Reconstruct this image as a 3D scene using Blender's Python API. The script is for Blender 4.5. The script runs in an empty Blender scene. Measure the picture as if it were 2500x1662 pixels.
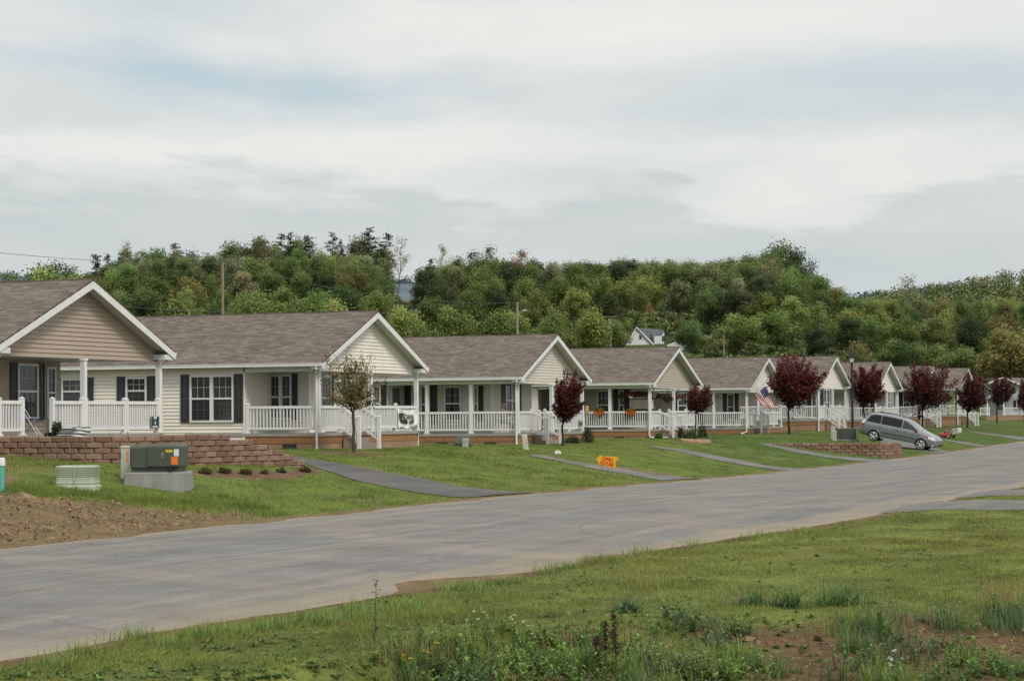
import bpy, bmesh, math, random
import numpy as np
from mathutils import Vector, Matrix

# ------------------------------------------------------------------ scene, camera, helpers
# World frame: +Y runs up the street, -X is the house side, road surface near z = 0, eye 2.1 m above it.
S = bpy.context.scene
C = S.collection
rnd = random.Random(7)
rng = np.random.default_rng(11)
TH, PH, RO, FPX, EYE = math.radians(20.272), math.radians(1.885), math.radians(0.46), 5500.0, 2.1
R0 = np.array([math.cos(TH), math.sin(TH), 0.0])
F0 = np.array([-math.sin(TH) * math.cos(PH), math.cos(TH) * math.cos(PH), math.sin(PH)])
U0 = np.cross(R0, F0)
RX = R0 * math.cos(RO) - U0 * math.sin(RO)
UX = R0 * math.sin(RO) + U0 * math.cos(RO)
EYEV = np.array([0, 0, EYE])
cam_d = bpy.data.cameras.new('camera')
cam = bpy.data.objects.new('camera', cam_d)
C.objects.link(cam)
cam.matrix_world = Matrix(((RX[0], UX[0], -F0[0], 0), (RX[1], UX[1], -F0[1], 0), (RX[2], UX[2], -F0[2], EYE), (0, 0, 0, 1)))
cam_d.sensor_width = 36
cam_d.lens = FPX / 2500 * 36
cam_d.clip_start = 0.5
cam_d.clip_end = 9000
S.camera = cam


def ray(px, py):
    return F0 + RX * (px - 1250) / FPX + UX * (831 - py) / FPX


def proj(p):
    v = np.asarray(p, float) - EYEV
    d = v @ F0
    return 1250 + FPX * (v @ RX) / d, 831 - FPX * (v @ UX) / d


def on_x(px, py, X):
    d = ray(px, py); t = X / d[0]
    return Vector(EYEV + d * t)


def on_y(px, py, Y):
    d = ray(px, py); t = Y / d[1]
    return Vector(EYEV + d * t)


def at_depth(px, py, D):
    return Vector(EYEV + ray(px, py) * D)


def sm(a, b, x):
    t = np.clip((x - a) / (b - a), 0, 1)
    return t * t * (3 - 2 * t)


def vnoise(x, y, seed=0):
    """value noise, vectorised"""
    x = np.asarray(x, float); y = np.asarray(y, float)
    xi = np.floor(x).astype(np.int64); yi = np.floor(y).astype(np.int64)
    fx = x - xi; fy = y - yi
    fx = fx * fx * (3 - 2 * fx); fy = fy * fy * (3 - 2 * fy)

    def h(a, b):
        n = (a * 374761393 + b * 668265263 + seed * 144665) & 0x7fffffff
        n = ((n ^ (n >> 13)) * 1274126177) & 0x7fffffff
        return ((n ^ (n >> 16)) & 0xffff) / 65535.0
    return (h(xi, yi) * (1 - fx) + h(xi + 1, yi) * fx) * (1 - fy) + (h(xi, yi + 1) * (1 - fx) + h(xi + 1, yi + 1) * fx) * fy


def fbm(x, y, seed=0, o=4):
    a = 0; w = 0.5; tot = 0
    for k in range(o):
        a = a + w * vnoise(x * 2 ** k, y * 2 ** k, seed + k * 17); tot += w; w *= 0.5
    return a / tot


HILL_PX = [-900, -300, 150, 250, 400, 900, 960, 1010, 1100, 1500, 1750, 1900, 2000, 2080, 2500, 3200]
HILL_E = [0.70, 0.72, 0.74, 0.92, 1.0, 1.0, 0.92, 0.88, 0.93, 0.95, 0.95, 0.93, 0.82, 0.62, 0.60, 0.6]
CREST_X = [-30, -9, -7.8, -7.4, -5.9, -3.2, 0, 5, 30]
CREST_Y = [8, 15, 18.3, 20.6, 22.4, 24.2, 25.3, 26.3, 30]


def redge(Y):
    """x of the near edge of the road"""
    return np.interp(Y, [10, 19, 23, 27, 33, 39.6, 44.3, 70, 200], [-10.95, -10.9, -10.7, -10.25, -10.05, -9.3, -8.9, -8.6, -8.6])


def height(X, Y):
    X = np.asarray(X, float); Y = np.asarray(Y, float)
    t = -20.2 - X
    road = -0.17 * (sm(50, 86, Y) - sm(105, 160, Y)) + 0.15 * sm(125, 190, Y)
    lawn = np.interp(t, [-1, 0, 0.7, 6, 11, 20, 60, 200], [0, 0.02, 0.06, 0.72, 1.02, 1.1, 1.4, 2.0])
    lawn = lawn * (1 + 0.2 * (1 - sm(50, 64, Y))) * (1 - 0.13 * sm(66, 90, Y)) + 0.05 * (fbm(X * 0.25, Y * 0.25, 3) - 0.5) * sm(0.5, 4, t)
    z = road * (1 - sm(3, 9, t)) + np.where(t > 0, lawn, 0)
    # near verge and ditch bank towards the camera
    e = X - redge(Y)
    z = z + np.where(e > 0, 0.05 * sm(0, 1.0, e) + 0.06 * (fbm(X * 0.6, Y * 0.6, 5) - 0.5) * sm(0.3, 1.5, e), 0)
    d = np.interp(X, CREST_X, CREST_Y) + 0.9 * (fbm(X * 0.7, Y * 0.3 + 5, 9) - 0.5) - Y
    z = z - np.where(e > 0, np.clip(d, 0, 5) * 0.14 * sm(0, 0.8, d), 0)
    z = z + np.where(e > 0, 0.10 * (fbm(X * 1.3, Y * 1.3, 15) - 0.5) * sm(-0.3, 1, d), 0)
    # wooded hill behind the row
    xc = X * math.cos(TH) + Y * math.sin(TH); yc = -X * math.sin(TH) + Y * math.cos(TH)
    pxx = 1250 + FPX * xc / np.maximum(yc, 5)
    env = np.interp(pxx, HILL_PX, HILL_E)
    hill = 29 * sm(185, 570, yc) * env - 10 * sm(600, 760, yc)
    z = z + hill * sm(14, 45, t)
    return z


TS_ALL = np.concatenate([np.arange(12, 260, 0.25), np.arange(260, 900, 2.0)])
TS_NEAR = np.arange(13, 75, 0.5)


def ground_at(px, py, lift=0.0, near=False):
    d = ray(px, py)
    ts = TS_NEAR if near else TS_ALL
    P = EYEV + ts[:, None] * d
    g = P[:, 2] - height(P[:, 0], P[:, 1]) - lift
    k = np.argmax(g < 0)
    if g[k] >= 0:
        return Vector(P[-1])
    a, b = ts[max(k - 1, 0)], ts[k]
    for _ in range(14 if near else 30):
        m = (a + b) / 2; q = EYEV + m * d
        if q[2] - float(height(q[0], q[1])) - lift < 0: b = m
        else: a = m
    return Vector(EYEV + b * d)


def gz(x, y):
    return float(height(x, y))


# ------------------------------------------------------------------ materials
def new_mat(name):
    m = bpy.data.materials.new(name); m.use_nodes = True
    nt = m.node_tree
    return m, nt, nt.nodes['Principled BSDF']


def nd(nt, typ, **kw):
    n = nt.nodes.new(typ)
    for k, v in kw.items():
        if k.startswith('i_'):
            n.inputs[k[2:].replace('_', ' ')].default_value = v
        else:
            setattr(n, k, v)
    return n


def link(nt, a, b):
    nt.links.new(a, b)


def ramp(nt, fac, stops):
    r = nt.nodes.new('ShaderNodeValToRGB')
    e = r.color_ramp.elements
    while len(e) < len(stops): e.new(0.5)
    for k, (p, c) in enumerate(stops):
        e[k].position = p
        e[k].color = (c, c, c, 1) if isinstance(c, (int, float)) else (*c, 1)
    link(nt, fac, r.inputs['Fac'])
    return r.outputs['Color']


def mixc(nt, fac, a, b, mode='MIX'):
    m = nt.nodes.new('ShaderNodeMix'); m.data_type = 'RGBA'; m.blend_type = mode
    for sock, v in ((m.inputs[0], fac), (m.inputs[6], a), (m.inputs[7], b)):
        if hasattr(v, 'is_linked'): link(nt, v, sock)
        elif isinstance(v, (int, float)): sock.default_value = v
        else: sock.default_value = (*v, 1)
    return m.outputs[2]


def noise(nt, vec, scale, detail=4, rough=0.55):
    n = nd(nt, 'ShaderNodeTexNoise'); n.inputs['Scale'].default_value = scale
    n.inputs['Detail'].default_value = detail; n.inputs['Roughness'].default_value = rough
    if vec is not None: link(nt, vec, n.inputs['Vector'])
    return n.outputs['Fac']


def coords(nt, kind='Object', scale=None):
    t = nd(nt, 'ShaderNodeTexCoord').outputs[kind]
    if scale:
        m = nd(nt, 'ShaderNodeMapping'); m.inputs['Scale'].default_value = scale
        link(nt, t, m.inputs['Vector']); t = m.outputs['Vector']
    return t


def bump(nt, b, h, strength=0.3, dist=0.02):
    n = nd(nt, 'ShaderNodeBump'); n.inputs['Strength'].default_value = strength; n.inputs['Distance'].default_value = dist
    link(nt, h, n.inputs['Height']); link(nt, n.outputs['Normal'], b.inputs['Normal'])


_mc = {}


def simple(name, col, rough=0.6, var=0.12, scale=6.0, metal=0.0, spec=0.5, dirt=0.0, bmp=0.0):
    """painted / plain surface with a little procedural unevenness"""
    if name in _mc: return _mc[name]
    m, nt, b = new_mat(name)
    v = coords(nt, 'Object')
    f = noise(nt, v, scale, 5, 0.6)
    lo = tuple(c * (1 - var) for c in col); hi = tuple(min(1, c * (1 + var * 0.6)) for c in col)
    c = ramp(nt, f, [(0.3, lo), (0.7, hi)])
    if dirt:
        f2 = noise(nt, coords(nt, 'Object', (1.5, 1.5, 0.4)), 3, 6, 0.7)
        c = mixc(nt, ramp(nt, f2, [(0.45, 0.0), (0.8, dirt)]), c, (0.12, 0.09, 0.06))
    link(nt, c, b.inputs['Base Color'])
    b.inputs['Roughness'].default_value = rough; b.inputs['Metallic'].default_value = metal
    b.inputs['Specular IOR Level'].default_value = spec
    if bmp: bump(nt, b, noise(nt, v, scale * 6, 4), bmp, 0.01)
    _mc[name] = m
    return m


def attr_mat(name, rough=0.7, trans=0.25, spec=0.25, tint=True):
    """foliage: colour from the mesh attribute Col, tinted per object, slightly translucent"""
    if name in _mc: return _mc[name]
    m, nt, b = new_mat(name)
    a = nd(nt, 'ShaderNodeAttribute'); a.attribute_name = 'Col'
    c = a.outputs['Color']
    if tint:
        oi = nd(nt, 'ShaderNodeObjectInfo')
        c = mixc(nt, 1.0, c, oi.outputs['Color'], 'MULTIPLY')
    link(nt, c, b.inputs['Base Color'])
    b.inputs['Roughness'].default_value = rough; b.inputs['Specular IOR Level'].default_value = spec
    if trans:
        t = nd(nt, 'ShaderNodeBsdfTranslucent'); link(nt, c, t.inputs['Color'])
        ms = nd(nt, 'ShaderNodeMixShader'); ms.inputs[0].default_value = trans
        link(nt, b.outputs[0], ms.inputs[1]); link(nt, t.outputs[0], ms.inputs[2])
        link(nt, ms.outputs[0], nt.nodes['Material Output'].inputs['Surface'])
    _mc[name] = m
    return m


# ------------------------------------------------------------------ mesh builder
class MB:
    def __init__(s):
        s.v = []; s.f = []; s.mi = []; s.uv = {}

    def add(s, vs, fs, mi=0):
        o = len(s.v); s.v.extend([tuple(p) for p in vs])
        for f in fs:
            s.f.append(tuple(o + i for i in f)); s.mi.append(mi)
        return s

    def box(s, x0, x1, y0, y1, z0, z1, mi=0):
        x0, x1 = sorted((x0, x1)); y0, y1 = sorted((y0, y1)); z0, z1 = sorted((z0, z1))
        return s.add([(x0, y0, z0), (x1, y0, z0), (x1, y1, z0), (x0, y1, z0), (x0, y0, z1), (x1, y0, z1), (x1, y1, z1), (x0, y1, z1)],
                     [(3, 2, 1, 0), (4, 5, 6, 7), (0, 1, 5, 4), (1, 2, 6, 5), (2, 3, 7, 6), (3, 0, 4, 7)], mi)

    def obox(s, c, ax, ay, az, mi=0):
        """box from centre and three half-axis vectors"""
        c, ax, ay, az = (Vector(q) for q in (c, ax, ay, az))
        vs = [c + sx * ax + sy * ay + sz * az for sz in (-1, 1) for sx, sy in ((-1, -1), (1, -1), (1, 1), (-1, 1))]
        return s.add(vs, [(3, 2, 1, 0), (4, 5, 6, 7), (0, 1, 5, 4), (1, 2, 6, 5), (2, 3, 7, 6), (3, 0, 4, 7)], mi)

    def quad(s, a, b, c, d, mi=0):
        return s.add([a, b, c, d], [(0, 1, 2, 3)], mi)

    def poly(s, pts, mi=0):
        return s.add(pts, [tuple(range(len(pts)))], mi)

    def tube(s, pts, r, seg=8, cap=True, mi=0):
        pts = [Vector(p) for p in pts]
        rr = r if isinstance(r, (list, tuple)) else [r] * len(pts)
        rings = []; up = None
        for i, p in enumerate(pts):
            d = (pts[min(i + 1, len(pts) - 1)] - pts[max(i - 1, 0)])
            if d.length < 1e-9: d = Vector((0, 0, 1))
            d.normalize()
            if up is None:
                up = Vector((0, 0, 1)) if abs(d.z) < 0.9 else Vector((1, 0, 0))
            a = d.cross(up)
            if a.length < 1e-6: a = d.cross(Vector((0, 1, 0)))
            a.normalize(); b = a.cross(d).normalized(); up = b
            rings.append([p + rr[i] * (math.cos(2 * math.pi * k / seg) * a + math.sin(2 * math.pi * k / seg) * b) for k in range(seg)])
        vs = [q for g in rings for q in g]
        fs = [(i * seg + k, i * seg + (k + 1) % seg, (i + 1) * seg + (k + 1) % seg, (i + 1) * seg + k) for i in range(len(pts) - 1) for k in range(seg)]
        if cap:
            fs.append(tuple(range(seg - 1, -1, -1))); fs.append(tuple((len(pts) - 1) * seg + k for k in range(seg)))
        return s.add(vs, fs, mi)

    def lathe(s, prof, c=(0, 0, 0), seg=16, mi=0):
        """prof: (radius, z) pairs"""
        vs = [(c[0] + r * math.cos(2 * math.pi * k / seg), c[1] + r * math.sin(2 * math.pi * k / seg), c[2] + z) for r, z in prof for k in range(seg)]
        n = len(prof)
        fs = [(i * seg + k, i * seg + (k + 1) % seg, (i + 1) * seg + (k + 1) % seg, (i + 1) * seg + k) for i in range(n - 1) for k in range(seg)]
        fs.append(tuple(range(seg - 1, -1, -1))); fs.append(tuple((n - 1) * seg + k for k in range(seg)))
        return s.add(vs, fs, mi)

    def loft(s, rings, closed=True, cap=True, mi=0):
        n = len(rings[0]); vs = [q for g in rings for q in g]
        m = n if closed else n - 1
        fs = [(i * n + k, i * n + (k + 1) % n, (i + 1) * n + (k + 1) % n, (i + 1) * n + k) for i in range(len(rings) - 1) for k in range(m)]
        if cap and closed:
            fs.append(tuple(range(n - 1, -1, -1))); fs.append(tuple((len(rings) - 1) * n + k for k in range(n)))
        return s.add(vs, fs, mi)

    def build(s, name, mat, parent=None, smooth=False, bevel=0.0, loc=None, uvf=None):
        me = bpy.data.meshes.new(name)
        me.from_pydata([tuple(map(float, p)) for p in s.v], [], s.f)
        mats = mat if isinstance(mat, (list, tuple)) else [mat]
        for m in mats: me.materials.append(m)
        if len(mats) > 1: me.polygons.foreach_set('material_index', s.mi)
        if uvf:
            uv = me.uv_layers.new(name='UVMap')
            for l in me.loops: uv.data[l.index].uv = uvf(me.vertices[l.vertex_index].co)
        if smooth: me.polygons.foreach_set('use_smooth', [True] * len(me.polygons))
        me.update()
        o = bpy.data.objects.new(name, me); C.objects.link(o)
        if parent: o.parent = parent
        if loc is not None: o.location = loc
        if bevel:
            b = o.modifiers.new('bevel', 'BEVEL'); b.width = bevel; b.segments = 2; b.limit_method = 'ANGLE'
        return o


def fast_mesh(name, V, F, mat, col=None, parent=None, smooth=False, nrm=None):
    """V (n,3) array; F (m,k) array of equal-size faces; col (n,3) vertex colours"""
    me = bpy.data.meshes.new(name)
    V = np.ascontiguousarray(V, dtype=np.float32); F = np.ascontiguousarray(F, dtype=np.int32)
    n, k = F.shape
    me.vertices.add(len(V)); me.vertices.foreach_set('co', V.ravel())
    me.loops.add(n * k); me.loops.foreach_set('vertex_index', F.ravel())
    me.polygons.add(n); me.polygons.foreach_set('loop_start', np.arange(0, n * k, k, dtype=np.int32))
    if smooth: me.polygons.foreach_set('use_smooth', np.ones(n, dtype=bool))
    me.update(calc_edges=True)
    if col is not None:
        a = me.attributes.new('Col', 'FLOAT_COLOR', 'POINT')
        c4 = np.ones((len(V), 4), dtype=np.float32); c4[:, :3] = col
        a.data.foreach_set('color', c4.ravel())
    if nrm is not None:
        me.polygons.foreach_set('use_smooth', np.ones(n, dtype=bool)); me.normals_split_custom_set_from_vertices(np.asarray(nrm, dtype=np.float32).tolist())
    me.materials.append(mat)
    o = bpy.data.objects.new(name, me); C.objects.link(o)
    if parent: o.parent = parent
    return o


def tag(o, label=None, cat=None, group=None, kind=None):
    if label: o['label'] = label
    if cat: o['category'] = cat
    if group: o['group'] = group
    if kind: o['kind'] = kind
    return o


def empty(name, loc=(0, 0, 0), rotz=0.0):
    o = bpy.data.objects.new(name, None); C.objects.link(o)
    o.location = loc; o.rotation_euler = (0, 0, rotz); o.empty_display_size = 0.2
    return o


def copy_tree(o, parent=None):
    c = o.copy(); C.objects.link(c)
    if parent: c.parent = parent
    for ch in list(o.children): copy_tree(ch, c)
    return c


def text_mesh(name, txt, size, mat, parent, M, extrude=0.004, bold=0.0, sx=1.0, align='CENTER', spacing=1.0):
    cu = bpy.data.curves.new(name, 'FONT'); cu.body = txt; cu.size = size; cu.extrude = extrude
    cu.offset = bold; cu.align_x = align; cu.align_y = 'CENTER'; cu.space_character = spacing
    o = bpy.data.objects.new(name + '_tmp', cu); C.objects.link(o)
    dg = bpy.context.evaluated_depsgraph_get()
    me = bpy.data.meshes.new_from_object(o.evaluated_get(dg))
    bpy.data.objects.remove(o); bpy.data.curves.remove(cu)
    me.transform(Matrix.Diagonal((sx, 1, 1, 1)))
    me.materials.clear(); me.materials.append(mat)
    t = bpy.data.objects.new(name, me); C.objects.link(t); t.parent = parent; t.matrix_local = M
    return t
# ------------------------------------------------------------------ ground, road, drives, dirt
def pip(X, Y, poly):
    ins = np.zeros(X.shape, bool); n = len(poly)
    for i in range(n):
        x1, y1 = poly[i][0], poly[i][1]; x2, y2 = poly[(i + 1) % n][0], poly[(i + 1) % n][1]
        if y1 == y2: continue
        c = ((y1 > Y) != (y2 > Y)) & (X < (x2 - x1) * (Y - y1) / (y2 - y1) + x1)
        ins ^= c
    return ins


def gpts(pxs):
    return [ground_at(a, b) for a, b in pxs]


def blob(px, py, rx, ry, n=16):
    """ground patch round a foot point, radii in metres along X / Y"""
    c = ground_at(px, py)
    return [(c.x + rx * math.cos(2 * math.pi * k / n) * rnd.uniform(.8, 1.15), c.y + ry * math.sin(2 * math.pi * k / n) * rnd.uniform(.8, 1.15)) for k in range(n)]


# the outlines of the five house drives, each as two edges from the street up to the house
DRIVES = [
    ([(763, 1139), (861, 1171), (954, 1192), (1047, 1207), (1141, 1215)], [(700, 1113), (840, 1135), (997, 1162), (1124, 1188), (1306, 1203)]),
    ([(1293, 1113), (1361, 1126), (1463, 1147), (1548, 1161), (1620, 1173)], [(1306, 1109), (1378, 1124), (1505, 1141), (1590, 1158), (1715, 1168)]),
    ([(1593, 1092), (1715, 1116), (1802, 1132), (1869, 1144), (1934, 1151)], [(1593, 1089), (1737, 1110), (1802, 1122), (1869, 1136), (2015, 1146)]),
    ([(1859, 1085), (1937, 1103), (2005, 1115), (2090, 1125), (2141, 1129)], [(1859, 1081), (1903, 1089), (1971, 1101), (2039, 1113), (2205, 1122)]),
    ([(2110, 1066), (2163, 1083), (2230, 1098), (2262, 1103), (2290, 1107)], [(2180, 1068), (2235, 1082), (2291, 1096), (2312, 1101), (2345, 1103)]),
    ([(2290, 1072), (2318, 1077), (2350, 1083), (2372, 1087), (2392, 1091)], [(2290, 1069), (2322, 1075), (2360, 1080), (2385, 1084), (2425, 1088)]),
    ([(2370, 1054), (2405, 1060), (2440, 1065), (2470, 1070), (2490, 1074)], [(2370, 1052), (2410, 1058), (2450, 1062), (2490, 1066), (2530, 1070)]),
]
DRIVE_W = []
for lo, hi in DRIVES:
    DRIVE_W.append((gpts(lo), gpts(hi)))
# the first drive goes on up between the two nearest houses
DRIVE_W[0][0].insert(0, Vector((-29.5, 59.2, 0))); DRIVE_W[0][1].insert(0, Vector((-31.5, 63.6, 0)))
DRIVE_W[0][0].insert(0, Vector((-38, 59.4, 0))); DRIVE_W[0][1].insert(0, Vector((-38, 63.8, 0)))
SIDE_W = [([Vector((-9.3, 46.2, 0)), Vector((-8.3, 47.2, 0)), Vector((-4, 47.8, 0)), Vector((25, 48.2, 0))],
           [Vector((-9.3, 53.4, 0)), Vector((-8.3, 52.6, 0)), Vector((-4, 52.2, 0)), Vector((25, 52.4, 0))]),
          ([Vector((-9.3, 54.6, 0)), Vector((-8.3, 55.6, 0)), Vector((-4, 56.2, 0)), Vector((25, 56.4, 0))],
           [Vector((-9.3, 63.5, 0)), Vector((-8.3, 61.6, 0)), Vector((-4, 60.8, 0)), Vector((25, 60.6, 0))])]
DRIVE_POLY = [[(p.x, p.y) for p in a] + [(p.x, p.y) for p in reversed(b)] for a, b in DRIVE_W + SIDE_W]
DIRT_PX = [(-60, 1195), (40, 1203), (150, 1214), (250, 1228), (330, 1241), (420, 1249), (520, 1252), (610, 1254), (640, 1263), (560, 1272), (400, 1292), (200, 1322), (-60, 1356)]
DIRT_POLY = [(p.x, p.y) for p in gpts(DIRT_PX)]
MULCH = [[(p.x, p.y) for p in gpts([(452, 1147), (560, 1146), (660, 1150), (765, 1142), (790, 1152), (720, 1168), (600, 1170), (500, 1160)])],
         [(p.x, p.y) for p in gpts([(-60, 1150), (30, 1162), (46, 1178), (20, 1196), (-60, 1200)])],
         [(p.x, p.y) for p in gpts([(800, 1132), (860, 1138), (1000, 1164), (1126, 1190), (1040, 1172), (900, 1140)])],
         [(p.x, p.y) for p in gpts([(1240, 1098), (1310, 1107), (1380, 1122), (1430, 1130), (1330, 1110)])],
         [(p.x, p.y) for p in gpts([(1500, 1139), (1590, 1156), (1680, 1165), (1600, 1152), (1540, 1140)])],
         blob(872, 1106, 1.1, 1.3), blob(1375, 1087, .35, .5), blob(2262, 1046, 1.2, 2.2), blob(1930, 1060, .8, 1.2), blob(2436, 1030, 1.2, 2), blob(2365, 1043, .5, .9),
         blob(700, 1108, .1, .1)]
RC = [(-29.5, 69), (-29.4, 88), (-29.6, 108.5), (-29.8, 128.5)]


def dirt_mask(X, Y):
    m = np.zeros(X.shape)
    wx = X + 0.5 * (fbm(X * 1.3, Y * 1.3, 31) - 0.5); wy = Y + 0.9 * (fbm(X * 1.3, Y * 1.3, 37) - 0.5)
    for p in [DIRT_POLY] + MULCH:
        m = np.maximum(m, pip(wx, wy, p) * 1.0)
    e = X - redge(Y)
    d = np.interp(X, CREST_X, CREST_Y) - Y
    bank = (e > 0) * sm(0.1, 0.8, d + 1.2 * (fbm(X * 0.9, Y * 0.9, 41) - 0.5)) * sm(0.39, 0.52, fbm(X * 0.8, Y * 0.8, 43) * sm(-8.8, -7.0, X) + 0.05)
    m = np.maximum(m, bank * 0.95)
    # worn, sandy shoulders and the bare island between the two side drives
    m = np.maximum(m, np.clip(1.2 - np.abs(X + 20.25) / 0.35 + 1.6 * (fbm(X * 2, Y * 0.6, 47) - 0.5), 0, 1))
    m = np.maximum(m, np.clip(1.1 - np.abs(e) / 0.45 + 2.0 * (fbm(X * 1.6, Y * 0.5, 53) - 0.5), 0, 1))
    m = np.maximum(m, ((e > -1.5) & (e < 0.15) & (Y < 40)) * 1.0)
    m = np.maximum(m, ((e > 0.6) & (Y > 52.4) & (Y < 56.3)) * sm(-8, -5.5, X) * 0.8)
    thin = sm(0.60, 0.75, fbm(X * 0.55, Y * 0.4, 59)) * 0.45 * ((X < -20) & (Y < 64) & (X > -32))
    m = np.maximum(m, thin)
    return np.clip(m, 0, 1)


def grass_col(X, Y):
    n1 = fbm(X * 0.35, Y * 0.25, 61)[..., None]; n2 = fbm(X * 1.7, Y * 1.1, 67)[..., None]
    light = np.array([0.134, 0.178, 0.038]); deep = np.array([0.086, 0.136, 0.030]); yel = np.array([0.175, 0.175, 0.045]); fore = np.array([0.166, 0.196, 0.050])
    left = (X < -15)[..., None]
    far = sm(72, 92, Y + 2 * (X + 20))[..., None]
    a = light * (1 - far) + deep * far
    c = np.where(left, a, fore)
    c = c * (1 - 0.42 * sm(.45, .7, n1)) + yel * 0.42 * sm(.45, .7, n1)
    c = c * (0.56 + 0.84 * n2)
    return c


def grid_ground():
    q = np.linspace(-1, 1, 561)
    tx = np.sign(q) * (0.30 * np.abs(q) + 0.55 * np.abs(q) ** 4)
    D = np.geomspace(7.5, 1400, 470)
    TX, DD = np.meshgrid(tx, D)
    xc = TX * DD; X = xc * math.cos(TH) - DD * math.sin(TH); Y = xc * math.sin(TH) + DD * math.cos(TH)
    Z = height(X, Y)
    V = np.stack([X, Y, Z], -1)
    g = grass_col(X, Y); dm = dirt_mask(X, Y)[..., None]
    n = fbm(X * 3, Y * 3, 71)[..., None]
    bankd = ((X - redge(Y)) > 0)[..., None]
    soil = np.where(bankd, np.array([0.165, 0.098, 0.060]), np.array([0.215, 0.150, 0.085])) * (0.6 + 0.75 * n)
    mul = (np.array([0.16, 0.10, 0.065])) * (0.7 + 0.6 * n)
    inm = np.zeros(X.shape, bool)
    for p in MULCH[:1] + MULCH[5:]: inm |= pip(X, Y, p)
    soil = np.where(inm[..., None], mul, soil)
    wood = (sm(300, 380, DD))[..., None]
    fl = np.array([0.045, 0.065, 0.018]) * (0.6 + 0.8 * fbm(X * .1, Y * .1, 73)[..., None])
    mead = (sm(120, 190, DD))[..., None]
    g = g * (1 - mead) + np.array([0.085, 0.12, 0.03]) * mead * (0.7 + 0.6 * n)
    g = g * (1 - wood) + fl * wood
    # red-brown cut bank in the gap of the wood
    pxx = 1250 + FPX * TX
    cut = sm(925, 965, pxx) * (1 - sm(1020, 1055, pxx)) * sm(380, 470, DD) * (1 - sm(600, 640, DD)) * sm(.35, .5, fbm(X * .06, Y * .06, 77) + .08)
    g = g * (1 - cut[..., None]) + np.array([0.22, 0.105, 0.055]) * cut[..., None] * (.7 + .6 * n)
    c = g * (1 - dm) + soil * dm
    r, k = X.shape
    idx = np.arange(r * k).reshape(r, k)
    F = np.stack([idx[:-1, :-1], idx[:-1, 1:], idx[1:, 1:], idx[1:, :-1]], -1).reshape(-1, 4)
    m, nt, b = new_mat('ground_cover')
    a = nd(nt, 'ShaderNodeAttribute'); a.attribute_name = 'Col'
    v = coords(nt, 'Object')
    f = noise(nt, v, 9, 6, 0.7)
    cc = mixc(nt, 1.0, a.outputs['Color'], ramp(nt, f, [(0.3, 0.55), (0.72, 1.35)]), 'MULTIPLY')
    link(nt, cc, b.inputs['Base Color']); b.inputs['Roughness'].default_value = 0.95; b.inputs['Specular IOR Level'].default_value = 0.1
    bump(nt, b, noise(nt, v, 14, 6, 0.75), 0.7, 0.05)
    o = fast_mesh('ground', V.reshape(-1, 3), F, m, c.reshape(-1, 3), smooth=True)
    tag(o, kind='structure')


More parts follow.
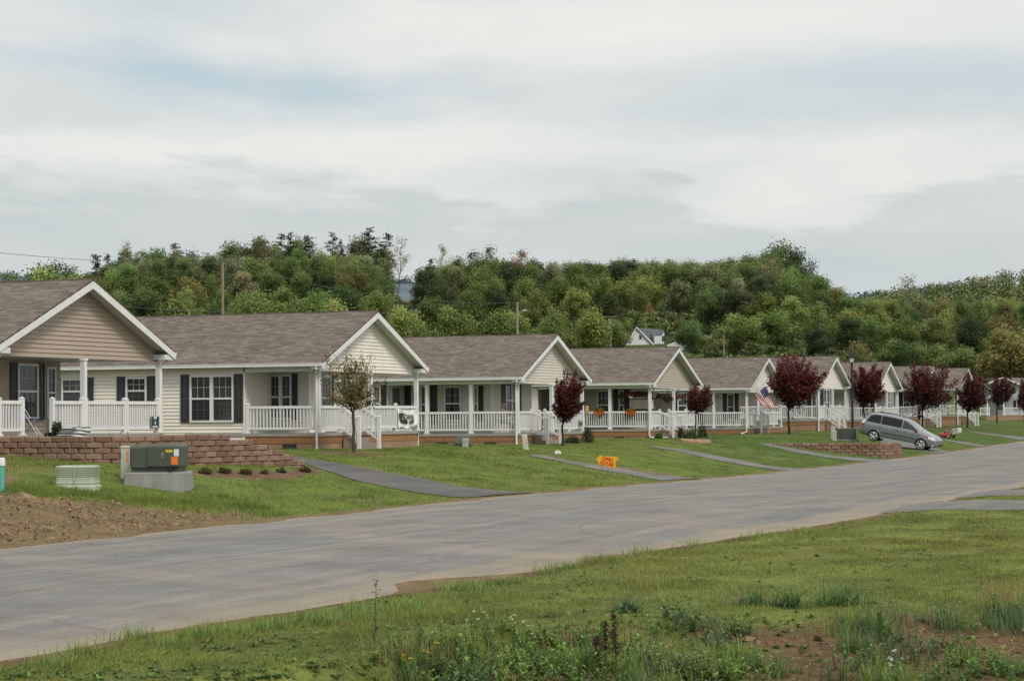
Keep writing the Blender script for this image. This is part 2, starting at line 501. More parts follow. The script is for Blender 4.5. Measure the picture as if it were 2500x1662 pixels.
def road_material(name, base, dusty, u_edges=True):
    m, nt, b = new_mat(name)
    v = coords(nt, 'Object')
    uv = nd(nt, 'ShaderNodeUVMap').outputs['UV']
    agg = noise(nt, v, 90, 3, 0.7)
    st = noise(nt, coords(nt, 'Object', (2.6, 0.085, 1)), 1.0, 6, 0.62)
    big = noise(nt, coords(nt, 'Object', (0.35, 0.10, 1)), 1.0, 4, 0.6)
    c = ramp(nt, agg, [(0.25, tuple(x * 0.66 for x in base)), (0.75, tuple(x * 1.3 for x in base))])
    c = mixc(nt, ramp(nt, st, [(0.44, 0.0), (0.72, dusty)]), c, (0.36, 0.295, 0.215))
    c = mixc(nt, ramp(nt, st, [(0.26, 0.35), (0.46, 0.0)]), c, tuple(x * 0.70 for x in base))
    c = mixc(nt, ramp(nt, big, [(0.42, 0.0), (0.7, dusty * 0.5)]), c, (0.33, 0.285, 0.225))
    fs = noise(nt, coords(nt, 'Object', (11, 0.5, 1)), 1.0, 5, 0.65)
    c = mixc(nt, 1.0, c, ramp(nt, fs, [(0.32, 0.88), (0.68, 1.12)]), 'MULTIPLY')
    c = mixc(nt, 1.0, c, ramp(nt, noise(nt, v, 30, 5, 0.8), [(0.3, 0.66), (0.7, 1.34)]), 'MULTIPLY')
    pt = noise(nt, v, 0.55, 5, 0.7)
    c = mixc(nt, 1.0, c, ramp(nt, pt, [(0.36, 0.84), (0.64, 1.14)]), 'MULTIPLY')
    ve = nd(nt, 'ShaderNodeTexVoronoi', feature='DISTANCE_TO_EDGE'); ve.inputs['Scale'].default_value = 0.21
    wv = nd(nt, 'ShaderNodeVectorMath', operation='ADD'); link(nt, v, wv.inputs[0])
    nz = nd(nt, 'ShaderNodeTexNoise'); nz.inputs['Scale'].default_value = 0.9; nz.inputs['Detail'].default_value = 6; link(nt, v, nz.inputs['Vector']); link(nt, nz.outputs['Color'], wv.inputs[1]); link(nt, wv.outputs[0], ve.inputs['Vector'])
    c = mixc(nt, ramp(nt, ve.outputs['Distance'], [(0.0, 0.42), (0.008, 0.0)]), c, (0.07, 0.068, 0.065))
    # a few broad arcs swept by turning wheels
    w = nd(nt, 'ShaderNodeTexWave'); w.wave_type = 'RINGS'; w.rings_direction = 'Z'
    mp = nd(nt, 'ShaderNodeMapping'); mp.inputs['Location'].default_value = (3, -44, 0); link(nt, v, mp.inputs['Vector']); link(nt, mp.outputs[0], w.inputs['Vector'])
    w.inputs['Scale'].default_value = 0.05; w.inputs['Distortion'].default_value = 2.0; w.inputs['Detail Scale'].default_value = 0.6
    c = mixc(nt, ramp(nt, w.outputs['Fac'], [(0.93, 0.0), (0.985, dusty * 0.5)]), c, (0.36, 0.30, 0.22))
    if u_edges:
        sx = nd(nt, 'ShaderNodeSeparateXYZ'); link(nt, uv, sx.inputs[0])
        en = noise(nt, coords(nt, 'Object', (1.2, 0.22, 1)), 1.0, 6, 0.65)
        # u = distance from nearer edge in metres
        ma = nd(nt, 'ShaderNodeMath', operation='SUBTRACT'); link(nt, sx.outputs['X'], ma.inputs[0])
        mb = nd(nt, 'ShaderNodeMath', operation='MULTIPLY'); link(nt, en, mb.inputs[0]); mb.inputs[1].default_value = 2.6
        link(nt, mb.outputs[0], ma.inputs[1])
        e2 = nd(nt, 'ShaderNodeMapRange'); link(nt, ma.outputs[0], e2.inputs['Value'])
        e2.inputs['From Min'].default_value = -1.5; e2.inputs['From Max'].default_value = -0.35
        e2.inputs['To Min'].default_value = 0.8; e2.inputs['To Max'].default_value = 0.0
        sand = ramp(nt, noise(nt, v, 22, 5, 0.7), [(0.3, (0.26, 0.20, 0.135)), (0.7, (0.40, 0.33, 0.24))])
        c = mixc(nt, e2.outputs[0], c, sand)
        # thin pale scratch lines running with the street
        sx2 = nd(nt, 'ShaderNodeSeparateXYZ'); link(nt, v, sx2.inputs[0])
        wob = noise(nt, coords(nt, 'Object', (0.0, 0.05, 0)), 1.0, 3, 0.5)
        for x0, w0, amt in ((-17.6, 0.035, .75), (-15.1, 0.05, .38), (-12.9, 0.04, .30), (-18.6, 0.05, .3)):
            q = nd(nt, 'ShaderNodeMath', operation='MULTIPLY_ADD'); link(nt, wob, q.inputs[0]); q.inputs[1].default_value = 1.6; q.inputs[2].default_value = x0 - 0.8
            dd = nd(nt, 'ShaderNodeMath', operation='SUBTRACT'); link(nt, sx2.outputs['X'], dd.inputs[0]); link(nt, q.outputs[0], dd.inputs[1])
            ab = nd(nt, 'ShaderNodeMath', operation='ABSOLUTE'); link(nt, dd.outputs[0], ab.inputs[0])
            k = nd(nt, 'ShaderNodeMapRange'); link(nt, ab.outputs[0], k.inputs['Value']); k.inputs['From Min'].default_value = w0 * 0.4; k.inputs['From Max'].default_value = w0
            k.inputs['To Min'].default_value = amt; k.inputs['To Max'].default_value = 0
            gate = ramp(nt, noise(nt, coords(nt, 'Object', (0.3, 0.09, 1)), 1.3 + abs(x0) * .01, 2, .5), [(0.42, 0.0), (0.55, 1.0)])
            kk = nd(nt, 'ShaderNodeMath', operation='MULTIPLY'); link(nt, k.outputs[0], kk.inputs[0]); link(nt, gate, kk.inputs[1])
            c = mixc(nt, kk.outputs[0], c, (0.44, 0.42, 0.38))
    # scattered loose stones
    vor = nd(nt, 'ShaderNodeTexVoronoi'); vor.inputs['Scale'].default_value = 7.0; link(nt, v, vor.inputs['Vector'])
    c = mixc(nt, ramp(nt, vor.outputs['Distance'], [(0.035, 0.8), (0.06, 0.0)]), c, (0.10, 0.095, 0.09))
    link(nt, c, b.inputs['Base Color']); b.inputs['Roughness'].default_value = 0.92; b.inputs['Specular IOR Level'].default_value = 0.2
    bump(nt, b, agg, 0.35, 0.01)
    return m


def strip(name, left, right, mat, lift, n=14, m=4):
    """a sheet between two world polylines, laid on the ground"""
    def res(pl, k):
        L = [0]
        for a, b in zip(pl, pl[1:]): L.append(L[-1] + (b - a).length)
        out = []
        for i in range(k):
            t = L[-1] * i / (k - 1)
            for j in range(len(pl) - 1):
                if t <= L[j + 1] + 1e-9:
                    f = (t - L[j]) / max(1e-9, L[j + 1] - L[j]); out.append(pl[j].lerp(pl[j + 1], f)); break
        return out
    a, b = res(left, n * 3), res(right, n * 3)
    mb = MB(); vs = []
    for p, q in zip(a, b):
        for k in range(m + 1):
            r = p.lerp(q, k / m); vs.append((r.x, r.y, gz(r.x, r.y) + lift + 0.012 * math.sin(math.pi * k / m)))
    w = m + 1
    mb.add(vs, [(i * w + k, i * w + k + 1, (i + 1) * w + k + 1, (i + 1) * w + k) for i in range(len(a) - 1) for k in range(m)])
    o = mb.build(name, mat, smooth=True)
    me = o.data
    if me.polygons[0].normal.z < 0: me.flip_normals()
    return tag(o, kind='structure')


def build_road():
    mat = road_material('worn_asphalt', (0.182, 0.180, 0.176), 0.36)
    Ys = np.concatenate([np.arange(4, 80, 0.5), np.arange(80, 300, 2.0)]); k = 25
    V = []; UV = []
    for y in Ys:
        x0 = -20.2 + 0.12 * (float(vnoise(y * 0.6, 0.5, 4)) - 0.5); x1 = float(redge(y)) + 0.35 * (float(vnoise(y * 0.5, 3.5, 6)) - 0.5) + 0.22 * (float(vnoise(y * 2.1, 3.5, 8)) - 0.5) - 0.95 * math.exp(-((y - 26.3) / 1.2) ** 2) - 0.5 * math.exp(-((y - 31.5) / 0.9) ** 2)
        for j in range(k):
            x = x0 + (x1 - x0) * j / (k - 1)
            edge = 0.0 if 0 < j < k - 1 else -0.035
            V.append((x, y, gz(min(x, float(redge(y)) - .01), y) + 0.03 + 0.05 * math.sin(math.pi * j / (k - 1)) + edge)); UV.append((min(x - x0, (x1 - x) * 0.8), y))
    n = len(Ys)
    F = np.array([(i * k + j, i * k + j + 1, (i + 1) * k + j + 1, (i + 1) * k + j) for i in range(n - 1) for j in range(k - 1)])
    o = fast_mesh('road', np.array(V), F, mat, smooth=True)
    uv = o.data.uv_layers.new(name='UVMap')
    li = np.empty(len(o.data.loops), dtype=np.int32); o.data.loops.foreach_get('vertex_index', li)
    uv.data.foreach_set('uv', np.array(UV, dtype=np.float32)[li].ravel())
    tag(o, kind='structure')
    dm = road_material('drive_asphalt', (0.105, 0.103, 0.106), 0.16, False)
    dm2 = road_material('grey_drive_asphalt', (0.155, 0.155, 0.155), 0.25, False)
    for k, (a, b) in enumerate(DRIVE_W):
        strip('driveway', a, b, dm if k < 1 else dm2, 0.014)
    for a, b in SIDE_W:
        strip('side_drive', a, b, dm2, 0.008)


def build_dirt():
    """dug-over soil at the roadside: real clods"""
    xs = np.arange(-34, -19, 0.07); ys = np.arange(26, 48, 0.07)
    X, Y = np.meshgrid(xs, ys)
    ins = pip(X + 0.5 * (fbm(X * .9, Y * .9, 81) - .5), Y + .5 * (fbm(X * .9, Y * .9, 83) - .5), DIRT_POLY)
    soft = ins.astype(float)
    for _ in range(9):
        soft = (soft + np.roll(soft, 1, 0) + np.roll(soft, -1, 0) + np.roll(soft, 1, 1) + np.roll(soft, -1, 1)) / 5
    n = fbm(X * .8, Y * .8, 85); r = np.abs(fbm(X * 2.6, Y * 2.6, 87) - .5) * 2; f = fbm(X * 7, Y * 7, 89, 3)
    rise = sm(-22, -28, X)
    Z = height(X, Y) - 0.05 + soft * (-0.12 + 0.30 * np.clip(n - .36, 0, 1) * (0.25 + rise) + 0.20 * (1 - r) ** 2 * (0.2 + .8 * rise) + 0.30 * rise * (1 - np.abs(fbm(X * 1.3, Y * 1.3, 88) - .5) * 2) ** 3 * sm(.4, .6, n) + 0.22 * (f - .35) * (0.3 + .7 * rise))
    V = np.stack([X, Y, Z], -1).reshape(-1, 3)
    c = np.array([0.255, 0.175, 0.105]) * (0.25 + 1.3 * f[..., None]) * (0.55 + .85 * n[..., None]) * (1 - .45 * np.clip((rise - .25) / .5, 0, 1) * sm(.40, .62, fbm(X * .5, Y * .5, 92)))[..., None]
    c = c * (1 - 0.5 * np.clip(r * 1.4 - .5, 0, .6)[..., None])
    a, b = X.shape
    idx = np.arange(a * b).reshape(a, b)
    keep = (soft > 0.04)
    kq = keep[:-1, :-1] & keep[1:, 1:] & keep[1:, :-1] & keep[:-1, 1:]
    F = np.stack([idx[:-1, :-1], idx[:-1, 1:], idx[1:, 1:], idx[1:, :-1]], -1)[kq]
    used = np.unique(F); remap = np.zeros(a * b, int); remap[used] = np.arange(len(used))
    m, nt, bb = new_mat('dug_soil')
    at = nd(nt, 'ShaderNodeAttribute'); at.attribute_name = 'Col'; v = coords(nt, 'Object')
    cc = mixc(nt, 1.0, at.outputs['Color'], ramp(nt, noise(nt, v, 16, 6, .75), [(0.3, 0.5), (0.7, 1.4)]), 'MULTIPLY')
    link(nt, cc, bb.inputs['Base Color']); bb.inputs['Roughness'].default_value = .97; bb.inputs['Specular IOR Level'].default_value = .1
    bump(nt, bb, noise(nt, v, 20, 6, .75), .8, .05)
    o = fast_mesh('dirt', V[used], remap[F], m, c.reshape(-1, 3)[used], smooth=False)
    tag(o, kind='stuff')


def block_wall(name, path, ztop, zbase_f, rows_h=0.155, blk=0.42, mat=None, steps=None):
    """split-face block wall along a world path; every block a real, slightly uneven stone"""
    mb = MB(); L = [0]
    P = [Vector((x, y, 0)) for x, y in path]
    for a, b in zip(P, P[1:]): L.append(L[-1] + (b - a).length)

    def at(t):
        t = max(0, min(L[-1], t))
        for j in range(len(P) - 1):
            if t <= L[j + 1] + 1e-9:
                f = (t - L[j]) / (L[j + 1] - L[j]); d = (P[j + 1] - P[j]).normalized()
                return P[j].lerp(P[j + 1], f), d
    nrow = 9; r = random.Random(5)
    for i in range(nrow):
        z1 = ztop - i * rows_h; z0 = z1 - rows_h
        t = -(i % 2) * blk / 2
        end = L[-1] if steps is None else steps(i, L[-1])
        while t < end - 0.05:
            ta, tb = max(0, t), min(end, t + blk)
            if tb - ta > 0.06:
                a, d = at(ta + 0.008); b2, _ = at(tb - 0.008); dd = (b2 - a).normalized()
                nrm = Vector((dd.y, -dd.x, 0))
                off = i * 0.016 + r.uniform(-.012, .012)
                m = (a + b2) / 2
                if zbase_f(m.x, m.y) < z1:
                    f0 = nrm * off; bl = nrm * (off + .045 + r.uniform(-.01, .012)); bk = nrm * -.22
                    in_a = a + dd * .055; in_b = b2 - dd * .055
                    ch = 0.018
                    Z0, Z1 = z0 + .002, z1 - .002
                    vs = [a + bk, b2 + bk, b2 + f0, a + f0, in_a + bl, in_b + bl]
                    mb.add([(q.x, q.y, Z0) for q in vs[:4]] + [(q.x, q.y, Z1) for q in vs[:4]] + [(in_a.x + bl.x, in_a.y + bl.y, Z0 + ch), (in_b.x + bl.x, in_b.y + bl.y, Z0 + ch), (in_b.x + bl.x, in_b.y + bl.y, Z1 - ch), (in_a.x + bl.x, in_a.y + bl.y, Z1 - ch)],
                           [(3, 2, 1, 0), (4, 5, 6, 7), (0, 1, 5, 4), (1, 2, 6, 5), (3, 0, 4, 7), (8, 9, 10, 11), (3, 2, 9, 8)[::1], (2, 6, 10, 9), (6, 7, 11, 10), (7, 3, 8, 11)])
            t += blk
    o = mb.build(name, mat)
    return o


def build_walls():
    m, nt, b = new_mat('split_face_block')
    v = coords(nt, 'Object')
    oi = nd(nt, 'ShaderNodeNewGeometry')
    c = ramp(nt, oi.outputs['Random Per Island'], [(0.0, (0.205, 0.122, 0.088)), (0.5, (0.265, 0.168, 0.124)), (1.0, (0.325, 0.222, 0.168))])
    c = mixc(nt, 1.0, c, ramp(nt, noise(nt, v, 26, 6, .75), [(0.3, .6), (0.7, 1.35)]), 'MULTIPLY')
    link(nt, c, b.inputs['Base Color']); b.inputs['Roughness'].default_value = .95; b.inputs['Specular IOR Level'].default_value = .15
    bump(nt, b, noise(nt, v, 30, 6, .75), .9, .03)
    path = [(-40, 48.6), (-34, 48.4), (-30.5, 48.0), (-28.6, 47.7), (-27.7, 47.9), (-27.2, 48.6), (-26.9, 49.6), (-26.5, 51.2), (-26.1, 52.6), (-25.75, 53.9)]
    L = sum((Vector(b) - Vector(a)).length for a, b in zip(path, path[1:]))

    def steps(i, end):
        # the far end comes down in steps towards the drive
        return end - (2.9, 2.05, 1.45, .95, .5, .1, 0, 0, 0)[i]
    o = block_wall('retaining_wall', path, 1.655, lambda x, y: gz(x, y) - 0.2, .140, .43, m, steps)
    tag(o, 'curved brown split-face block wall stepping down in front of the tan house', 'retaining wall')
    path2 = [(-26.6, 108.3), (-25.9, 108.2), (-21.3, 108.2), (-20.85, 108.35), (-20.7, 108.8), (-20.75, 111.8)]
    o2 = block_wall('retaining_wall', path2, 0.60, lambda x, y: gz(x, y) - 0.25, .150, .42, m)
    tag(o2, 'low straight reddish block wall with squared corner beside the street near the minivan', 'retaining wall')
    # raised, levelled soil behind the two walls
    gm = bpy.data.materials['ground_cover']

    def pad(poly, z, edge_drop, cols):
        me_v = []; n = len(poly)
        cx = sum(p[0] for p in poly) / n; cy = sum(p[1] for p in poly) / n
        mb = MB()
        mb.add([(x, y, z) for x, y in poly] + [(x + (x - cx) * edge_drop, y + (y - cy) * edge_drop, z - 1.6) for x, y in poly],
               [tuple(range(n))] + [(i, n + i, n + (i + 1) % n, (i + 1) % n) for i in range(n)])
        ob = mb.build('raised_ground', gm)
        a = ob.data.attributes.new('Col', 'FLOAT_COLOR', 'POINT')
        for d in a.data: d.color = (*cols, 1)
        bmx = bmesh.new(); bmx.from_mesh(ob.data); bmesh.ops.recalc_face_normals(bmx, faces=bmx.faces); bmx.to_mesh(ob.data); bmx.free()
        tag(ob, kind='structure'); return ob
    inner = [(x + (0.18 if False else -0.12), y + 0.12) for x, y in path]
    pad([(-41, 60)] + [(-40, 48.8), (-34, 48.6), (-30.5, 48.2), (-28.65, 47.95), (-27.85, 48.1), (-27.4, 48.7), (-27.3, 49.7), (-27.2, 50.4)] + [(-28.6, 54), (-30.3, 57.3)], 1.60, 0.0, (0.16, 0.115, 0.07))
    pad([(-26.5, 108.5), (-21.3, 108.42), (-20.95, 108.9), (-20.95, 110.5), (-22.0, 112.6), (-24, 113.4), (-26.8, 113)], 0.575, 0.18, (0.06, 0.105, 0.021))


# ------------------------------------------------------------------ grass as blades
def no_grass(X, Y):
    m = (X > -20.15 + 0.25 * (fbm(Y * 0.8, X * 0, 91) - .5)) & (X < redge(Y) + 0.05)
    jx = X + .45 * (fbm(X * 1.6, Y * 1.6, 111) - .5); jy = Y + .55 * (fbm(X * 1.6, Y * 1.6, 113) - .5)
    for p in DRIVE_POLY: m |= pip(jx, jy, p)
    hx = (X < -30.6) & (X > -46)
    for yc in HOUSE_Y: m |= hx & (np.abs(Y - yc) < 4.4)
    m |= pip(X, Y, [(-40, 48.5), (-28, 47.6), (-25.7, 54.0), (-28.5, 58), (-40, 60)])
    return m


def blades(name, X, Y, h, w, lean, col, mat, seg=1, zoff=0.0, root=.85):
    n = len(X); Z = height(X, Y) - 0.01 + zoff
    ang = rng.uniform(0, 2 * math.pi, n); la = rng.uniform(0, 2 * math.pi, n)
    dx, dy = np.cos(ang) * w / 2, np.sin(ang) * w / 2
    lx, ly = np.cos(la) * lean * h, np.sin(la) * lean * h
    base = np.stack([X, Y, Z], -1)
    if seg == 1:
        V = np.empty((n, 3, 3)); V[:, 0] = base + np.stack([dx, dy, 0 * dx], -1); V[:, 1] = base - np.stack([dx, dy, 0 * dx], -1)
        V[:, 2] = base + np.stack([lx, ly, h], -1)
        F = np.arange(n * 3).reshape(n, 3)
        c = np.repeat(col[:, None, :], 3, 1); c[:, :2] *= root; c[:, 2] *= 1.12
        return fast_mesh(name, V.reshape(-1, 3), F, mat, c.reshape(-1, 3))
    V = np.empty((n, 5, 3)); s = np.stack([dx, dy, 0 * dx], -1); l = np.stack([lx, ly, 0 * lx], -1); up = np.stack([0 * h, 0 * h, h], -1)
    V[:, 0] = base - s; V[:, 1] = base + s
    V[:, 2] = base + s * .8 + l * .32 + up * .62; V[:, 3] = base - s * .8 + l * .32 + up * .62; V[:, 4] = base + l * 1.1 + up * .97
    F3 = np.empty((n, 3, 3), int); k = np.arange(n)[:, None] * 5
    F3[:, 0] = k + np.array([0, 1, 2]); F3[:, 1] = k + np.array([0, 2, 3]); F3[:, 2] = k + np.array([3, 2, 4])
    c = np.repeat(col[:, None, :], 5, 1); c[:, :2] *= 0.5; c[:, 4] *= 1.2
    return fast_mesh(name, V.reshape(-1, 3), F3.reshape(-1, 3), mat, c.reshape(-1, 3))


def sample_view(n, d0, d1, tmin, tmax, p=1.0):
    """points spread over the ground inside a fan in front of the street corner; density falls with distance"""
    u = rng.uniform(0, 1, n)
    D = d0 * (d1 / d0) ** u if p == 1 else (d0 ** (1 - p) + u * (d1 ** (1 - p) - d0 ** (1 - p))) ** (1 / (1 - p))
    t = rng.uniform(tmin, tmax, n); xc = t * D
    return xc * math.cos(TH) - D * math.sin(TH), xc * math.sin(TH) + D * math.cos(TH), D


def build_grass():
    gm = attr_mat('grass_blade', 0.6, 0.3, 0.25, False)
    # near verge
    X, Y, D = sample_view(700000, 15.5, 75, -0.30, 0.33, 1.6)
    ok = (X > redge(Y) - 0.1 + 0.5 * (fbm(X * 1.2, Y * 0.7, 95) - .5)) & ~no_grass(X, Y)
    dm = dirt_mask(X, Y)
    ok &= rng.uniform(0, 1, len(X)) > dm * 0.97
    X, Y, D = X[ok], Y[ok], D[ok]
    n = len(X); cl = fbm(X * 1.5, Y * 1.0, 97); tall = fbm(X * 0.8, Y * 0.5, 99)
    edge = np.clip(1 - (X - redge(Y)) / 0.9, 0, 1)
    h = (0.020 + 0.034 * sm(.35, .75, cl) + 0.03 * sm(.55, .8, tall) + 0.05 * edge * sm(.4, .7, cl)) * rng.uniform(.5, 1.5, n)
    c = grass_col(X, Y) * (0.75 + 0.6 * rng.uniform(0, 1, (n, 1))) * (0.78 + .5 * sm(.3, .7, cl))[:, None]
    dry = rng.uniform(0, 1, n) < (0.05 + 0.16 * sm(.5, .75, fbm(X * .6, Y * .6, 101)))
    c[dry] = np.array([0.25, 0.20, 0.085]) * rng.uniform(.6, 1.2, (dry.sum(), 1))
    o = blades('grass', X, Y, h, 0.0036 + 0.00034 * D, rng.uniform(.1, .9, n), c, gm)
    tag(o, kind='stuff')
    # lawns on the house side
    X, Y, D = sample_view(420000, 30, 175, -0.33, 0.27, 1.15)
    ok = (X < -20.05 - 0.35 * np.abs(fbm(X, Y * 0.8, 103) - .4)) & (X > -34) & ~no_grass(X, Y)
    dm = dirt_mask(X, Y); ok &= rng.uniform(0, 1, len(X)) > dm * 0.93
    X, Y, D = X[ok], Y[ok], D[ok]; n = len(X)
    cl = fbm(X * 1.2, Y * .9, 105)
    h = (0.03 + 0.05 * sm(.4, .75, cl) * (1 - 0.6 * sm(70, 90, Y))) * rng.uniform(.6, 1.4, n)
    c = grass_col(X, Y) * (0.8 + 0.5 * rng.uniform(0, 1, (n, 1)))
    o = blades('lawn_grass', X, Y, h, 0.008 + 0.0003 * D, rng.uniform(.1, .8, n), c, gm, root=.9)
    tag(o, kind='stuff')
    # rougher fringe along the dirt, the pad and the wall foot
    px = rng.uniform(0, 640, 5200); py = 1197 + (px > 40) * (px - 40) * 0.092 + rng.normal(0, 9, 5200) - 6
    P = np.array([ground_at(a, b)[:2] for a, b in zip(px[::4], py[::4])])
    P = np.repeat(P, 5, 0) + rng.normal(0, .22, (len(P) * 5, 2))
    X, Y = P[:, 0], P[:, 1]; n = len(X)
    c = grass_col(X, Y) * rng.uniform(.95, 1.5, (n, 1))
    o = blades('long_grass', X, Y, rng.uniform(.04, .13, n), np.full(n, .018), rng.uniform(.1, .7, n), c, gm)
    tag(o, kind='stuff')


HOUSE_Y = [52.6, 71.0, 90.1, 110.6, 130.9, 146.5, 160.7, 182.0, 199.9]
grid_ground()
build_road()
build_dirt()
build_walls()
build_grass()
# ------------------------------------------------------------------ houses of the row
def shingle_mat():
    m, nt, b = new_mat('roof_shingle')
    uv = nd(nt, 'ShaderNodeUVMap').outputs['UV']
    br = nd(nt, 'ShaderNodeTexBrick'); link(nt, uv, br.inputs['Vector'])
    br.inputs['Scale'].default_value = 1.0; br.inputs['Brick Width'].default_value = 0.30; br.inputs['Row Height'].default_value = 0.15
    br.inputs['Mortar Size'].default_value = 0.008; br.inputs['Mortar Smooth'].default_value = 0.3; br.offset = 0.37; br.offset_frequency = 3
    br.inputs['Color1'].default_value = (0.132, 0.108, 0.092, 1); br.inputs['Color2'].default_value = (0.215, 0.180, 0.150, 1); br.inputs['Mortar'].default_value = (0.09, 0.07, 0.06, 1)
    br.inputs['Bias'].default_value = -0.05
    mp = nd(nt, 'ShaderNodeMapping'); mp.inputs['Scale'].default_value = (3.6, 7.7, 1); link(nt, uv, mp.inputs['Vector'])
    n = noise(nt, mp.outputs[0], 1.0, 3, .6)
    c = mixc(nt, 1.0, br.outputs['Color'], ramp(nt, n, [(.3, .80), (.7, 1.20)]), 'MULTIPLY')
    n2 = noise(nt, uv, 0.8, 4, .6)
    c = mixc(nt, 1.0, c, ramp(nt, n2, [(.3, .88), (.7, 1.1)]), 'MULTIPLY')
    # thin shadow of each course on the one below, painted into the colour
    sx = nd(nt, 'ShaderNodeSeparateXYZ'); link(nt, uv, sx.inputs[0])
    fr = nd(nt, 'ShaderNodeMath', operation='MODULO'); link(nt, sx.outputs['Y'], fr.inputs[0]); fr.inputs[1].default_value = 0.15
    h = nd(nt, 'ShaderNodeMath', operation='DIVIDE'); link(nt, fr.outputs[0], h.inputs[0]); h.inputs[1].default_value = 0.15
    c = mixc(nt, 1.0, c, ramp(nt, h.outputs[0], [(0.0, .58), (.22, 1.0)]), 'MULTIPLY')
    link(nt, c, b.inputs['Base Color']); b.inputs['Roughness'].default_value = .95; b.inputs['Specular IOR Level'].default_value = .15
    bump(nt, b, h.outputs[0], .9, .012)
    return m


def glass_mat(name, base=(0.018, 0.021, 0.024), blind=0.10):
    m, nt, b = new_mat(name)
    v = coords(nt, 'Object')
    w = nd(nt, 'ShaderNodeTexWave'); w.wave_type = 'BANDS'; w.bands_direction = 'Z'; w.inputs['Scale'].default_value = 5.5; w.inputs['Distortion'].default_value = 0.15
    link(nt, v, w.inputs['Vector'])
    f = noise(nt, v, 0.7, 2, .5)
    k = nd(nt, 'ShaderNodeMath', operation='MULTIPLY'); link(nt, ramp(nt, w.outputs['Fac'], [(.45, 0.0), (.6, 1.0)]), k.inputs[0]); link(nt, ramp(nt, f, [(.42, 0.15), (.62, 1.0)]), k.inputs[1])
    c = mixc(nt, k.outputs[0], base, tuple(x + blind for x in base))
    link(nt, c, b.inputs['Base Color']); b.inputs['Roughness'].default_value = 0.06; b.inputs['Specular IOR Level'].default_value = 0.55
    bump(nt, b, noise(nt, v, 1.5, 2), .04, .02)
    return m


def vinyl(name, col):
    m, nt, b = new_mat(name)
    v = coords(nt, 'Object')
    f = noise(nt, coords(nt, 'Object', (.5, .5, 1.2)), 1.2, 4, .6)
    c = ramp(nt, f, [(.3, tuple(x * .90 for x in col)), (.7, tuple(min(1, x * 1.03) for x in col))])
    # a little weather staining low down and under the eaves
    f2 = noise(nt, coords(nt, 'Object', (2.2, 2.2, .25)), 2.0, 5, .65)
    c = mixc(nt, ramp(nt, f2, [(.55, 0.0), (.85, .22)]), c, (0.25, 0.22, 0.17))
    link(nt, c, b.inputs['Base Color']); b.inputs['Roughness'].default_value = .55; b.inputs['Specular IOR Level'].default_value = .3
    return m


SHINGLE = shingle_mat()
WHITE = simple('white_vinyl_trim', (0.73, 0.735, 0.735), .45, .05, 2.5, dirt=.18)
RAILW = simple('white_vinyl_rail', (0.77, 0.775, 0.78), .4, .05, 3.0, dirt=.12)
SOFFIT = simple('soffit', (0.60, 0.60, 0.585), .6, .06)
GLASS = glass_mat('window_glass')
GLASS_DIM = glass_mat('dim_window_glass', (0.012, 0.013, 0.014), 0.04)
SKIRT_TOP = simple('brown_skirt_board', (0.32, 0.155, 0.070), .8, .30, 5, dirt=.3, bmp=.3)
SKIRT_LOW = simple('tan_skirt_panel', (0.35, 0.225, 0.145), .9, .25, 2.2, dirt=.35, bmp=.4)
DECKM = simple('grey_deck_board', (0.33, 0.31, 0.29), .8, .2, 5)
MUNT = simple('muntin_grey', (.42, .43, .43), .5, .05); MUNT_DIM = simple('muntin_dim', (.085, .09, .095), .5, .05)
VENTM = simple('vent_black', (0.012, 0.013, 0.015), .5)
VENTG = simple('vent_grey', (0.06, 0.065, 0.07), .5)
STEPM = simple('step_concrete', (0.30, 0.24, 0.20), .9, .2, 5, bmp=.3)
RAKE, HALF, RISE, WALLY = 0.42, 4.5, 1.835, 4.2
RIDGE = 4.15
EAVE = RIDGE - RISE


def siding_run(mb, p0, p1, nrm, z0, z1, row=.118, lip=.026, top_f=None):
    """lapped boards between two plan points; top_f(t) limits the height for gables"""
    p0, p1, nrm = Vector((*p0, 0)), Vector((*p1, 0)), Vector((*nrm, 0))
    z = z0
    while z < z1 - .005:
        zt = min(z + row, z1)
        ta, tb = 0.0, 1.0; ua, ub = 0.0, 1.0
        if top_f:
            (ta, tb), (ua, ub) = top_f(z), top_f(zt)
        a, b = p0.lerp(p1, ta), p0.lerp(p1, tb); c, d = p0.lerp(p1, ub), p0.lerp(p1, ua)
        o = nrm * lip; up = Vector((0, 0, 1))
        mb.add([a + o + up * z, b + o + up * z, c + up * zt, d + up * zt, a + up * z, b + up * z], [(0, 1, 2, 3), (4, 5, 1, 0)])
        z = zt


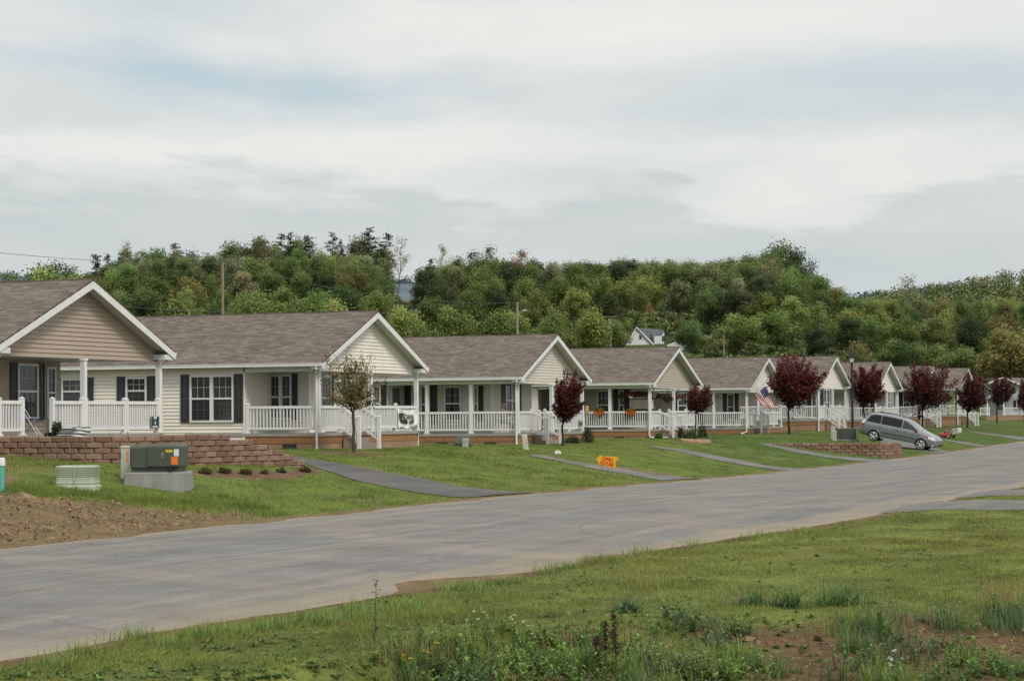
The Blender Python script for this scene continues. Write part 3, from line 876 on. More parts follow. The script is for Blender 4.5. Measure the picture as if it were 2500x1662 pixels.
def window(parent, o, u, n, w, h, glass=None, sashes=1, shutter=None, sl=True, sr=True, sw=.33, grid=(3, 2), lower_grid=True, name='window', colr=None):
    """o: lower left corner, u: unit vector along the wall, n: outward; double-hung sashes with bars"""
    o, u, n = Vector(o), Vector(u), Vector(n); up = Vector((0, 0, 1))
    frm = MB(); fm = frm; um = MB(); lm = MB(); gp = MB()

    def bar(x0, x1, z0, z1, d0, d1):
        nonlocal fm
        c = o + u * (x0 + x1) / 2 + up * (z0 + z1) / 2 + n * (d0 + d1) / 2
        fm.obox(c, u * (x1 - x0) / 2, n * (d1 - d0) / 2, up * (z1 - z0) / 2)
    t = .065; wu = w / sashes
    for k in range(sashes):
        a = k * wu; b = a + wu
        bar(a, a + t, t, h - t, .0, .05); bar(b - t, b, t, h - t, .0, .05); bar(a, b, h - t, h, .0, .05); bar(a, b, 0, t, .0, .06)
        mid = h * .5
        bar(a + t, b - t, mid - .025, mid + .03, .012, .045)
        gw = .008
        for (z0, z1, on) in ((mid + .03, h - t, True), (t, mid - .025, lower_grid)):
            if not on: continue
            fm = um if z1 > mid else lm
            for i in range(1, grid[0]):
                x = a + t + (wu - 2 * t) * i / grid[0]; bar(x - gw, x + gw, z0, z1, .012, .024)
            for i in range(1, grid[1]):
                z = z0 + (z1 - z0) * i / grid[1]; bar(a + t, b - t, z - gw, z + gw, .0125, .0235)
        fm = frm
        p = o + u * (a + t) + up * t + n * .013
        gp.quad(p, p + u * (wu - 2 * t), p + u * (wu - 2 * t) + up * (h - 2 * t), p + up * (h - 2 * t))
    f = fm.build(name, colr or WHITE, parent)
    gp.build('pane', glass or GLASS, f)
    if um.v: um.build('muntin', MUNT, f)
    if lm.v: lm.build('muntin', MUNT_DIM, f)
    if shutter:
        for on, x in ((sl, -sw - .015), (sr, w + .015)):
            if not on: continue
            s = MB()
            so = o + u * x

            def sb(x0, x1, z0, z1, d0, d1):
                c = so + u * (x0 + x1) / 2 + up * (z0 + z1) / 2 + n * (d0 + d1) / 2
                s.obox(c, u * (x1 - x0) / 2, n * (d1 - d0) / 2, up * (z1 - z0) / 2)
            sb(0, sw, -.01, h + .03, .0, .022)
            e = .055
            sb(0, e, -.01, h + .03, .0225, .04); sb(sw - e, sw, -.01, h + .03, .0225, .04)
            for z0, z1 in ((-.01, .07), (h * .47, h * .54), (h - .05, h + .03)): sb(e, sw - e, z0, z1, .0225, .0395)
            for z0, z1 in ((.10, h * .44), (h * .57, h - .08)): sb(e + .035, sw - e - .035, z0, z1, .0225, .034)
            s.build('shutter', shutter, parent)
    return f


def railing(parent, a, b, z0=0.0, z1=None, newel=(False, False), step=.118, top=.90, low=.12, name='railing'):
    """a rail with square balusters from plan point a to b (z0 at a, z1 at b), one mesh; newels are parts of their own"""
    z1 = z0 if z1 is None else z1
    A, B = Vector((*a, z0)), Vector((*b, z1)); d = B - A; L = math.hypot(d.x, d.y); u = Vector((d.x, d.y, 0)) / L
    n = Vector((u.y, -u.x, 0)); up = Vector((0, 0, 1)); sl = (z1 - z0) / L
    mb = MB()

    def rail(zc, hh, ww):
        P0 = A + up * zc; P1 = B + up * zc
        vs = [p + n * s * ww + up * t * hh for p in (P0, P1) for s, t in ((-1, -1), (1, -1), (1, 1), (-1, 1))]
        mb.add(vs, [(0, 1, 2, 3), (7, 6, 5, 4), (0, 4, 5, 1), (1, 5, 6, 2), (2, 6, 7, 3), (3, 7, 4, 0)])
    rail(top - .045, .045, .04); rail(low + .035, .035, .03)
    k = max(1, int(L / step)); st = L / k
    for i in range(k):
        p = A + u * (st * (i + .5)); zz = sl * st * (i + .5)
        w = .019
        mb.obox(p + up * (zz + (top + low) / 2 - .01), u * w, n * w, up * ((top - low) / 2 - .062))
    o = mb.build(name, RAILW, parent)
    for on, p in ((newel[0], A), (newel[1], B)):
        if on: newel_post(parent, p.x, p.y, p.z, p.z + top + .08)
    return o


def newel_post(parent, x, y, z0, z1, w=.055):
    mb = MB(); mb.box(x - w, x + w, y - w, y + w, z0 + .05, z1 - .03); mb.box(x - w - .03, x + w + .03, y - w - .03, y + w + .03, z0, z0 + .05)
    c = w + .012
    mb.add([(x - c, y - c, z1 - .03), (x + c, y - c, z1 - .03), (x + c, y + c, z1 - .03), (x - c, y + c, z1 - .03), (x, y, z1 + .03)], [(3, 2, 1, 0), (0, 1, 4), (1, 2, 4), (2, 3, 4), (3, 0, 4)])
    return mb.build('newel_post', RAILW, parent)


def porch_post(parent, x, y, z0=0.0, z1=2.04, w=.068):
    mb = MB(); mb.box(x - w, x + w, y - w, y + w, z0 + .09, z1 - .06)
    mb.box(x - w - .035, x + w + .035, y - w - .035, y + w + .035, z0, z0 + .045); mb.box(x - w - .018, x + w + .018, y - w - .018, y + w + .018, z0 + .045, z0 + .09)
    mb.box(x - w - .022, x + w + .022, y - w - .022, y + w + .022, z1 - .06, z1 - .002)
    return mb.build('porch_post', RAILW, parent)


def house(xf, yc, apex_z, label, side_m, gable_m, shut_m, d1=1.5, p1=2.0, y1=2.0, p2=5.0, y2=None, lp=5.9, length=14.0, side_posts=(), stair=True,
          rail_front=True, wins=(), body_m=None, ground=None, mid_post=.06, front_sections=None, spout='drop', vents=(), trim=None, group='white porched houses in a row along the street'):
    """one ranch house, gable to the street (+x), porch in the near front corner. wins: (plane, x0, y0, x1, y1 in picture px, kwargs)"""
    fz = apex_z - RIDGE
    g = gz(xf + .3, yc - 3) if ground is None else ground
    root = empty('ranch_house', (xf, yc, fz)); tag(root, label, 'house', group)
    y2 = y1 if y2 is None else y2
    body_m = body_m or side_m
    yr = -WALLY + d1; gd = g - fz - .25
    # walls
    wl = MB()
    siding_run(wl, (-length + .3, -WALLY), (-lp, -WALLY), (0, -1), gd + .12, EAVE - .1)
    wl.quad((-length + .3, -WALLY + .03, -.9), (-lp, -WALLY + .03, -.9), (-lp, -WALLY + .03, EAVE), (-length + .3, -WALLY + .03, EAVE))
    wl.build('wall', side_m, root)
    fw = MB()
    siding_run(fw, (-lp, -WALLY), (-lp, yr), (1, 0), .0, 2.1)
    siding_run(fw, (-lp, yr), (-p1, yr), (0, -1), .0, 2.1)
    siding_run(fw, (-p1, yr), (-p1, y1), (1, 0), .0, 2.1)
    siding_run(fw, (-p1, y1), (-p2, y1), (0, 1), .0, 2.1)
    p3 = max(p1, p2)
    if y2 > y1:
        siding_run(fw, (-p2, y1), (-p2, y2), (1, 0), .0, 2.1)
        siding_run(fw, (-p2, y2), (-p2 - 3, y2), (0, 1), .0, 2.1); p3 = p2 + 3
    siding_run(fw, (-p3, y2), (-p3, WALLY), (1, 0), .0, 2.1)
    siding_run(fw, (-p3, WALLY), (-length + .3, WALLY), (0, 1), gd, 2.1)
    siding_run(fw, (-length + .3, WALLY), (-length + .3, -WALLY), (-1, 0), gd, EAVE - .1)
    fw.build('porch_wall', body_m, root)
    for x, y in ((-lp, -WALLY), (-p1, yr), (-p1, y1), (-length + .3, -WALLY)):
        ct = MB(); ct.box(x - .05, x + .03, y - .03, y + .05, .02 if y > -WALLY else gd + .1, 2.08 if y > -WALLY else EAVE - .12)
        ct.build('corner_trim', trim or side_m, root)
    # gable
    gb = MB(); gx = -RAKE; zb = 2.035; sl = RISE / HALF

    def lim(z):
        hw = min(WALLY + .02, max(0.02, (RIDGE - .16 - z) / sl)); return (.5 - hw / (2 * WALLY + .04), .5 + hw / (2 * WALLY + .04))
    siding_run(gb, (gx, -WALLY - .02), (gx, WALLY + .02), (1, 0), zb, RIDGE - .17, top_f=lim)
    gb.build('gable', gable_m, root)
    # roof
    rf = MB(); th = .05
    for s in (-1, 1):
        a, b = (0.0, 0.0, RIDGE), (0.0, s * HALF, EAVE); c, d = (-length, s * HALF, EAVE), (-length, 0.0, RIDGE)
        q = [a, b, c, d]; lo = [(x, y, z - th) for x, y, z in q]
        if s < 0:
            rf.add(q + lo, [(3, 2, 1, 0), (4, 5, 6, 7), (0, 1, 5, 4), (1, 2, 6, 5), (2, 3, 7, 6)])
        else:
            rf.add(q + lo, [(0, 1, 2, 3), (7, 6, 5, 4), (1, 0, 4, 5), (2, 1, 5, 6), (3, 2, 6, 7)])
    sc = math.hypot(HALF, RISE) / HALF
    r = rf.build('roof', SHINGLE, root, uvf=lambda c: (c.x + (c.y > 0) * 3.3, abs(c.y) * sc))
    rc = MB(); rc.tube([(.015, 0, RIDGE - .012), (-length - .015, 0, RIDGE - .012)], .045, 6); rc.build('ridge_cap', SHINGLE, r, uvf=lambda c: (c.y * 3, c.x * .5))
    # rake boards, soffit, returns
    fa = MB(); fh = .20; up = Vector((0, 0, 1))
    for s in (-1, 1):
        d = Vector((0, s * HALF, -RISE)).normalized()
        for x0, x1, h in ((.004, -.028, fh),):
            A = Vector((0, 0, RIDGE - th)); B = Vector((0, s * (HALF + .012), EAVE - th)); hv = up * -h
            vs = [A + Vector((x0, 0, 0)), B + Vector((x0, 0, 0)), B + Vector((x0, 0, 0)) + hv * .9, A + Vector((x0, 0, 0)) + hv]
            vs += [v + Vector((x1 - x0, 0, 0)) for v in vs]
            f = [(0, 1, 2, 3), (7, 6, 5, 4), (0, 4, 5, 1), (1, 5, 6, 2), (2, 6, 7, 3)]
            fa.add(vs, f if s > 0 else [q[::-1] for q in f])
        fa.box(-.03, -RAKE - .01, s * (WALLY - .25), s * (HALF + .005), EAVE - .235, EAVE - .09)
    fa.build('fascia', WHITE, root)
    sf = MB()
    for s in (-1, 1):
        A = Vector((-.03, 0, RIDGE - .155)); B = Vector((-.03, s * (HALF - .1), RIDGE - .155 - (HALF - .1) * sl)); off = Vector((-RAKE + .02, 0, 0))
        sf.add([A, B, B + off, A + off], [(0, 1, 2, 3)] if s < 0 else [(3, 2, 1, 0)])
        sf.box(-RAKE - .02, -length + .1, s * (WALLY - .02), s * (HALF - .02), EAVE - .12, EAVE - .10)
    sf.quad((-RAKE - .02, -WALLY, 2.055), (-RAKE - .02, WALLY, 2.055), (-p3, WALLY, 2.055), (-p3, -WALLY, 2.055))
    sf.quad((-p3, -WALLY, 2.056), (-p3, yr + .02, 2.056), (-lp - .1, yr + .02, 2.056), (-lp - .1, -WALLY, 2.056))
    sf.build('soffit', SOFFIT, root)
    # beam over the side porch
    bm = MB(); bm.box(-lp - .02, -RAKE - .03, -WALLY - .03, -WALLY + .09, 2.02, EAVE - .10); bm.build('porch_beam', WHITE, root)
    for s in (-1, 1):
        gt = MB()
        y = s * (HALF + .005); w = s * .10
        gt.box(-.02, -length + .02, y, y + w, EAVE - .135, EAVE - .03); gt.box(-.018, -length + .02, y + w * .85, y + w * 1.12, EAVE - .045, EAVE - .022)
        gt.build('gutter', WHITE, root)
    # deck and skirt
    dk = MB(); dk.box(-p3, -.26, -4.24, 4.24, -.10, 0)
    if lp > p3: dk.box(-lp, -p3 - .003, -4.24, yr + .05, -.10, -.002)
    dk.build('porch_deck', DECKM, root)
    if gd < -.3:
        st = MB(); st.box(-lp, -.30, -4.215, -4.17, -.335, -.10); st.box(-.345, -.30, -4.17, 4.215, -.335, -.10); st.build('skirt_board', SKIRT_TOP, root)
        sk = MB(); sk.box(-lp, -.315, -4.195, -4.15, gd - .3, -.336); sk.box(-.36, -.315, -4.15, 4.195, gd - .3, -.336); sk.build('skirt', SKIRT_LOW, root)
        for vx in vents:
            v = MB(); zc = -.335 - .02 - .11
            v.box(vx - .24, vx + .24, -4.225, -4.19, zc - .10, zc + .10)
            vo = v.build('vent', VENTM, root)
            l = MB()
            for k in range(5): l.box(vx - .20, vx + .20, -4.232, -4.2255, zc - .085 + k * .037, zc - .065 + k * .037)
            l.build('louvre', VENTG, vo)
    # posts
    px, py = -.34, WALLY - .06
    for y in (-py, mid_post, py):
        if y is not None: porch_post(root, px, y)
    for x in side_posts: porch_post(root, x, -py)
    # rails: side, front with a gap for the steps
    xs = sorted([px - .02] + list(side_posts) + [-lp + .05], reverse=True)
    for i in range(len(xs) - 1):
        a, b = xs[i], xs[i + 1]
        if b == xs[-1]: newel_post(root, b + .05, -py, 0, .98)
        railing(root, (b + .08, -py), (a - .07, -py))
    s0, s1 = -2.45, -.80
    if rail_front:
        if stair:
            railing(root, (px, -py + .07), (px, s0 - .05), step=.125)
            newel_post(root, px, s0, 0, .98); newel_post(root, px, s1, 0, .98)
            segs = [(s1 + .05, mid_post - .07), (mid_post + .07, 2.2), (2.31, py - .07)]
            newel_post(root, px, 2.25, 0, .98)
            for a, b in segs: railing(root, (px, a), (px, b), step=.125)
            nst = max(2, int(round((fz - g) / .17))); rz = (fz - g) / nst
            sm_ = MB()
            for k in range(nst - 1):
                z = -rz * (k + 1); sm_.box(-.25 + k * .26, -.25 + (k + 1) * .26 + .02, s0 + .06, s1 - .06, g - fz - .2 - k * .01, z)
            sm_.build('steps', STEPM, root)
            xb = -.25 + (nst - 1) * .26 + .08
            for y in (s0, s1):
                railing(root, (px + .05, y), (xb - .05, y), 0, -(fz - g) + .16, step=.13, top=.88, name='stair_rail')
                newel_post(root, xb, y, g - fz - .05, .92 - (fz - g) + .18)
        else:
            for a, b in (front_sections or []): railing(root, (px, a), (px, b), newel=(True, True), step=.125)
    # downspout at the near corner
    if spout:
        ds = MB(); y0 = -HALF - .06; gzl = g - fz
        pts = [(-.20, y0, EAVE - .13), (-.20, y0, EAVE - .22), (px, -py - .13, EAVE - .42), (px, -py - .13, gzl + .12)]
        pts += {'drop': [(px + .02, -py - .16, gzl - .02)], 'long': [(px + .10, -py - .14, gzl + .03), (px + .95, -py - .16, gzl + .04)], 'kick': [(px - .25, -py - .45, gzl + .02)]}[spout]
        ds.tube(pts, .045, 6); ds.build('downspout', WHITE, root)
        d2 = MB(); d2.tube([(-.20, HALF + .06, EAVE - .13), (-.20, HALF + .06, EAVE - .2), (px, py + .12, EAVE - .4), (px, py + .12, gzl)], .04, 6); d2.build('downspout', WHITE, root)
    planes = {'L': ('y', yc - WALLY), 'R': ('y', yc + yr), 'F': ('x', xf - p1), 'G': ('x', xf - p2), 'S': ('x', xf - lp)}
    for pl, x0, ya, x1, yb, kw in wins:
        ax, val = planes[pl]; fn = on_y if ax == 'y' else on_x
        val = val - .018 if ax == 'y' else val + .018
        a, b = fn(x0, yb, val), fn(x1, ya, val)
        if ax == 'y': u, n, w = (1, 0, 0), (0, -1, 0), b.x - a.x
        else: u, n, w = (0, 1, 0), (1, 0, 0), b.y - a.y
        kw = dict(kw); kind = kw.pop('kind', 'window')
        loc = a - Vector((xf, yc, fz)); h = b.z - a.z
        if kind == 'door':
            d = MB(); L = Vector(loc); L.z = .02; U, N = Vector(u), Vector(n); Z = Vector((0, 0, 1))
            d.obox(L + U * w / 2 + Z * 1.0 + N * .02, U * (w / 2 + .05), N * .02, Z * 1.0)
            do = d.build('door', WHITE, root)
            p = MB(); q = L + U * .07 + Z * .12 + N * .043
            p.quad(q, q + U * (w - .14), q + U * (w - .14) + Z * 1.78, q + Z * 1.78); p.build('pane', kw.get('glass', GLASS), do)
            hmb = MB(); hmb.obox(L + U * (w - .02) + Z * .98 + N * .06, U * .02, N * .02, Z * .06); hmb.build('handle', simple('brass', (.45, .33, .12), .3, metal=1), do)
        else:
            window(root, loc, u, n, w, h, shutter=shut_m if kw.pop('shut', True) else None, **kw)
    return root


CREAM = vinyl('cream_siding', (0.84, 0.775, 0.72)); PALE = vinyl('pale_siding', (0.79, 0.735, 0.695)); TAN = vinyl('tan_siding', (0.43, 0.35, 0.285))
GREIGE = vinyl('greige_siding', (0.66, 0.61, 0.56)); TAUPE = vinyl('taupe_siding', (0.48, 0.42, 0.35)); IVORY = vinyl('ivory_siding', (0.83, 0.785, 0.725))
SLATE = simple('slate_shutter', (0.036, 0.038, 0.046), .5, .1); UMBER = simple('umber_shutter', (0.030, 0.024, 0.023), .5, .1)
GREEN = simple('green_shutter', (0.010, 0.022, 0.024), .5, .1); BLACK = simple('black_shutter', (0.014, 0.014, 0.016), .5, .1); MAROON = simple('brown_shutter', (0.05, 0.025, 0.022), .5, .1)
def build_houses():
    H = {}
    H[1] = house(-31.36, 52.6, 5.81, 'tan sided house with brown shutters above the curved block wall', TAN, TAN, UMBER, d1=1.2, p1=2.0, y1=.75, p2=3.0, y2=3.2, lp=2.6, stair=False, ground=1.60,
                 front_sections=[(-4.0, -2.95), (-1.5, -.02), (.15, 2.2), (2.3, 4.06)], spout='drop',
                 wins=[('F', 41, 888, 91, 1024, dict(sw=.32)), ('G', 112, 896, 134, 1022, dict(shut=False, grid=(2, 2)))])
    H[2] = house(-31.12, 71.0, 5.70, 'cream sided house with slate shutters behind the young bronze-leaved tree', CREAM, CREAM, SLATE, d1=2.0, p1=1.6, y1=-1.0, p2=5.2, lp=3.0, vents=(-1.35,),
                 wins=[('L', 464.4, 914.6, 571, 1031, dict(sashes=2, sw=.33)), ('L', 308, 920, 359, 988, dict(sw=.33)), ('L', 151, 923, 207, 988, dict(sw=.33)),
                       ('R', 659, 914, 712.6, 1024, dict(sashes=2, sw=.2, grid=(2, 2))), ('F', 781.7, 919, 806, 1024, dict(sw=.22, glass=GLASS_DIM))])
    H[3] = house(-31.2, 90.1, 5.49, 'greige sided house with a long side porch, dark green shutters and a seated person', PALE, GREIGE, GREEN, d1=1.5, p1=2.0, y1=2.07, p2=5.0, lp=6.1, side_posts=(-2.35, -4.3), vents=(-1.5, -3.6, -5.9),
                 body_m=GREIGE,
                 wins=[('S', 955, 937, 975, 1055, dict(kind='door', glass=simple('door_grey', (.16, .19, .18), .25))), ('R', 1005, 941, 1050, 1033, dict(sashes=2, sw=.3, grid=(2, 2), glass=GLASS_DIM)), ('R', 1085, 942, 1126, 1028, dict(shut=False, grid=(3, 2))),
                       ('R', 1157, 943, 1168, 1027, dict(sl=False, sw=.2, grid=(2, 2))), ('F', 1233, 934, 1263, 1022, dict(sashes=2, sw=.4, grid=(2, 2), glass=GLASS_DIM)), ('L', 912, 940, 930, 1030, dict(sl=True, sr=True, sw=.25))])
    H[4] = house(-31.77, 110.6, 5.48, 'taupe gabled house with orange flower boxes on the porch rail', PALE, TAUPE, BLACK, d1=1.7, p1=1.9, y1=1.2, p2=5, lp=6.2, side_posts=(-2.4, -4.35), vents=(-1.9, -5.0), body_m=TAUPE, spout='long',
                 wins=[('S', 1432, 950, 1445, 1045, dict(kind='door')), ('R', 1458, 952, 1491, 1025, dict(shut=False)), ('R', 1511, 952, 1524, 1025, dict(sw=.25, grid=(2, 2), glass=GLASS_DIM)), ('L', 1352, 950, 1372, 1030, dict(sashes=1))])
    H[5] = house(-32.06, 130.9, 5.40, 'pale sided house flying the striped flag from its porch post', IVORY, IVORY, MAROON, d1=1.6, p1=2.2, y1=1.4, p2=5, lp=6.0, side_posts=(-2.3, -4.3), vents=(-1.6,), body_m=PALE, spout='kick',
                 wins=[('R', 1776, 961, 1793, 1025, dict(sashes=1, sw=.25, grid=(2, 2))), ('L', 1655, 958, 1678, 1022, dict()), ('R', 1700, 960, 1722, 1030, dict(shut=False))])
    H[6] = house(-31.31, 146.5, 5.77, 'white sided house behind the largest plum tree and the topiary', IVORY, IVORY, BLACK, d1=1.6, p1=2.2, y1=1.4, p2=5, lp=6.0, side_posts=(-2.3, -4.3), body_m=PALE,
                 wins=[('R', 1982, 962, 1994, 1020, dict(sw=.3, grid=(2, 2))), ('F', 2010, 950, 2025, 1015, dict(sw=.25, sashes=2, grid=(2, 2)))])
    H[7] = house(-30.44, 160.7, 5.66, 'white sided house rising directly behind the grey minivan', IVORY, IVORY, BLACK, d1=1.6, p1=2.2, y1=1.4, p2=5, lp=6.0, side_posts=(-2.3, -4.3), body_m=PALE,
                 wins=[('R', 2110, 960, 2124, 1015, dict(sw=.3)), ('F', 2165, 955, 2180, 1010, dict(sw=.25, sashes=2, grid=(2, 2)))])
    H[8] = house(-31.0, 182.0, 5.75, 'brown roofed house half hidden by the broad plum tree beyond the minivan', IVORY, IVORY, BLACK, d1=1.6, p1=2.2, y1=1.4, p2=5, lp=6.0, side_posts=(-2.3, -4.3), body_m=PALE,
                 wins=[('R', 2205, 955, 2222, 1008, dict(sw=.3))])
    H[9] = house(-31.0, 199.9, 5.88, 'last brown roofed house in line with its gable cut by a plum tree', IVORY, IVORY, BLACK, d1=1.6, p1=2.2, y1=1.4, p2=5, lp=6.0, side_posts=(-2.3, -4.3), body_m=GREIGE,
                 wins=[('R', 2330, 955, 2338, 1005, dict(shut=False))])
    return H


HOUSES = build_houses()
# ------------------------------------------------------------------ trees
BARK = simple('bark', (0.085, 0.065, 0.048), .95, .35, 8, bmp=.5)
BARK_PALE = simple('pale_bark', (0.16, 0.135, 0.11), .95, .3, 8, bmp=.4)
BARK_DARK = simple('dark_bark', (0.040, 0.030, 0.027), .95, .3, 8)
LEAF = attr_mat('leaf', .7, .40, .12)
PLUM = attr_mat('plum_leaf', .5, .18, .35)


def leaf_quads(P, size, r, flat=0.0, ratio=.55, face=None):
    """rhombic leaves centred at P (n,3)"""
    n = len(P)
    d = r.normal(0, 1, (n, 3)); d[:, 2] *= (1 - flat); d /= np.linalg.norm(d, axis=1)[:, None]
    e = r.normal(0, 1, (n, 3)); e -= (e * d).sum(1)[:, None] * d; e /= np.linalg.norm(e, axis=1)[:, None]
    if face is not None:
        flip = ((np.cross(d, e) * face).sum(1) > 0)[:, None]; e = np.where(flip, -e, e)
    s = size[:, None] * .5
    V = np.stack([P - d * s, P + e * s * ratio, P + d * s, P - e * s * ratio], 1)
    return V.reshape(-1, 3), np.arange(n * 4).reshape(n, 4)


def limb(mb, a, b, r0, r1, r, seg=5, wob=.06, n=4):
    a, b = Vector(a), Vector(b); L = (b - a).length
    pts = [a.lerp(b, k / n) + (Vector((r.uniform(-1, 1), r.uniform(-1, 1), r.uniform(-.5, 1))) * wob * L * (0 < k < n)) for k in range(n + 1)]
    mb.tube(pts, [r0 + (r1 - r0) * k / n for k in range(n + 1)], seg, cap=False)
    return pts


def broadleaf(seed, nleaf=3200, lobes=13, hgt=10.0, crown=(3.6, 3.6, 3.6), base=.38, size=.30, sparse=0.0, bark=None):
    """proto tree of height hgt: Empty > trunk, crown"""
    r = random.Random(seed); g = np.random.default_rng(seed)
    root = empty('broadleaf_tree'); root.hide_render = False
    mb = MB(); zc = hgt - crown[2]; rx, ry, rz = crown
    zt = hgt * base
    tp = limb(mb, (0, 0, -.6), (r.uniform(-.3, .3), r.uniform(-.3, .3), hgt * .72), .17 * hgt / 10, .05, r, 6, .02, 6)
    C_, R_ = [], []
    for k in range(lobes):
        while True:
            v = np.array([r.uniform(-1, 1), r.uniform(-1, 1), r.uniform(-1, 1)])
            q = np.linalg.norm(v)
            if .35 < q < 1.02: break
        c = np.array([v[0] * rx * .82, v[1] * ry * .82, zc + v[2] * rz * .78])
        if v[2] > 0: c[:2] *= (1 - .35 * v[2])
        C_.append(c); R_.append(r.uniform(.15, .42) * (rx + rz) / 2)
        t = tp[min(5, 2 + int(4 * r.random() * .8))]
        limb(mb, t, Vector(c), .05 * hgt / 10, .012, r, 4, .05, 3)
    C_.append(np.array([r.uniform(-.3, .3), r.uniform(-.3, .3), hgt - .30 * rz])); R_.append(.30 * (rx + rz) / 2)
    C_.append(np.array([0, 0, zc])); R_.append(.55 * min(rx, rz))
    mb.build('trunk', bark or BARK, root, smooth=True)
    C_ = np.array(C_); R_ = np.array(R_)
    w = R_ ** 2; w /= w.sum()
    k = g.choice(len(C_), nleaf, p=w)
    d = g.normal(0, 1, (nleaf, 3)); d /= np.linalg.norm(d, axis=1)[:, None]
    rad = R_[k] * (g.uniform(0.12, 1, nleaf) ** .42) * (1 + .24 * g.normal(0, 1, nleaf))
    P = C_[k] + d * rad[:, None] * np.array([.88, .88, 1.12])
    # clumps: pull leaves towards local knots so that gaps open between them
    knots = P[g.integers(0, nleaf, max(40, nleaf // 22))]
    idx = g.integers(0, len(knots), nleaf)
    near = np.linalg.norm(knots[idx] - P, axis=1) < 1.6
    P[near] = P[near] * (.45 - .2 * sparse) + knots[idx][near] * (.55 + .2 * sparse)
    P += g.normal(0, .17 + .05 * sparse, P.shape)
    sz = size * g.uniform(.6, 1.35, nleaf)
    nv = (P - C_[k]) / R_[k][:, None] + np.array([0, 0, .35]); nv += g.normal(0, .26, nv.shape); nv /= np.linalg.norm(nv, axis=1)[:, None]
    V, F = leaf_quads(P, sz, g, .25, .6, nv)
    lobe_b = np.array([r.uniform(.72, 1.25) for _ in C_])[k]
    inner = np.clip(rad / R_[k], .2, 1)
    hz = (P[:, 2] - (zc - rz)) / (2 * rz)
    br = lobe_b * (.46 + .58 * inner) * (.52 + .60 * np.clip(hz, 0, 1)) * g.uniform(.86, 1.14, nleaf)  # crown shade put into the colour: inner and lower leaves darker
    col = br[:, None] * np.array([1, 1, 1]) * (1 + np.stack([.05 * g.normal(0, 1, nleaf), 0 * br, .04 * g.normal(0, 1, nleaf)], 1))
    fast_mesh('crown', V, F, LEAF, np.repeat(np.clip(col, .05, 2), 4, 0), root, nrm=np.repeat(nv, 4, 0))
    return root


def pine(seed, hgt=14, bare=.5, spread=2.6, nb=26, lean=0.0, size=.42):
    r = random.Random(seed); g = np.random.default_rng(seed)
    root = empty('pine_tree'); mb = MB()
    tip = Vector((lean * hgt, r.uniform(-.3, .3), hgt))
    tp = limb(mb, (0, 0, -.6), tip, .17, .03, r, 6, .012, 8)
    P = []; B = []
    for k in range(nb):
        f = bare + (1 - bare) * (k + r.random()) / nb
        j = min(7, int(f * 8)); o = tp[j].lerp(tp[j + 1], f * 8 - j)
        a = r.uniform(0, 6.28); L = spread * (1.05 - ((f - bare) / (1 - bare)) ** 1.6 * .8) * r.uniform(.45, 1.1)
        e = o + Vector((math.cos(a) * L, math.sin(a) * L, L * r.uniform(-.05, .32)))
        limb(mb, o, e, .045, .012, r, 4, .05, 3)
        n = int(50 * L / spread) + 22
        t = g.uniform(.35, 1.08, n)
        q = np.array(o) + (np.array(e) - np.array(o)) * t[:, None]
        q += g.normal(0, 1, (n, 3)) * np.array([.32, .32, .12]) * (spread / 2.6)
        P.append(q); B.append(np.full(n, r.uniform(.75, 1.25)))
    for k in range(5):
        f = bare * r.uniform(.45, 1); j = min(7, int(f * 8)); o = tp[j].lerp(tp[j + 1], f * 8 - j); a = r.uniform(0, 6.28)
        limb(mb, o, o + Vector((math.cos(a), math.sin(a), .1)) * r.uniform(.5, 1.4), .025, .008, r, 3, .05, 2)
    mb.build('trunk', BARK_DARK, root, smooth=True)
    P = np.concatenate(P); B = np.concatenate(B); n = len(P)
    V, F = leaf_quads(P, size * g.uniform(.6, 1.3, n), g, .5, .4)
    fast_mesh('crown', V, F, LEAF, np.repeat((B * g.uniform(.7, 1.3, n))[:, None] * np.ones(3), 4, 0), root)
    return root


def thin_tree(seed, hgt=13, nleaf=420, lean=.12, size=.34):
    """slender, nearly bare tree with a few tufts"""
    r = random.Random(seed); g = np.random.default_rng(seed)
    root = empty('thin_tree'); mb = MB()
    tp = limb(mb, (0, 0, -.6), (lean * hgt, 0, hgt), .13, .025, r, 5, .02, 8)
    ends = []
    for k in range(22):
        f = r.uniform(.45, 1); j = min(7, int(f * 8)); o = tp[j].lerp(tp[j + 1], f * 8 - j)
        a = r.uniform(0, 6.28); L = r.uniform(.8, 2.3) * (1.25 - f)* 1.6 + .4
        e = o + Vector((math.cos(a) * L * .7, math.sin(a) * L * .7, L * .8)); limb(mb, o, e, .035, .008, r, 3, .06, 3); ends.append(np.array(e)); ends.append(np.array(o.lerp(e, .6)))
    mb.build('trunk', BARK, root, smooth=True)
    E_ = np.array(ends); P = E_[g.integers(0, len(E_), nleaf)] + g.normal(0, .38, (nleaf, 3))
    V, F = leaf_quads(P, size * g.uniform(.6, 1.3, nleaf), g, .3)
    fast_mesh('crown', V, F, LEAF, np.repeat(g.uniform(.7, 1.3, (nleaf, 1)) * np.ones(3), 4, 0), root)
    return root


def roof_y(px):
    return float(np.interp(px, [0, 226, 330, 345, 923, 1000, 1010, 1361, 1400, 1410, 1658, 1690, 1878, 1900, 2044, 2175, 2200, 2366, 2400, 2448, 2500], [686, 682, 775, 776, 760, 800, 822, 815, 845, 850, 846, 875, 871, 870, 869, 883, 891, 898, 935, 923, 940]))


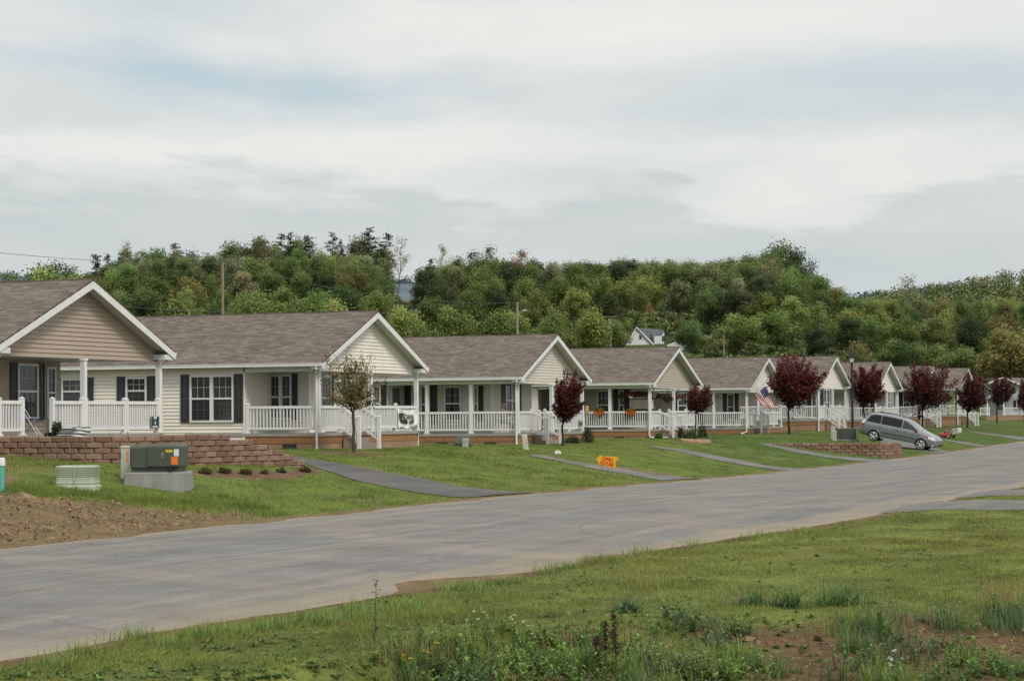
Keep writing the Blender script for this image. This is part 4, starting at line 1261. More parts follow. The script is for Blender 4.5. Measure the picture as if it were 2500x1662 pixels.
SKY_PX = [0, 60, 85, 180, 200, 215, 300, 400, 500, 600, 650, 700, 760, 830, 870, 900, 930, 960, 1045, 1062, 1100, 1150, 1195, 1240, 1290, 1330, 1380, 1450, 1500, 1560, 1600, 1650, 1700, 1750, 1800, 1850, 1900, 1940, 1980, 2020, 2050, 2080, 2120, 2200, 2300, 2400, 2500, 2600]
SKY_Y = [712, 705, 660, 650, 695, 660, 622, 622, 618, 600, 596, 598, 594, 600, 592, 600, 615, 668, 668, 668, 634, 622, 604, 622, 606, 628, 650, 640, 634, 650, 680, 655, 668, 650, 614, 596, 596, 614, 648, 690, 730, 752, 745, 735, 735, 720, 700, 695]
LIFT = 2.2
TONES = {  # leaf tint per kind of tree
    'pale': (0.124, 0.164, 0.046), 'bright': (0.100, 0.148, 0.042), 'green': (0.074, 0.112, 0.036), 'dark': (0.042, 0.062, 0.025), 'olive': (0.120, 0.130, 0.045), 'russet': (0.185, 0.125, 0.050), 'pine': (0.020, 0.027, 0.018), 'grey': (0.125, 0.145, 0.070)}
TONES = {k: (v[0] * LIFT * 1.08, v[1] * LIFT, v[2] * LIFT * 1.08) for k, v in TONES.items()}
TONE_WORD = {'pale': 'pale yellow-green', 'bright': 'bright green', 'green': 'mid green', 'dark': 'dark green', 'olive': 'olive brown', 'russet': 'rusty orange', 'grey': 'grey-green'}


def build_forest():
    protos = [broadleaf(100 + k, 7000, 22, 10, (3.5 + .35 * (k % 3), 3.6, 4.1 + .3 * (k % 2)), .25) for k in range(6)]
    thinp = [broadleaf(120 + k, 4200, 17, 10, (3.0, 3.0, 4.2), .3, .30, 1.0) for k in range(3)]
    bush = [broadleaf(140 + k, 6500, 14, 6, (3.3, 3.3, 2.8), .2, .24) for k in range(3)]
    pines = [pine(160, 14, .55, 2.4, 24), pine(161, 14, .45, 3.0, 30), pine(162, 14, .62, 2.7, 20, .03), pine(163, 14, .3, 2.6, 34)]
    thins = [thin_tree(170), thin_tree(171, 13, 650, .03)]
    HT = {}
    for p in protos + thinp: HT[p.name] = 10
    for p in bush: HT[p.name] = 6
    for p in pines: HT[p.name] = 14
    for p in thins: HT[p.name] = 13
    used = set(); recs = []
    r = random.Random(21)

    def put(proto, px, D, top_y, tone, rowname, kind, hmin=3.0, hmax=30, wide=1.0):
        d = ray(px, 831); x, y = (EYEV + d * D)[:2]; g0 = gz(x, y)
        top = at_depth(px, top_y, D).z; h = (top - g0) * 1.07
        h = max(hmin, min(hmax, h))
        if proj((x, y, g0 + h))[1] > roof_y(px) - 6: return None
        if proto.name not in used and proto.users: used.add(proto.name); o = proto
        else: o = copy_tree(proto)
        s = h / HT[proto.name]; o.location = (x, y, g0); o.rotation_euler = (0, 0, r.uniform(0, 6.28)); o.scale = (s * wide, s * wide, s)
        t = TONES[tone]; j = r.uniform(.74, 1.24); jr = r.uniform(.90, 1.12)
        for ch in o.children:
            if ch.name.startswith('crown'): ch.color = (t[0] * j * jr, t[1] * j, t[2] * j, 1)
        recs.append((o, px, D, top_y, tone, rowname, kind)); return o

    # pines and bare trees that stand up above the skyline
    for px, ty, k, D, wide in ((233, 630, 2, 500, 1.15), (262, 628, 3, 505, .9), (431, 604, 0, 540, 1.1), (687, 582, 0, 545, .9), (710, 580, 1, 550, .8), (751, 585, 2, 548, .8), (812, 580, 1, 545, .8), (834, 594, 3, 540, .7),
                               (905, 569, 1, 540, .95), (943, 582, 0, 538, .9), (867, 597, 0, 550, .55), (1054, 640, 2, 470, .85), (1674, 648, 0, 560, 1.2), (640, 596, 0, 555, .8)):
        put(pines[k], px, D, ty, 'pine', 'skyline', 'pine', wide=wide)
    put(thins[0], 968, 500, 600, 'olive', 'skyline', 'thin'); put(thins[1], 1080, 500, 614, 'grey', 'skyline', 'thin'); put(thins[1], 1585, 400, 745, 'russet', 'slope', 'thin', wide=1.5)
    put(thins[0], 300, 520, 606, 'grey', 'skyline', 'thin'); put(thins[1], 2225, 600, 690, 'grey', 'skyline', 'thin')
    # skyline broadleaf trees
    px = 205
    while px < 2075:
        if not 955 < px < 1048:
            ty = float(np.interp(px, SKY_PX, SKY_Y)) + r.uniform(-18, 30)
            if 1800 < px < 2000: tone, pr = r.choice(['bright', 'green', 'green', 'dark']), r.choice(protos)
            elif px > 1330: tone, pr = r.choice(['grey', 'pale', 'green', 'bright', 'green']), r.choice(protos + thinp)
            else: tone, pr = r.choice(['green', 'bright', 'dark', 'grey', 'green']), r.choice(protos[:4] + thinp)
            if 1255 < px < 1290: tone = 'russet'
            put(pr, px, r.uniform(525, 575), ty, tone, 'skyline', 'leafy', 6, wide=r.uniform(.85, 1.3))
        px += r.uniform(30, 46)
    for px, ty, w_ in ((100, 652, 1.1), (135, 645, 1.2), (165, 655, 1.0)): put(r.choice(thinp), px, 420, ty, 'green', 'skyline', 'leafy', 3, wide=w_)
    put(bush[0], 20, 430, 690, 'dark', 'skyline', 'leafy'); put(bush[1], 85, 400, 676, 'bright', 'skyline', 'leafy'); put(bush[2], 120, 395, 674, 'pale', 'skyline', 'leafy')
    # rows down the slope
    rows = [(535, 50, 30, 'upper slope'), (500, 50, 52, 'upper slope'), (460, 58, 82, 'upper slope'), (415, 68, 112, 'lower slope'), (372, 80, 138, 'lower slope'), (335, 92, 162, 'foot')]
    for D, step, dy, nm in rows:
        px = -40 + r.uniform(0, step)
        while px < 2560:
            sk = float(np.interp(px, SKY_PX, SKY_Y))
            drop = dy * (1.0 if px < 2060 else .75)
            ty = sk + drop + r.uniform(-16, 18)
            gap = 935 < px < 1050
            if gap: ty = max(ty, 735 + (505 - D) * .25)
            if nm == 'foot': tone = r.choice(['pale', 'pale', 'bright', 'green'])
            elif nm == 'lower slope': tone = r.choice(['pale', 'green', 'bright', 'green', 'pale', 'dark', 'grey', 'bright', 'olive'])
            else: tone = r.choice(['green', 'dark', 'green', 'bright', 'grey'])
            if px > 1950: tone = r.choice(['green', 'olive', 'bright', 'green', 'pale', 'dark', 'bright'])
            pr = r.choice(bush if (nm == 'foot' or gap) else protos + (thinp[:1] if nm != 'foot' else []))
            if 1505 < px < 1690 and D < 385:
                px += step; continue      # clearing around the white house
            if D > 450 and not gap and r.random() < .10:
                put(r.choice(thins), px + 20, D - 15, ty - 12, r.choice(['grey', 'bright']), nm, 'thin', 9, 15, wide=1.3)
            put(pr, px, D + r.uniform(-12, 12), ty, tone, nm, 'leafy', 3 if gap else (9.5 if D > 450 else (8.2 if D > 350 else 5.6)), 15, wide=r.uniform(1.0, 1.45))
            px += step * r.uniform(.75, 1.2)
    put(bush[1], 1830, 400, 745, 'russet', 'lower slope', 'leafy', wide=1.0)
    for px, ty in ((1700, 800), (1660, 815), (1530, 800), (1500, 790)): put(bush[px % 3], px, 380, ty, r.choice(['pale', 'bright']), 'foot', 'leafy', 2.5)
    for px, D in ((600, 290), (760, 300), (420, 280), (1100, 300), (1230, 310), (1350, 320), (980, 310), (1440, 300)):
        put(bush[px % 3], px, D, 735 if px < 900 else 765, r.choice(['pale', 'bright', 'pale']), 'foot', 'leafy', 3)
    for p in protos + thinp + bush + pines + thins:
        if p.name not in used:
            for ch in list(p.children): bpy.data.objects.remove(ch)
            bpy.data.objects.remove(p)
    # labels: look, place on the hill, landmark in front of it, order from the left
    marks = [(200, 'beyond the tan house ridge'), (344, 'over the tan house slope'), (543, 'left of the tall wooden pole'), (760, 'right of the tall wooden pole'), (940, 'above the cream gable'),
             (1060, 'at the red earth gap'), (1263, 'left of the street-light pole'), (1480, 'right of the street-light pole'), (1700, 'around the white hill house'), (1880, 'above the flag house'), (2080, 'behind the lamp post'), (2300, 'behind the minivan'), (2700, 'behind the last houses')]
    ordw = ['first', 'second', 'third', 'fourth', 'fifth', 'sixth', 'seventh', 'eighth', 'ninth', 'tenth', 'eleventh', 'twelfth']
    bins = {}
    for rec in sorted(recs, key=lambda q: (q[1], q[2])):
        mk = next(t for p, t in marks if rec[1] < p)
        bins.setdefault((mk, rec[4], rec[5], rec[6]), []).append(rec)
    for (mk, tone, row, kind), L in bins.items():
        for i, rec in enumerate(L):
            noun = {'pine': 'dark ragged pine', 'thin': TONE_WORD.get(tone, 'dark') + ' slender bare-limbed tree', 'leafy': TONE_WORD.get(tone, 'dark') + ' leafy tree'}[kind]
            where = {'skyline': 'on the skyline', 'upper slope': 'high on the slope', 'lower slope': 'low on the slope', 'foot': 'at the foot of the slope'}.get(row, 'on the slope')
            pre = '' if len(L) == 1 else ordw[i] + ' '
            lab = f'{pre}{noun} {where} {mk}'
            ws = lab.split()
            if len(ws) > 16: lab = lab.replace(' leafy', '')
            tag(rec[0], lab, 'tree', 'trees of the wooded hill')
    print('forest trees', len(recs))


def build_undergrowth():
    g = np.random.default_rng(5)
    n = 4200
    D = 240 + 375 * g.uniform(0, 1, n) ** .85; px = g.uniform(-250, 2750, n)
    t = (px - 1250) / FPX; xc = t * D; X = xc * math.cos(TH) - D * math.sin(TH); Y = xc * math.sin(TH) + D * math.cos(TH)
    ok = (X < -70) & ~((px > 930) & (px < 1045) & (D > 420)) & ~((px > 1515) & (px < 1685) & (D > 335) & (D < 375)) & ((D > 300) | (g.uniform(0, 1, n) < .45))
    X, Y, D, px = X[ok], Y[ok], D[ok], px[ok]; n = len(X); Z = height(X, Y)
    m = 95; R = g.uniform(1.0, 2.4, n) * np.where(D < 330, .8, 1.0) * np.where(D > 480, 1.35, 1.0) * np.where((px > 1500) & (px < 1700) & (D < 460), .6, 1.0)
    d = g.normal(0, 1, (n, m, 3)); d /= np.linalg.norm(d, axis=2)[..., None]; d[..., 2] = np.abs(d[..., 2]) * .8
    P = np.stack([X, Y, Z], -1)[:, None] + d * R[:, None, None] * g.uniform(.5, 1.1, (n, m, 1))
    tone = np.array([TONES['pale'], TONES['green'], TONES['bright'], TONES['dark'], TONES['olive']])[g.integers(0, 5, n)]
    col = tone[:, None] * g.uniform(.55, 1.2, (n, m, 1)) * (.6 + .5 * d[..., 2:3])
    nn = (d + np.array([0, 0, .3]) + g.normal(0, .2, d.shape)).reshape(-1, 3); nn /= np.linalg.norm(nn, axis=1)[:, None]
    V, F = leaf_quads(P.reshape(-1, 3), g.uniform(.35, .7, n * m), g, .3, .6, nn)
    o = fast_mesh('undergrowth', V, F, attr_mat('undergrowth_leaf', .7, .25, .2, False), np.repeat(col.reshape(-1, 3), 4, 0), nrm=np.repeat(nn, 4, 0)); tag(o, kind='stuff')


def build_far_hills():
    """distant wooded ridges"""
    def ridge(name, D0, D1, px0, px1, prof_px, prof_y, mat, cols):
        ks = np.linspace(px0, px1, 160); rows = 14; V = []
        for i in range(rows):
            f = i / (rows - 1); D = D0 + (D1 - D0) * f
            for p in ks:
                top = at_depth(p, float(np.interp(p, prof_px, prof_y)) + 7 * (float(fbm(p * .02, i * .5, 201)) - .5), D1).z
                q = EYEV + ray(p, 900) * D
                V.append((q[0], q[1], 2 + (top - 2) * f ** 1.25))
        w = len(ks); F = np.array([(i * w + k, i * w + k + 1, (i + 1) * w + k + 1, (i + 1) * w + k) for i in range(rows - 1) for k in range(w - 1)])
        o = fast_mesh(name, np.array(V), F, mat, smooth=True); tag(o, kind='structure'); return o
    m1 = simple('near_hill_floor', (0.05, 0.075, 0.024), .95, .4, .05)
    ridge('hills', 640, 1150, 1900, 2900, [1900, 2040, 2100, 2200, 2300, 2400, 2500, 2900], [815, 792, 764, 742, 732, 712, 696, 670], m1, None)
    m2 = simple('hazy_hill', (0.105, 0.15, 0.165), 1.0, .25, .02)  # distance haze baked into the bluish base colour
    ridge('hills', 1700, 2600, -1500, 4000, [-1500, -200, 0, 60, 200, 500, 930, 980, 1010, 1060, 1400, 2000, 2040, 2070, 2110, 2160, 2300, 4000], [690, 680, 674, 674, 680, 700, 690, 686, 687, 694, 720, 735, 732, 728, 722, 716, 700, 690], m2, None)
    # canopy of the far right-hand wood: one mass
    g = np.random.default_rng(9); n = 1500
    px = g.uniform(1985, 2750, n); f = g.uniform(0, 1, n) ** .8; D = 640 + 510 * f
    P = []
    prof_px = [1900, 2040, 2100, 2200, 2300, 2400, 2500, 2900]; prof_y = [815, 792, 764, 742, 732, 712, 696, 670]
    for p, ff, d in zip(px, f, D):
        top = at_depth(p, float(np.interp(p, prof_px, prof_y)), 1150).z; q = EYEV + ray(p, 900) * d
        P.append((q[0], q[1], 2 + (top - 2) * ff ** 1.25 + 5))
    P = np.array(P); m = 120
    d = g.normal(0, 1, (n, m, 3)); d /= np.linalg.norm(d, axis=2)[..., None]
    R = g.uniform(3.2, 5.6, n)
    Q = P[:, None] + d * R[:, None, None] * g.uniform(.6, 1.08, (n, m, 1)) * np.array([1, 1, 1.05])
    nn = (d * np.array([1, 1, 1.0]) + np.array([0, 0, .3]) + g.normal(0, .2, d.shape)).reshape(-1, 3); nn /= np.linalg.norm(nn, axis=1)[:, None]
    names = ['green', 'olive', 'bright', 'dark', 'grey', 'green', 'russet', 'pale']
    tone = np.array([TONES[k] for k in names])[g.choice(8, n, p=[.2, .2, .14, .14, .12, .1, .03, .07])]
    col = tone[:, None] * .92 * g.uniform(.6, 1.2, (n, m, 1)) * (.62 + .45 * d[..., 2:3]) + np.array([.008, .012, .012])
    V, F = leaf_quads(Q.reshape(-1, 3), g.uniform(.7, 1.4, n * m), g, .2, .6, nn)
    o = fast_mesh('far_wood', V, F, attr_mat('far_leaf', .8, .2, .1, False), np.repeat(col.reshape(-1, 3), 4, 0), nrm=np.repeat(nn, 4, 0)); tag(o, kind='stuff')
    # thin line of far trees on the hazy ridge
    n = 420; px = g.uniform(-200, 2400, n)
    prof_px = [-1500, -200, 0, 60, 200, 500, 930, 980, 1010, 1060, 1400, 2000, 2040, 2070, 2110, 2160, 2300, 4000]; prof_y = [690, 680, 674, 674, 680, 700, 690, 686, 687, 694, 720, 735, 732, 728, 722, 716, 700, 690]
    P = np.array([at_depth(p, float(np.interp(p, prof_px, prof_y)) + 1, 2590) for p in px])
    m = 30; d = g.normal(0, 1, (n, m, 3)); Q = P[:, None] + d * np.array([5, 5, 2.6])
    V, F = leaf_quads(Q.reshape(-1, 3), g.uniform(2, 4, n * m), g, .2)
    col = np.array([0.10, 0.145, 0.155]) * g.uniform(.8, 1.15, (n, 1, 1)) * np.ones((n, m, 1))  # same bluish haze carried in the leaf colour
    o = fast_mesh('hazy_treeline', V, F, bpy.data.materials['far_leaf'], np.repeat(col.reshape(-1, 3), 4, 0)); tag(o, kind='stuff')


def plum_tree(base_px, box, label, seed, nleaf=5200, leaf=.105, tint=(.095, .016, .013), depth_scale=1.0, Dv=None):
    """dark red ornamental plum: trunk and ascending limbs with a dense, ragged crown. box: crown extent in picture px"""
    b = ground_at(*base_px) if Dv is None else at_depth(base_px[0], base_px[1], Dv)
    D = float((np.array(b) - EYEV) @ F0); k = D / FPX
    x0, y0, x1, y1 = box
    w = (x1 - x0) * k / 2; zt = at_depth(base_px[0], y0, D).z - b.z; zb = at_depth(base_px[0], y1, D).z - b.z
    cx = ((x0 + x1) / 2 - base_px[0]) * k
    right = Vector(R0)
    root = empty('plum_tree', b); tag(root, label, 'tree', 'red-leaved plum trees on the front lawns')
    r = random.Random(seed); g = np.random.default_rng(seed)
    mb = MB(); fork = zb * .96
    tr = max(.05, .035 * zt * .55)
    tp = limb(mb, (0, 0, -.15), (r.uniform(-.05, .05), 0, fork), tr, tr * .75, r, 7, .02, 4)
    cen0 = Vector((right.x * cx, right.y * cx, (zb + zt) / 2)); limb(mb, tp[-1], Vector(tp[-1]).lerp(cen0, .8), tr * .75, tr * .3, r, 7, .02, 3)
    cen = Vector((right.x * cx, right.y * cx, (zb + zt) / 2)); hz = (zt - zb) / 2
    P = []; T = []; nleaf = int(nleaf * 1.3); tint = tuple(q * 1.05 for q in tint)
    nb = 46
    for i in range(nb):
        a = r.uniform(0, 6.28); el = r.uniform(-.55, 1) if i > 8 else r.uniform(.5, 1)
        d = Vector((math.cos(a) * math.sqrt(max(0, 1 - el * el * .85)), math.sin(a) * math.sqrt(max(0, 1 - el * el * .85)), el))
        e = cen + Vector((d.x * w, d.y * w, d.z * hz)) * r.uniform(.62, 1.14)
        o = Vector(tp[-1]).lerp(cen, r.uniform(0, .45))
        pts = limb(mb, o, e, tr * .32, .008, r, 4, .04, 4)
        n = nleaf // nb
        t = g.uniform(.22, 1.06, n) ** .8
        A = np.array(o); B = np.array(e)
        q = A + (B - A) * t[:, None] + g.normal(0, 1, (n, 3)) * (.05 + .17 * (1.05 - t))[:, None] * w * .95
        # shoots end in upright sprays
        q[:, 2] += .10 * w * t ** 2
        P.append(q); T.append(t * r.uniform(.7, 1.25))
    mb.build('trunk', BARK_DARK, root, smooth=True)
    P = np.concatenate(P); T = np.concatenate(T); n = len(P)
    V, F = leaf_quads(P, leaf * g.uniform(.6, 1.4, n), g, .1, .6)
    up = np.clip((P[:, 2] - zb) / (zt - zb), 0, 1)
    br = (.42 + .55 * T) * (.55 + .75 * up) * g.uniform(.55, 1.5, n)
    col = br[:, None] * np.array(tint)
    hot = g.uniform(0, 1, n) < .10
    col[hot] *= np.array([2.0, 1.5, 1.3])
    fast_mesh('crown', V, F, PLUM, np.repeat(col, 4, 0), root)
    return root


def build_plums():
    plum_tree((1374, 1088), (1350, 913, 1430, 1036), 'upright maroon plum tree on the lawn before the greige house', 301, 5600, .10, (.085, .014, .012))
    plum_tree((1697, 1075), (1674, 946, 1746, 1010), 'small round plum tree in a stone ring beside the flower-box porch', 302, 4600, .085, (.085, .021, .016))
    plum_tree((1927, 1060), (1878, 874, 2008, 1003), 'largest dark maroon plum tree standing next to the striped flag', 303, 9500, .125)
    plum_tree((2111, 1028), (2074, 892, 2168, 992), 'dense plum tree rising behind the minivan and the lamp post', 304, 8000, .13, (.088, .014, .012), Dv=153)
    plum_tree((2253, 1044), (2204, 896, 2330, 1005), 'broad leaning plum tree with a man in blue under it', 305, 9500, .14, (.078, .013, .011))
    plum_tree((2362, 1044), (2336, 913, 2420, 1008), 'plum tree beside the grey utility cabinet beyond the mower', 306, 6500, .14, (.072, .014, .012))
    plum_tree((2434, 1030), (2420, 925, 2482, 992), 'slim plum tree in front of the frontal grey gable', 307, 4800, .15, (.074, .018, .016), Dv=205)
    plum_tree((2502, 1030), (2480, 930, 2550, 1008), 'plum tree cut by the picture edge past the frontal gable', 308, 5200, .15, (.074, .016, .015), Dv=195)


def build_crab():
    b = ground_at(865, 1104); D = float((np.array(b) - EYEV) @ F0); k = D / FPX
    root = empty('crabapple_tree', b); tag(root, 'young sparse bronze-leaved tree in a mulch patch before the cream house', 'tree')
    r = random.Random(44); g = np.random.default_rng(44); mb = MB()
    H = (1104 - 855) * k; fork = (1104 - 1008) * k
    tp = limb(mb, (0, 0, -.1), (-.03, 0, fork), .058, .045, r, 7, .012, 5)
    P = []; T = []
    rt = Vector(R0); fw = Vector((-math.sin(TH), math.cos(TH), 0))
    tips = [(-70, 860), (-45, 866), (-12, 852), (20, 862), (40, 868), (48, 890), (58, 930), (66, 950), (62, 975), (-55, 900), (-62, 935), (-66, 960), (-60, 985), (5, 880), (-25, 880), (30, 905), (-35, 920), (45, 960), (10, 930), (-15, 950), (28, 985), (-40, 975), (0, 900), (52, 985), (-5, 870), (36, 925)]
    for i, (dx, py) in enumerate(tips):
        e = rt * (dx * k * 1.02) + fw * r.uniform(-.75, .75) * (1 - .3 * abs(dx) / 70) + Vector((0, 0, (1104 - py) * k))
        o = Vector(tp[-1]) + Vector((0, 0, r.uniform(-.05, .35)))
        pts = limb(mb, o, e, .024, .006, r, 5, .05, 5)
        for q in range(4):
            j = r.randint(1, 4); s = pts[j]; e2 = s + Vector((r.uniform(-.35, .35), r.uniform(-.35, .35), r.uniform(.05, .45)))
            limb(mb, s, e2, .009, .003, r, 4, .05, 2)
            n = 28; t = g.uniform(.1, 1.05, n); A, B = np.array(s), np.array(e2)
            P.append(A + (B - A) * t[:, None] + g.normal(0, .055, (n, 3))); T.append(t)
        n = 36; t = g.uniform(.3, 1.02, n); A, B = np.array(o), np.array(e)
        P.append(A + (B - A) * t[:, None] + g.normal(0, .06, (n, 3))); T.append(t)
    mb.build('trunk', BARK, root, smooth=True)
    P = np.concatenate(P); T = np.concatenate(T); n = len(P)
    knots = P[g.integers(0, n, n // 12)]; idx = g.integers(0, len(knots), n); near = np.linalg.norm(knots[idx] - P, axis=1) < .4
    P[near] = P[near] * .3 + knots[idx][near] * .7; P += g.normal(0, .035, P.shape)
    V, F = leaf_quads(P, .068 * g.uniform(.6, 1.4, n), g, .1, .65)
    pick = g.uniform(0, 1, n)
    col = np.where((pick < .45)[:, None], np.array([.22, .15, .055]), np.where((pick < .8)[:, None], np.array([.17, .19, .065]), np.array([.27, .155, .06]))) * g.uniform(.6, 1.3, (n, 1))
    fast_mesh('crown', V, F, PLUM, np.repeat(col, 4, 0), root)


build_forest(); build_undergrowth(); build_far_hills(); build_plums(); build_crab()
# ------------------------------------------------------------------ utility boxes and street things
FW = Vector((-math.sin(TH), math.cos(TH), 0)); RT = Vector(R0)
def dist_of(p): return float((np.array(p) - EYEV) @ F0)


def rounded_box(mb, x0, x1, y0, y1, z0, z1, r=.03, mi=0):
    """box with rounded vertical corners and a crowned top"""
    pts = []
    for cx, cy, a0 in ((x1 - r, y1 - r, 0), (x0 + r, y1 - r, 90), (x0 + r, y0 + r, 180), (x1 - r, y0 + r, 270)):
        for k in range(4):
            a = math.radians(a0 + 30 * k); pts.append((cx + r * math.cos(a), cy + r * math.sin(a)))
    cx, cy = (x0 + x1) / 2, (y0 + y1) / 2
    rings = [[(x, y, z0) for x, y in pts], [(x, y, z1 - r * .7) for x, y in pts],
             [(cx + (x - cx) * (1 - .3 * r / max(.05, (x1 - x0) / 2)), cy + (y - cy) * (1 - .3 * r / max(.05, (y1 - y0) / 2)), z1 - r * .2) for x, y in pts],
             [(cx + (x - cx) * (1 - r / max(.05, (x1 - x0) / 2)), cy + (y - cy) * (1 - r / max(.05, (y1 - y0) / 2)), z1) for x, y in pts]]
    return mb.loft(rings, True, True, mi)


UTIL_GREEN = simple('utility_green', (0.060, 0.075, 0.058), .5, .12, 3, dirt=.3)
PALE_GREEN = simple('pale_green_plastic', (0.40, 0.45, 0.345), .6, .08, 3, dirt=.25)
BEIGE_PED = simple('grey_beige_plastic', (0.46, 0.46, 0.385), .6, .08, 3, dirt=.3)
CONC = simple('weathered_concrete', (0.27, 0.265, 0.25), .9, .18, 3, dirt=.35, bmp=.4)
ORANGE = simple('orange_sticker', (0.75, 0.17, 0.025), .5, .05); YELLOW = simple('yellow_sticker', (0.72, 0.46, 0.03), .5, .05); PAPER = simple('paper_label', (0.62, 0.70, 0.68), .6, .08, 25)
BLACKM = simple('black_metal', (0.012, 0.012, 0.013), .45, .1); DARKTXT = simple('dark_print', (0.02, 0.02, 0.02), .6, .05)


def build_transformers():
    # big green transformer on a concrete plinth by the road
    bl = ground_at(313, 1182); rot = math.radians(18)
    root = empty('transformer', bl, rot); tag(root, 'big dark green transformer on a concrete plinth with orange stickers below the curved wall', 'transformer')
    k = dist_of(bl) / FPX; W = 129 * k; d = .95
    base = MB(); zb = .26
    vs = []
    for z, e in ((-.4, .07), (zb - .03, .02), (zb, .0)):
        vs.append([(-.03 - e, -.10 - e, z), (W + .05 + e, -.10 - e, z), (W + .05 + e, d + .1 + e, z), (-.03 - e, d + .1 + e, z)])
    base.loft(vs); base.build('plinth', CONC, root, bevel=.02)
    H = (1172 - 1106) * k
    cab = MB(); rounded_box(cab, .02, W - .02, .0, d, zb + .10, zb + H, .09); c = cab.build('cabinet', UTIL_GREEN, root, smooth=True)
    c.data.polygons.foreach_set('use_smooth', [False] * len(c.data.polygons))
    lo = MB(); lo.box(.06, W - .06, .05, d - .04, zb + .002, zb + .098); lo.build('lower_skirting', UTIL_GREEN, root)
    hd = MB(); rounded_box(hd, .36, W + .015, -.035, d * .96, zb + .13, zb + H + .018, .09); hd.build('hood', UTIL_GREEN, root)
    lk = MB(); lk.box(W * .80, W * .80 + .05, -.10, -.037, zb + .02, zb + .14); lk.tube([(W * .825, -.09, zb + .05), (W * .825, -.13, zb + .03), (W * .86, -.12, zb + .0)], .012, 6); lk.build('lock', BLACKM, root)
    f = -.0375
    x = W + .0175
    o = MB(); o.box(W - .20, W - .05, f - .003, f, zb + .16, zb + .33); so = o.build('sticker', ORANGE, root)
    o = MB(); o.box(W - .26, W - .17, f - .003, f, zb + H - .16, zb + H - .10); o.add([(W - .33, f - .003, zb + H - .14), (W - .27, f - .003, zb + H - .17), (W - .27, f - .003, zb + H - .12), (W - .30, f - .003, zb + H - .08)], [(0, 1, 2, 3)]); o.build('sticker', YELLOW, root)
    o = MB(); o.box(W - .14, W - .03, f - .003, f, zb + H - .24, zb + H - .09); o.build('sticker', PAPER, root)
    M = Matrix.Translation((W - .38, f - .002, zb + H - .22)) @ Matrix.Rotation(math.pi / 2, 4, 'X') @ Matrix.Rotation(math.pi / 2, 4, 'Z')
    text_mesh('lettering', '173', .075, simple('pale_print', (.5, .5, .45), .6), root, M, .001)
    # pedestal beside it
    p = ground_at(306, 1168); r2 = empty('cable_pedestal', p, rot); k2 = dist_of(p) / FPX
    tag(r2, 'tall grey-beige cable pedestal with orange tags left of the big transformer', 'pedestal')
    mb = MB(); h = (1172 - 1092) * k2; mb.loft([[(q * s[0], w * s[1], z) for q, w in ((-1, -1), (1, -1), (1, 1), (-1, 1))] for s, z in (((.095, .075), -.2), ((.092, .072), h - .06), ((.092, .072), h - .03))]); mb.build('post_body', BEIGE_PED, r2, bevel=.025)
    mb = MB(); rounded_box(mb, -.102, .102, -.082, .082, h - .045, h, .03); mb.build('cap', BEIGE_PED, r2)
    mb = MB(); mb.box(.03, .099, -.0765, -.073, h - .20, h - .17); mb.box(.05, .075, -.0768, -.073, h - .22, h - .10); mb.box(.04, .085, -.0765, -.073, h - .36, h - .25); mb.build('sticker', ORANGE, r2)
    # ribbed pale green vault
    v = ground_at(190, 1190); r3 = empty('utility_vault', v, math.radians(20)); k3 = dist_of(v) / FPX
    tag(r3, 'low ribbed pale green plastic vault beside the dug soil', 'utility box')
    hw = 47 * k3; h = (1187 - 1133) * k3
    mb = MB(); n = 5
    prof = [(1.10, -.1), (1.10, .03), (1.06, .06), (1.0, .07), (1.03, .09), (1.03, .12), (1.0, .13), (1.0, .24)]
    for i in range(n):
        z = .24 + (h - .28) * i / n; s = (h - .28) / n
        prof += [(1.0, z), (1.035, z + s * .12), (1.035, z + s * .45), (.985, z + s * .55), (.985, z + s * .98)]
    prof += [(1.03, h - .04), (1.02, h - .015), (.90, h)]
    rings = []
    for s, z in prof:
        g_ = []
        for cx, cy, a0 in ((1, 1, 0), (-1, 1, 90), (-1, -1, 180), (1, -1, 270)):
            for q in range(4):
                a = math.radians(a0 + 30 * q); rr = .09
                g_.append((cx * (hw - rr) * s + rr * math.cos(a) * s, cy * (.36 - rr) * s + rr * math.sin(a) * s, z))
        rings.append(g_)
    mb.loft(rings); mb.build('ribbed_case', PALE_GREEN, r3)
    mb = MB(); mb.box(-.012, .012, -.385, -.372, .10, h - .05); mb.build('seam_strip', PALE_GREEN, r3)
    # teal pipe cut by the left edge
    p = ground_at(4, 1199); r4 = empty('standpipe', p); k4 = dist_of(p) / FPX; h = (1199 - 1117) * k4
    tag(r4, 'teal standpipe with a white cap cut by the picture edge', 'pipe')
    mb = MB(); mb.lathe([(.055, -.3), (.055, h - .12)], seg=14); mb.build('pipe', simple('teal_pipe', (.10, .42, .37), .4, .1), r4, smooth=False)
    mb = MB(); mb.lathe([(.06, h - .16), (.072, h - .155), (.072, h - .06), (.066, h - .055), (.066, h - .02), (.05, h)], seg=14); mb.build('cap', RAILW, r4)
    # small transformer, pedestal and leaning marker before the greige house
    t = ground_at(1130, 1089); r5 = empty('transformer', t, math.radians(15)); k5 = dist_of(t) / FPX
    tag(r5, 'small low green transformer half hidden behind a short pedestal near the greige house', 'transformer')
    w = 17 * k5; h = 27 * k5
    mb = MB(); mb.box(-w - .08, w + .08, -.34, .34, -.2, .07); mb.build('plinth', UTIL_GREEN, r5)
    mb = MB(); mb.loft([[(sx * w * s, sy * .3 * s, z) for sx, sy in ((-1, -1), (1, -1), (1, 1), (-1, 1))] for s, z in ((1.0, .071), (.97, h * .5), (.86, h), )]); mb.build('cabinet', simple('utility_grey_green', (.115, .140, .110), .5, .12, 3), r5, bevel=.03)
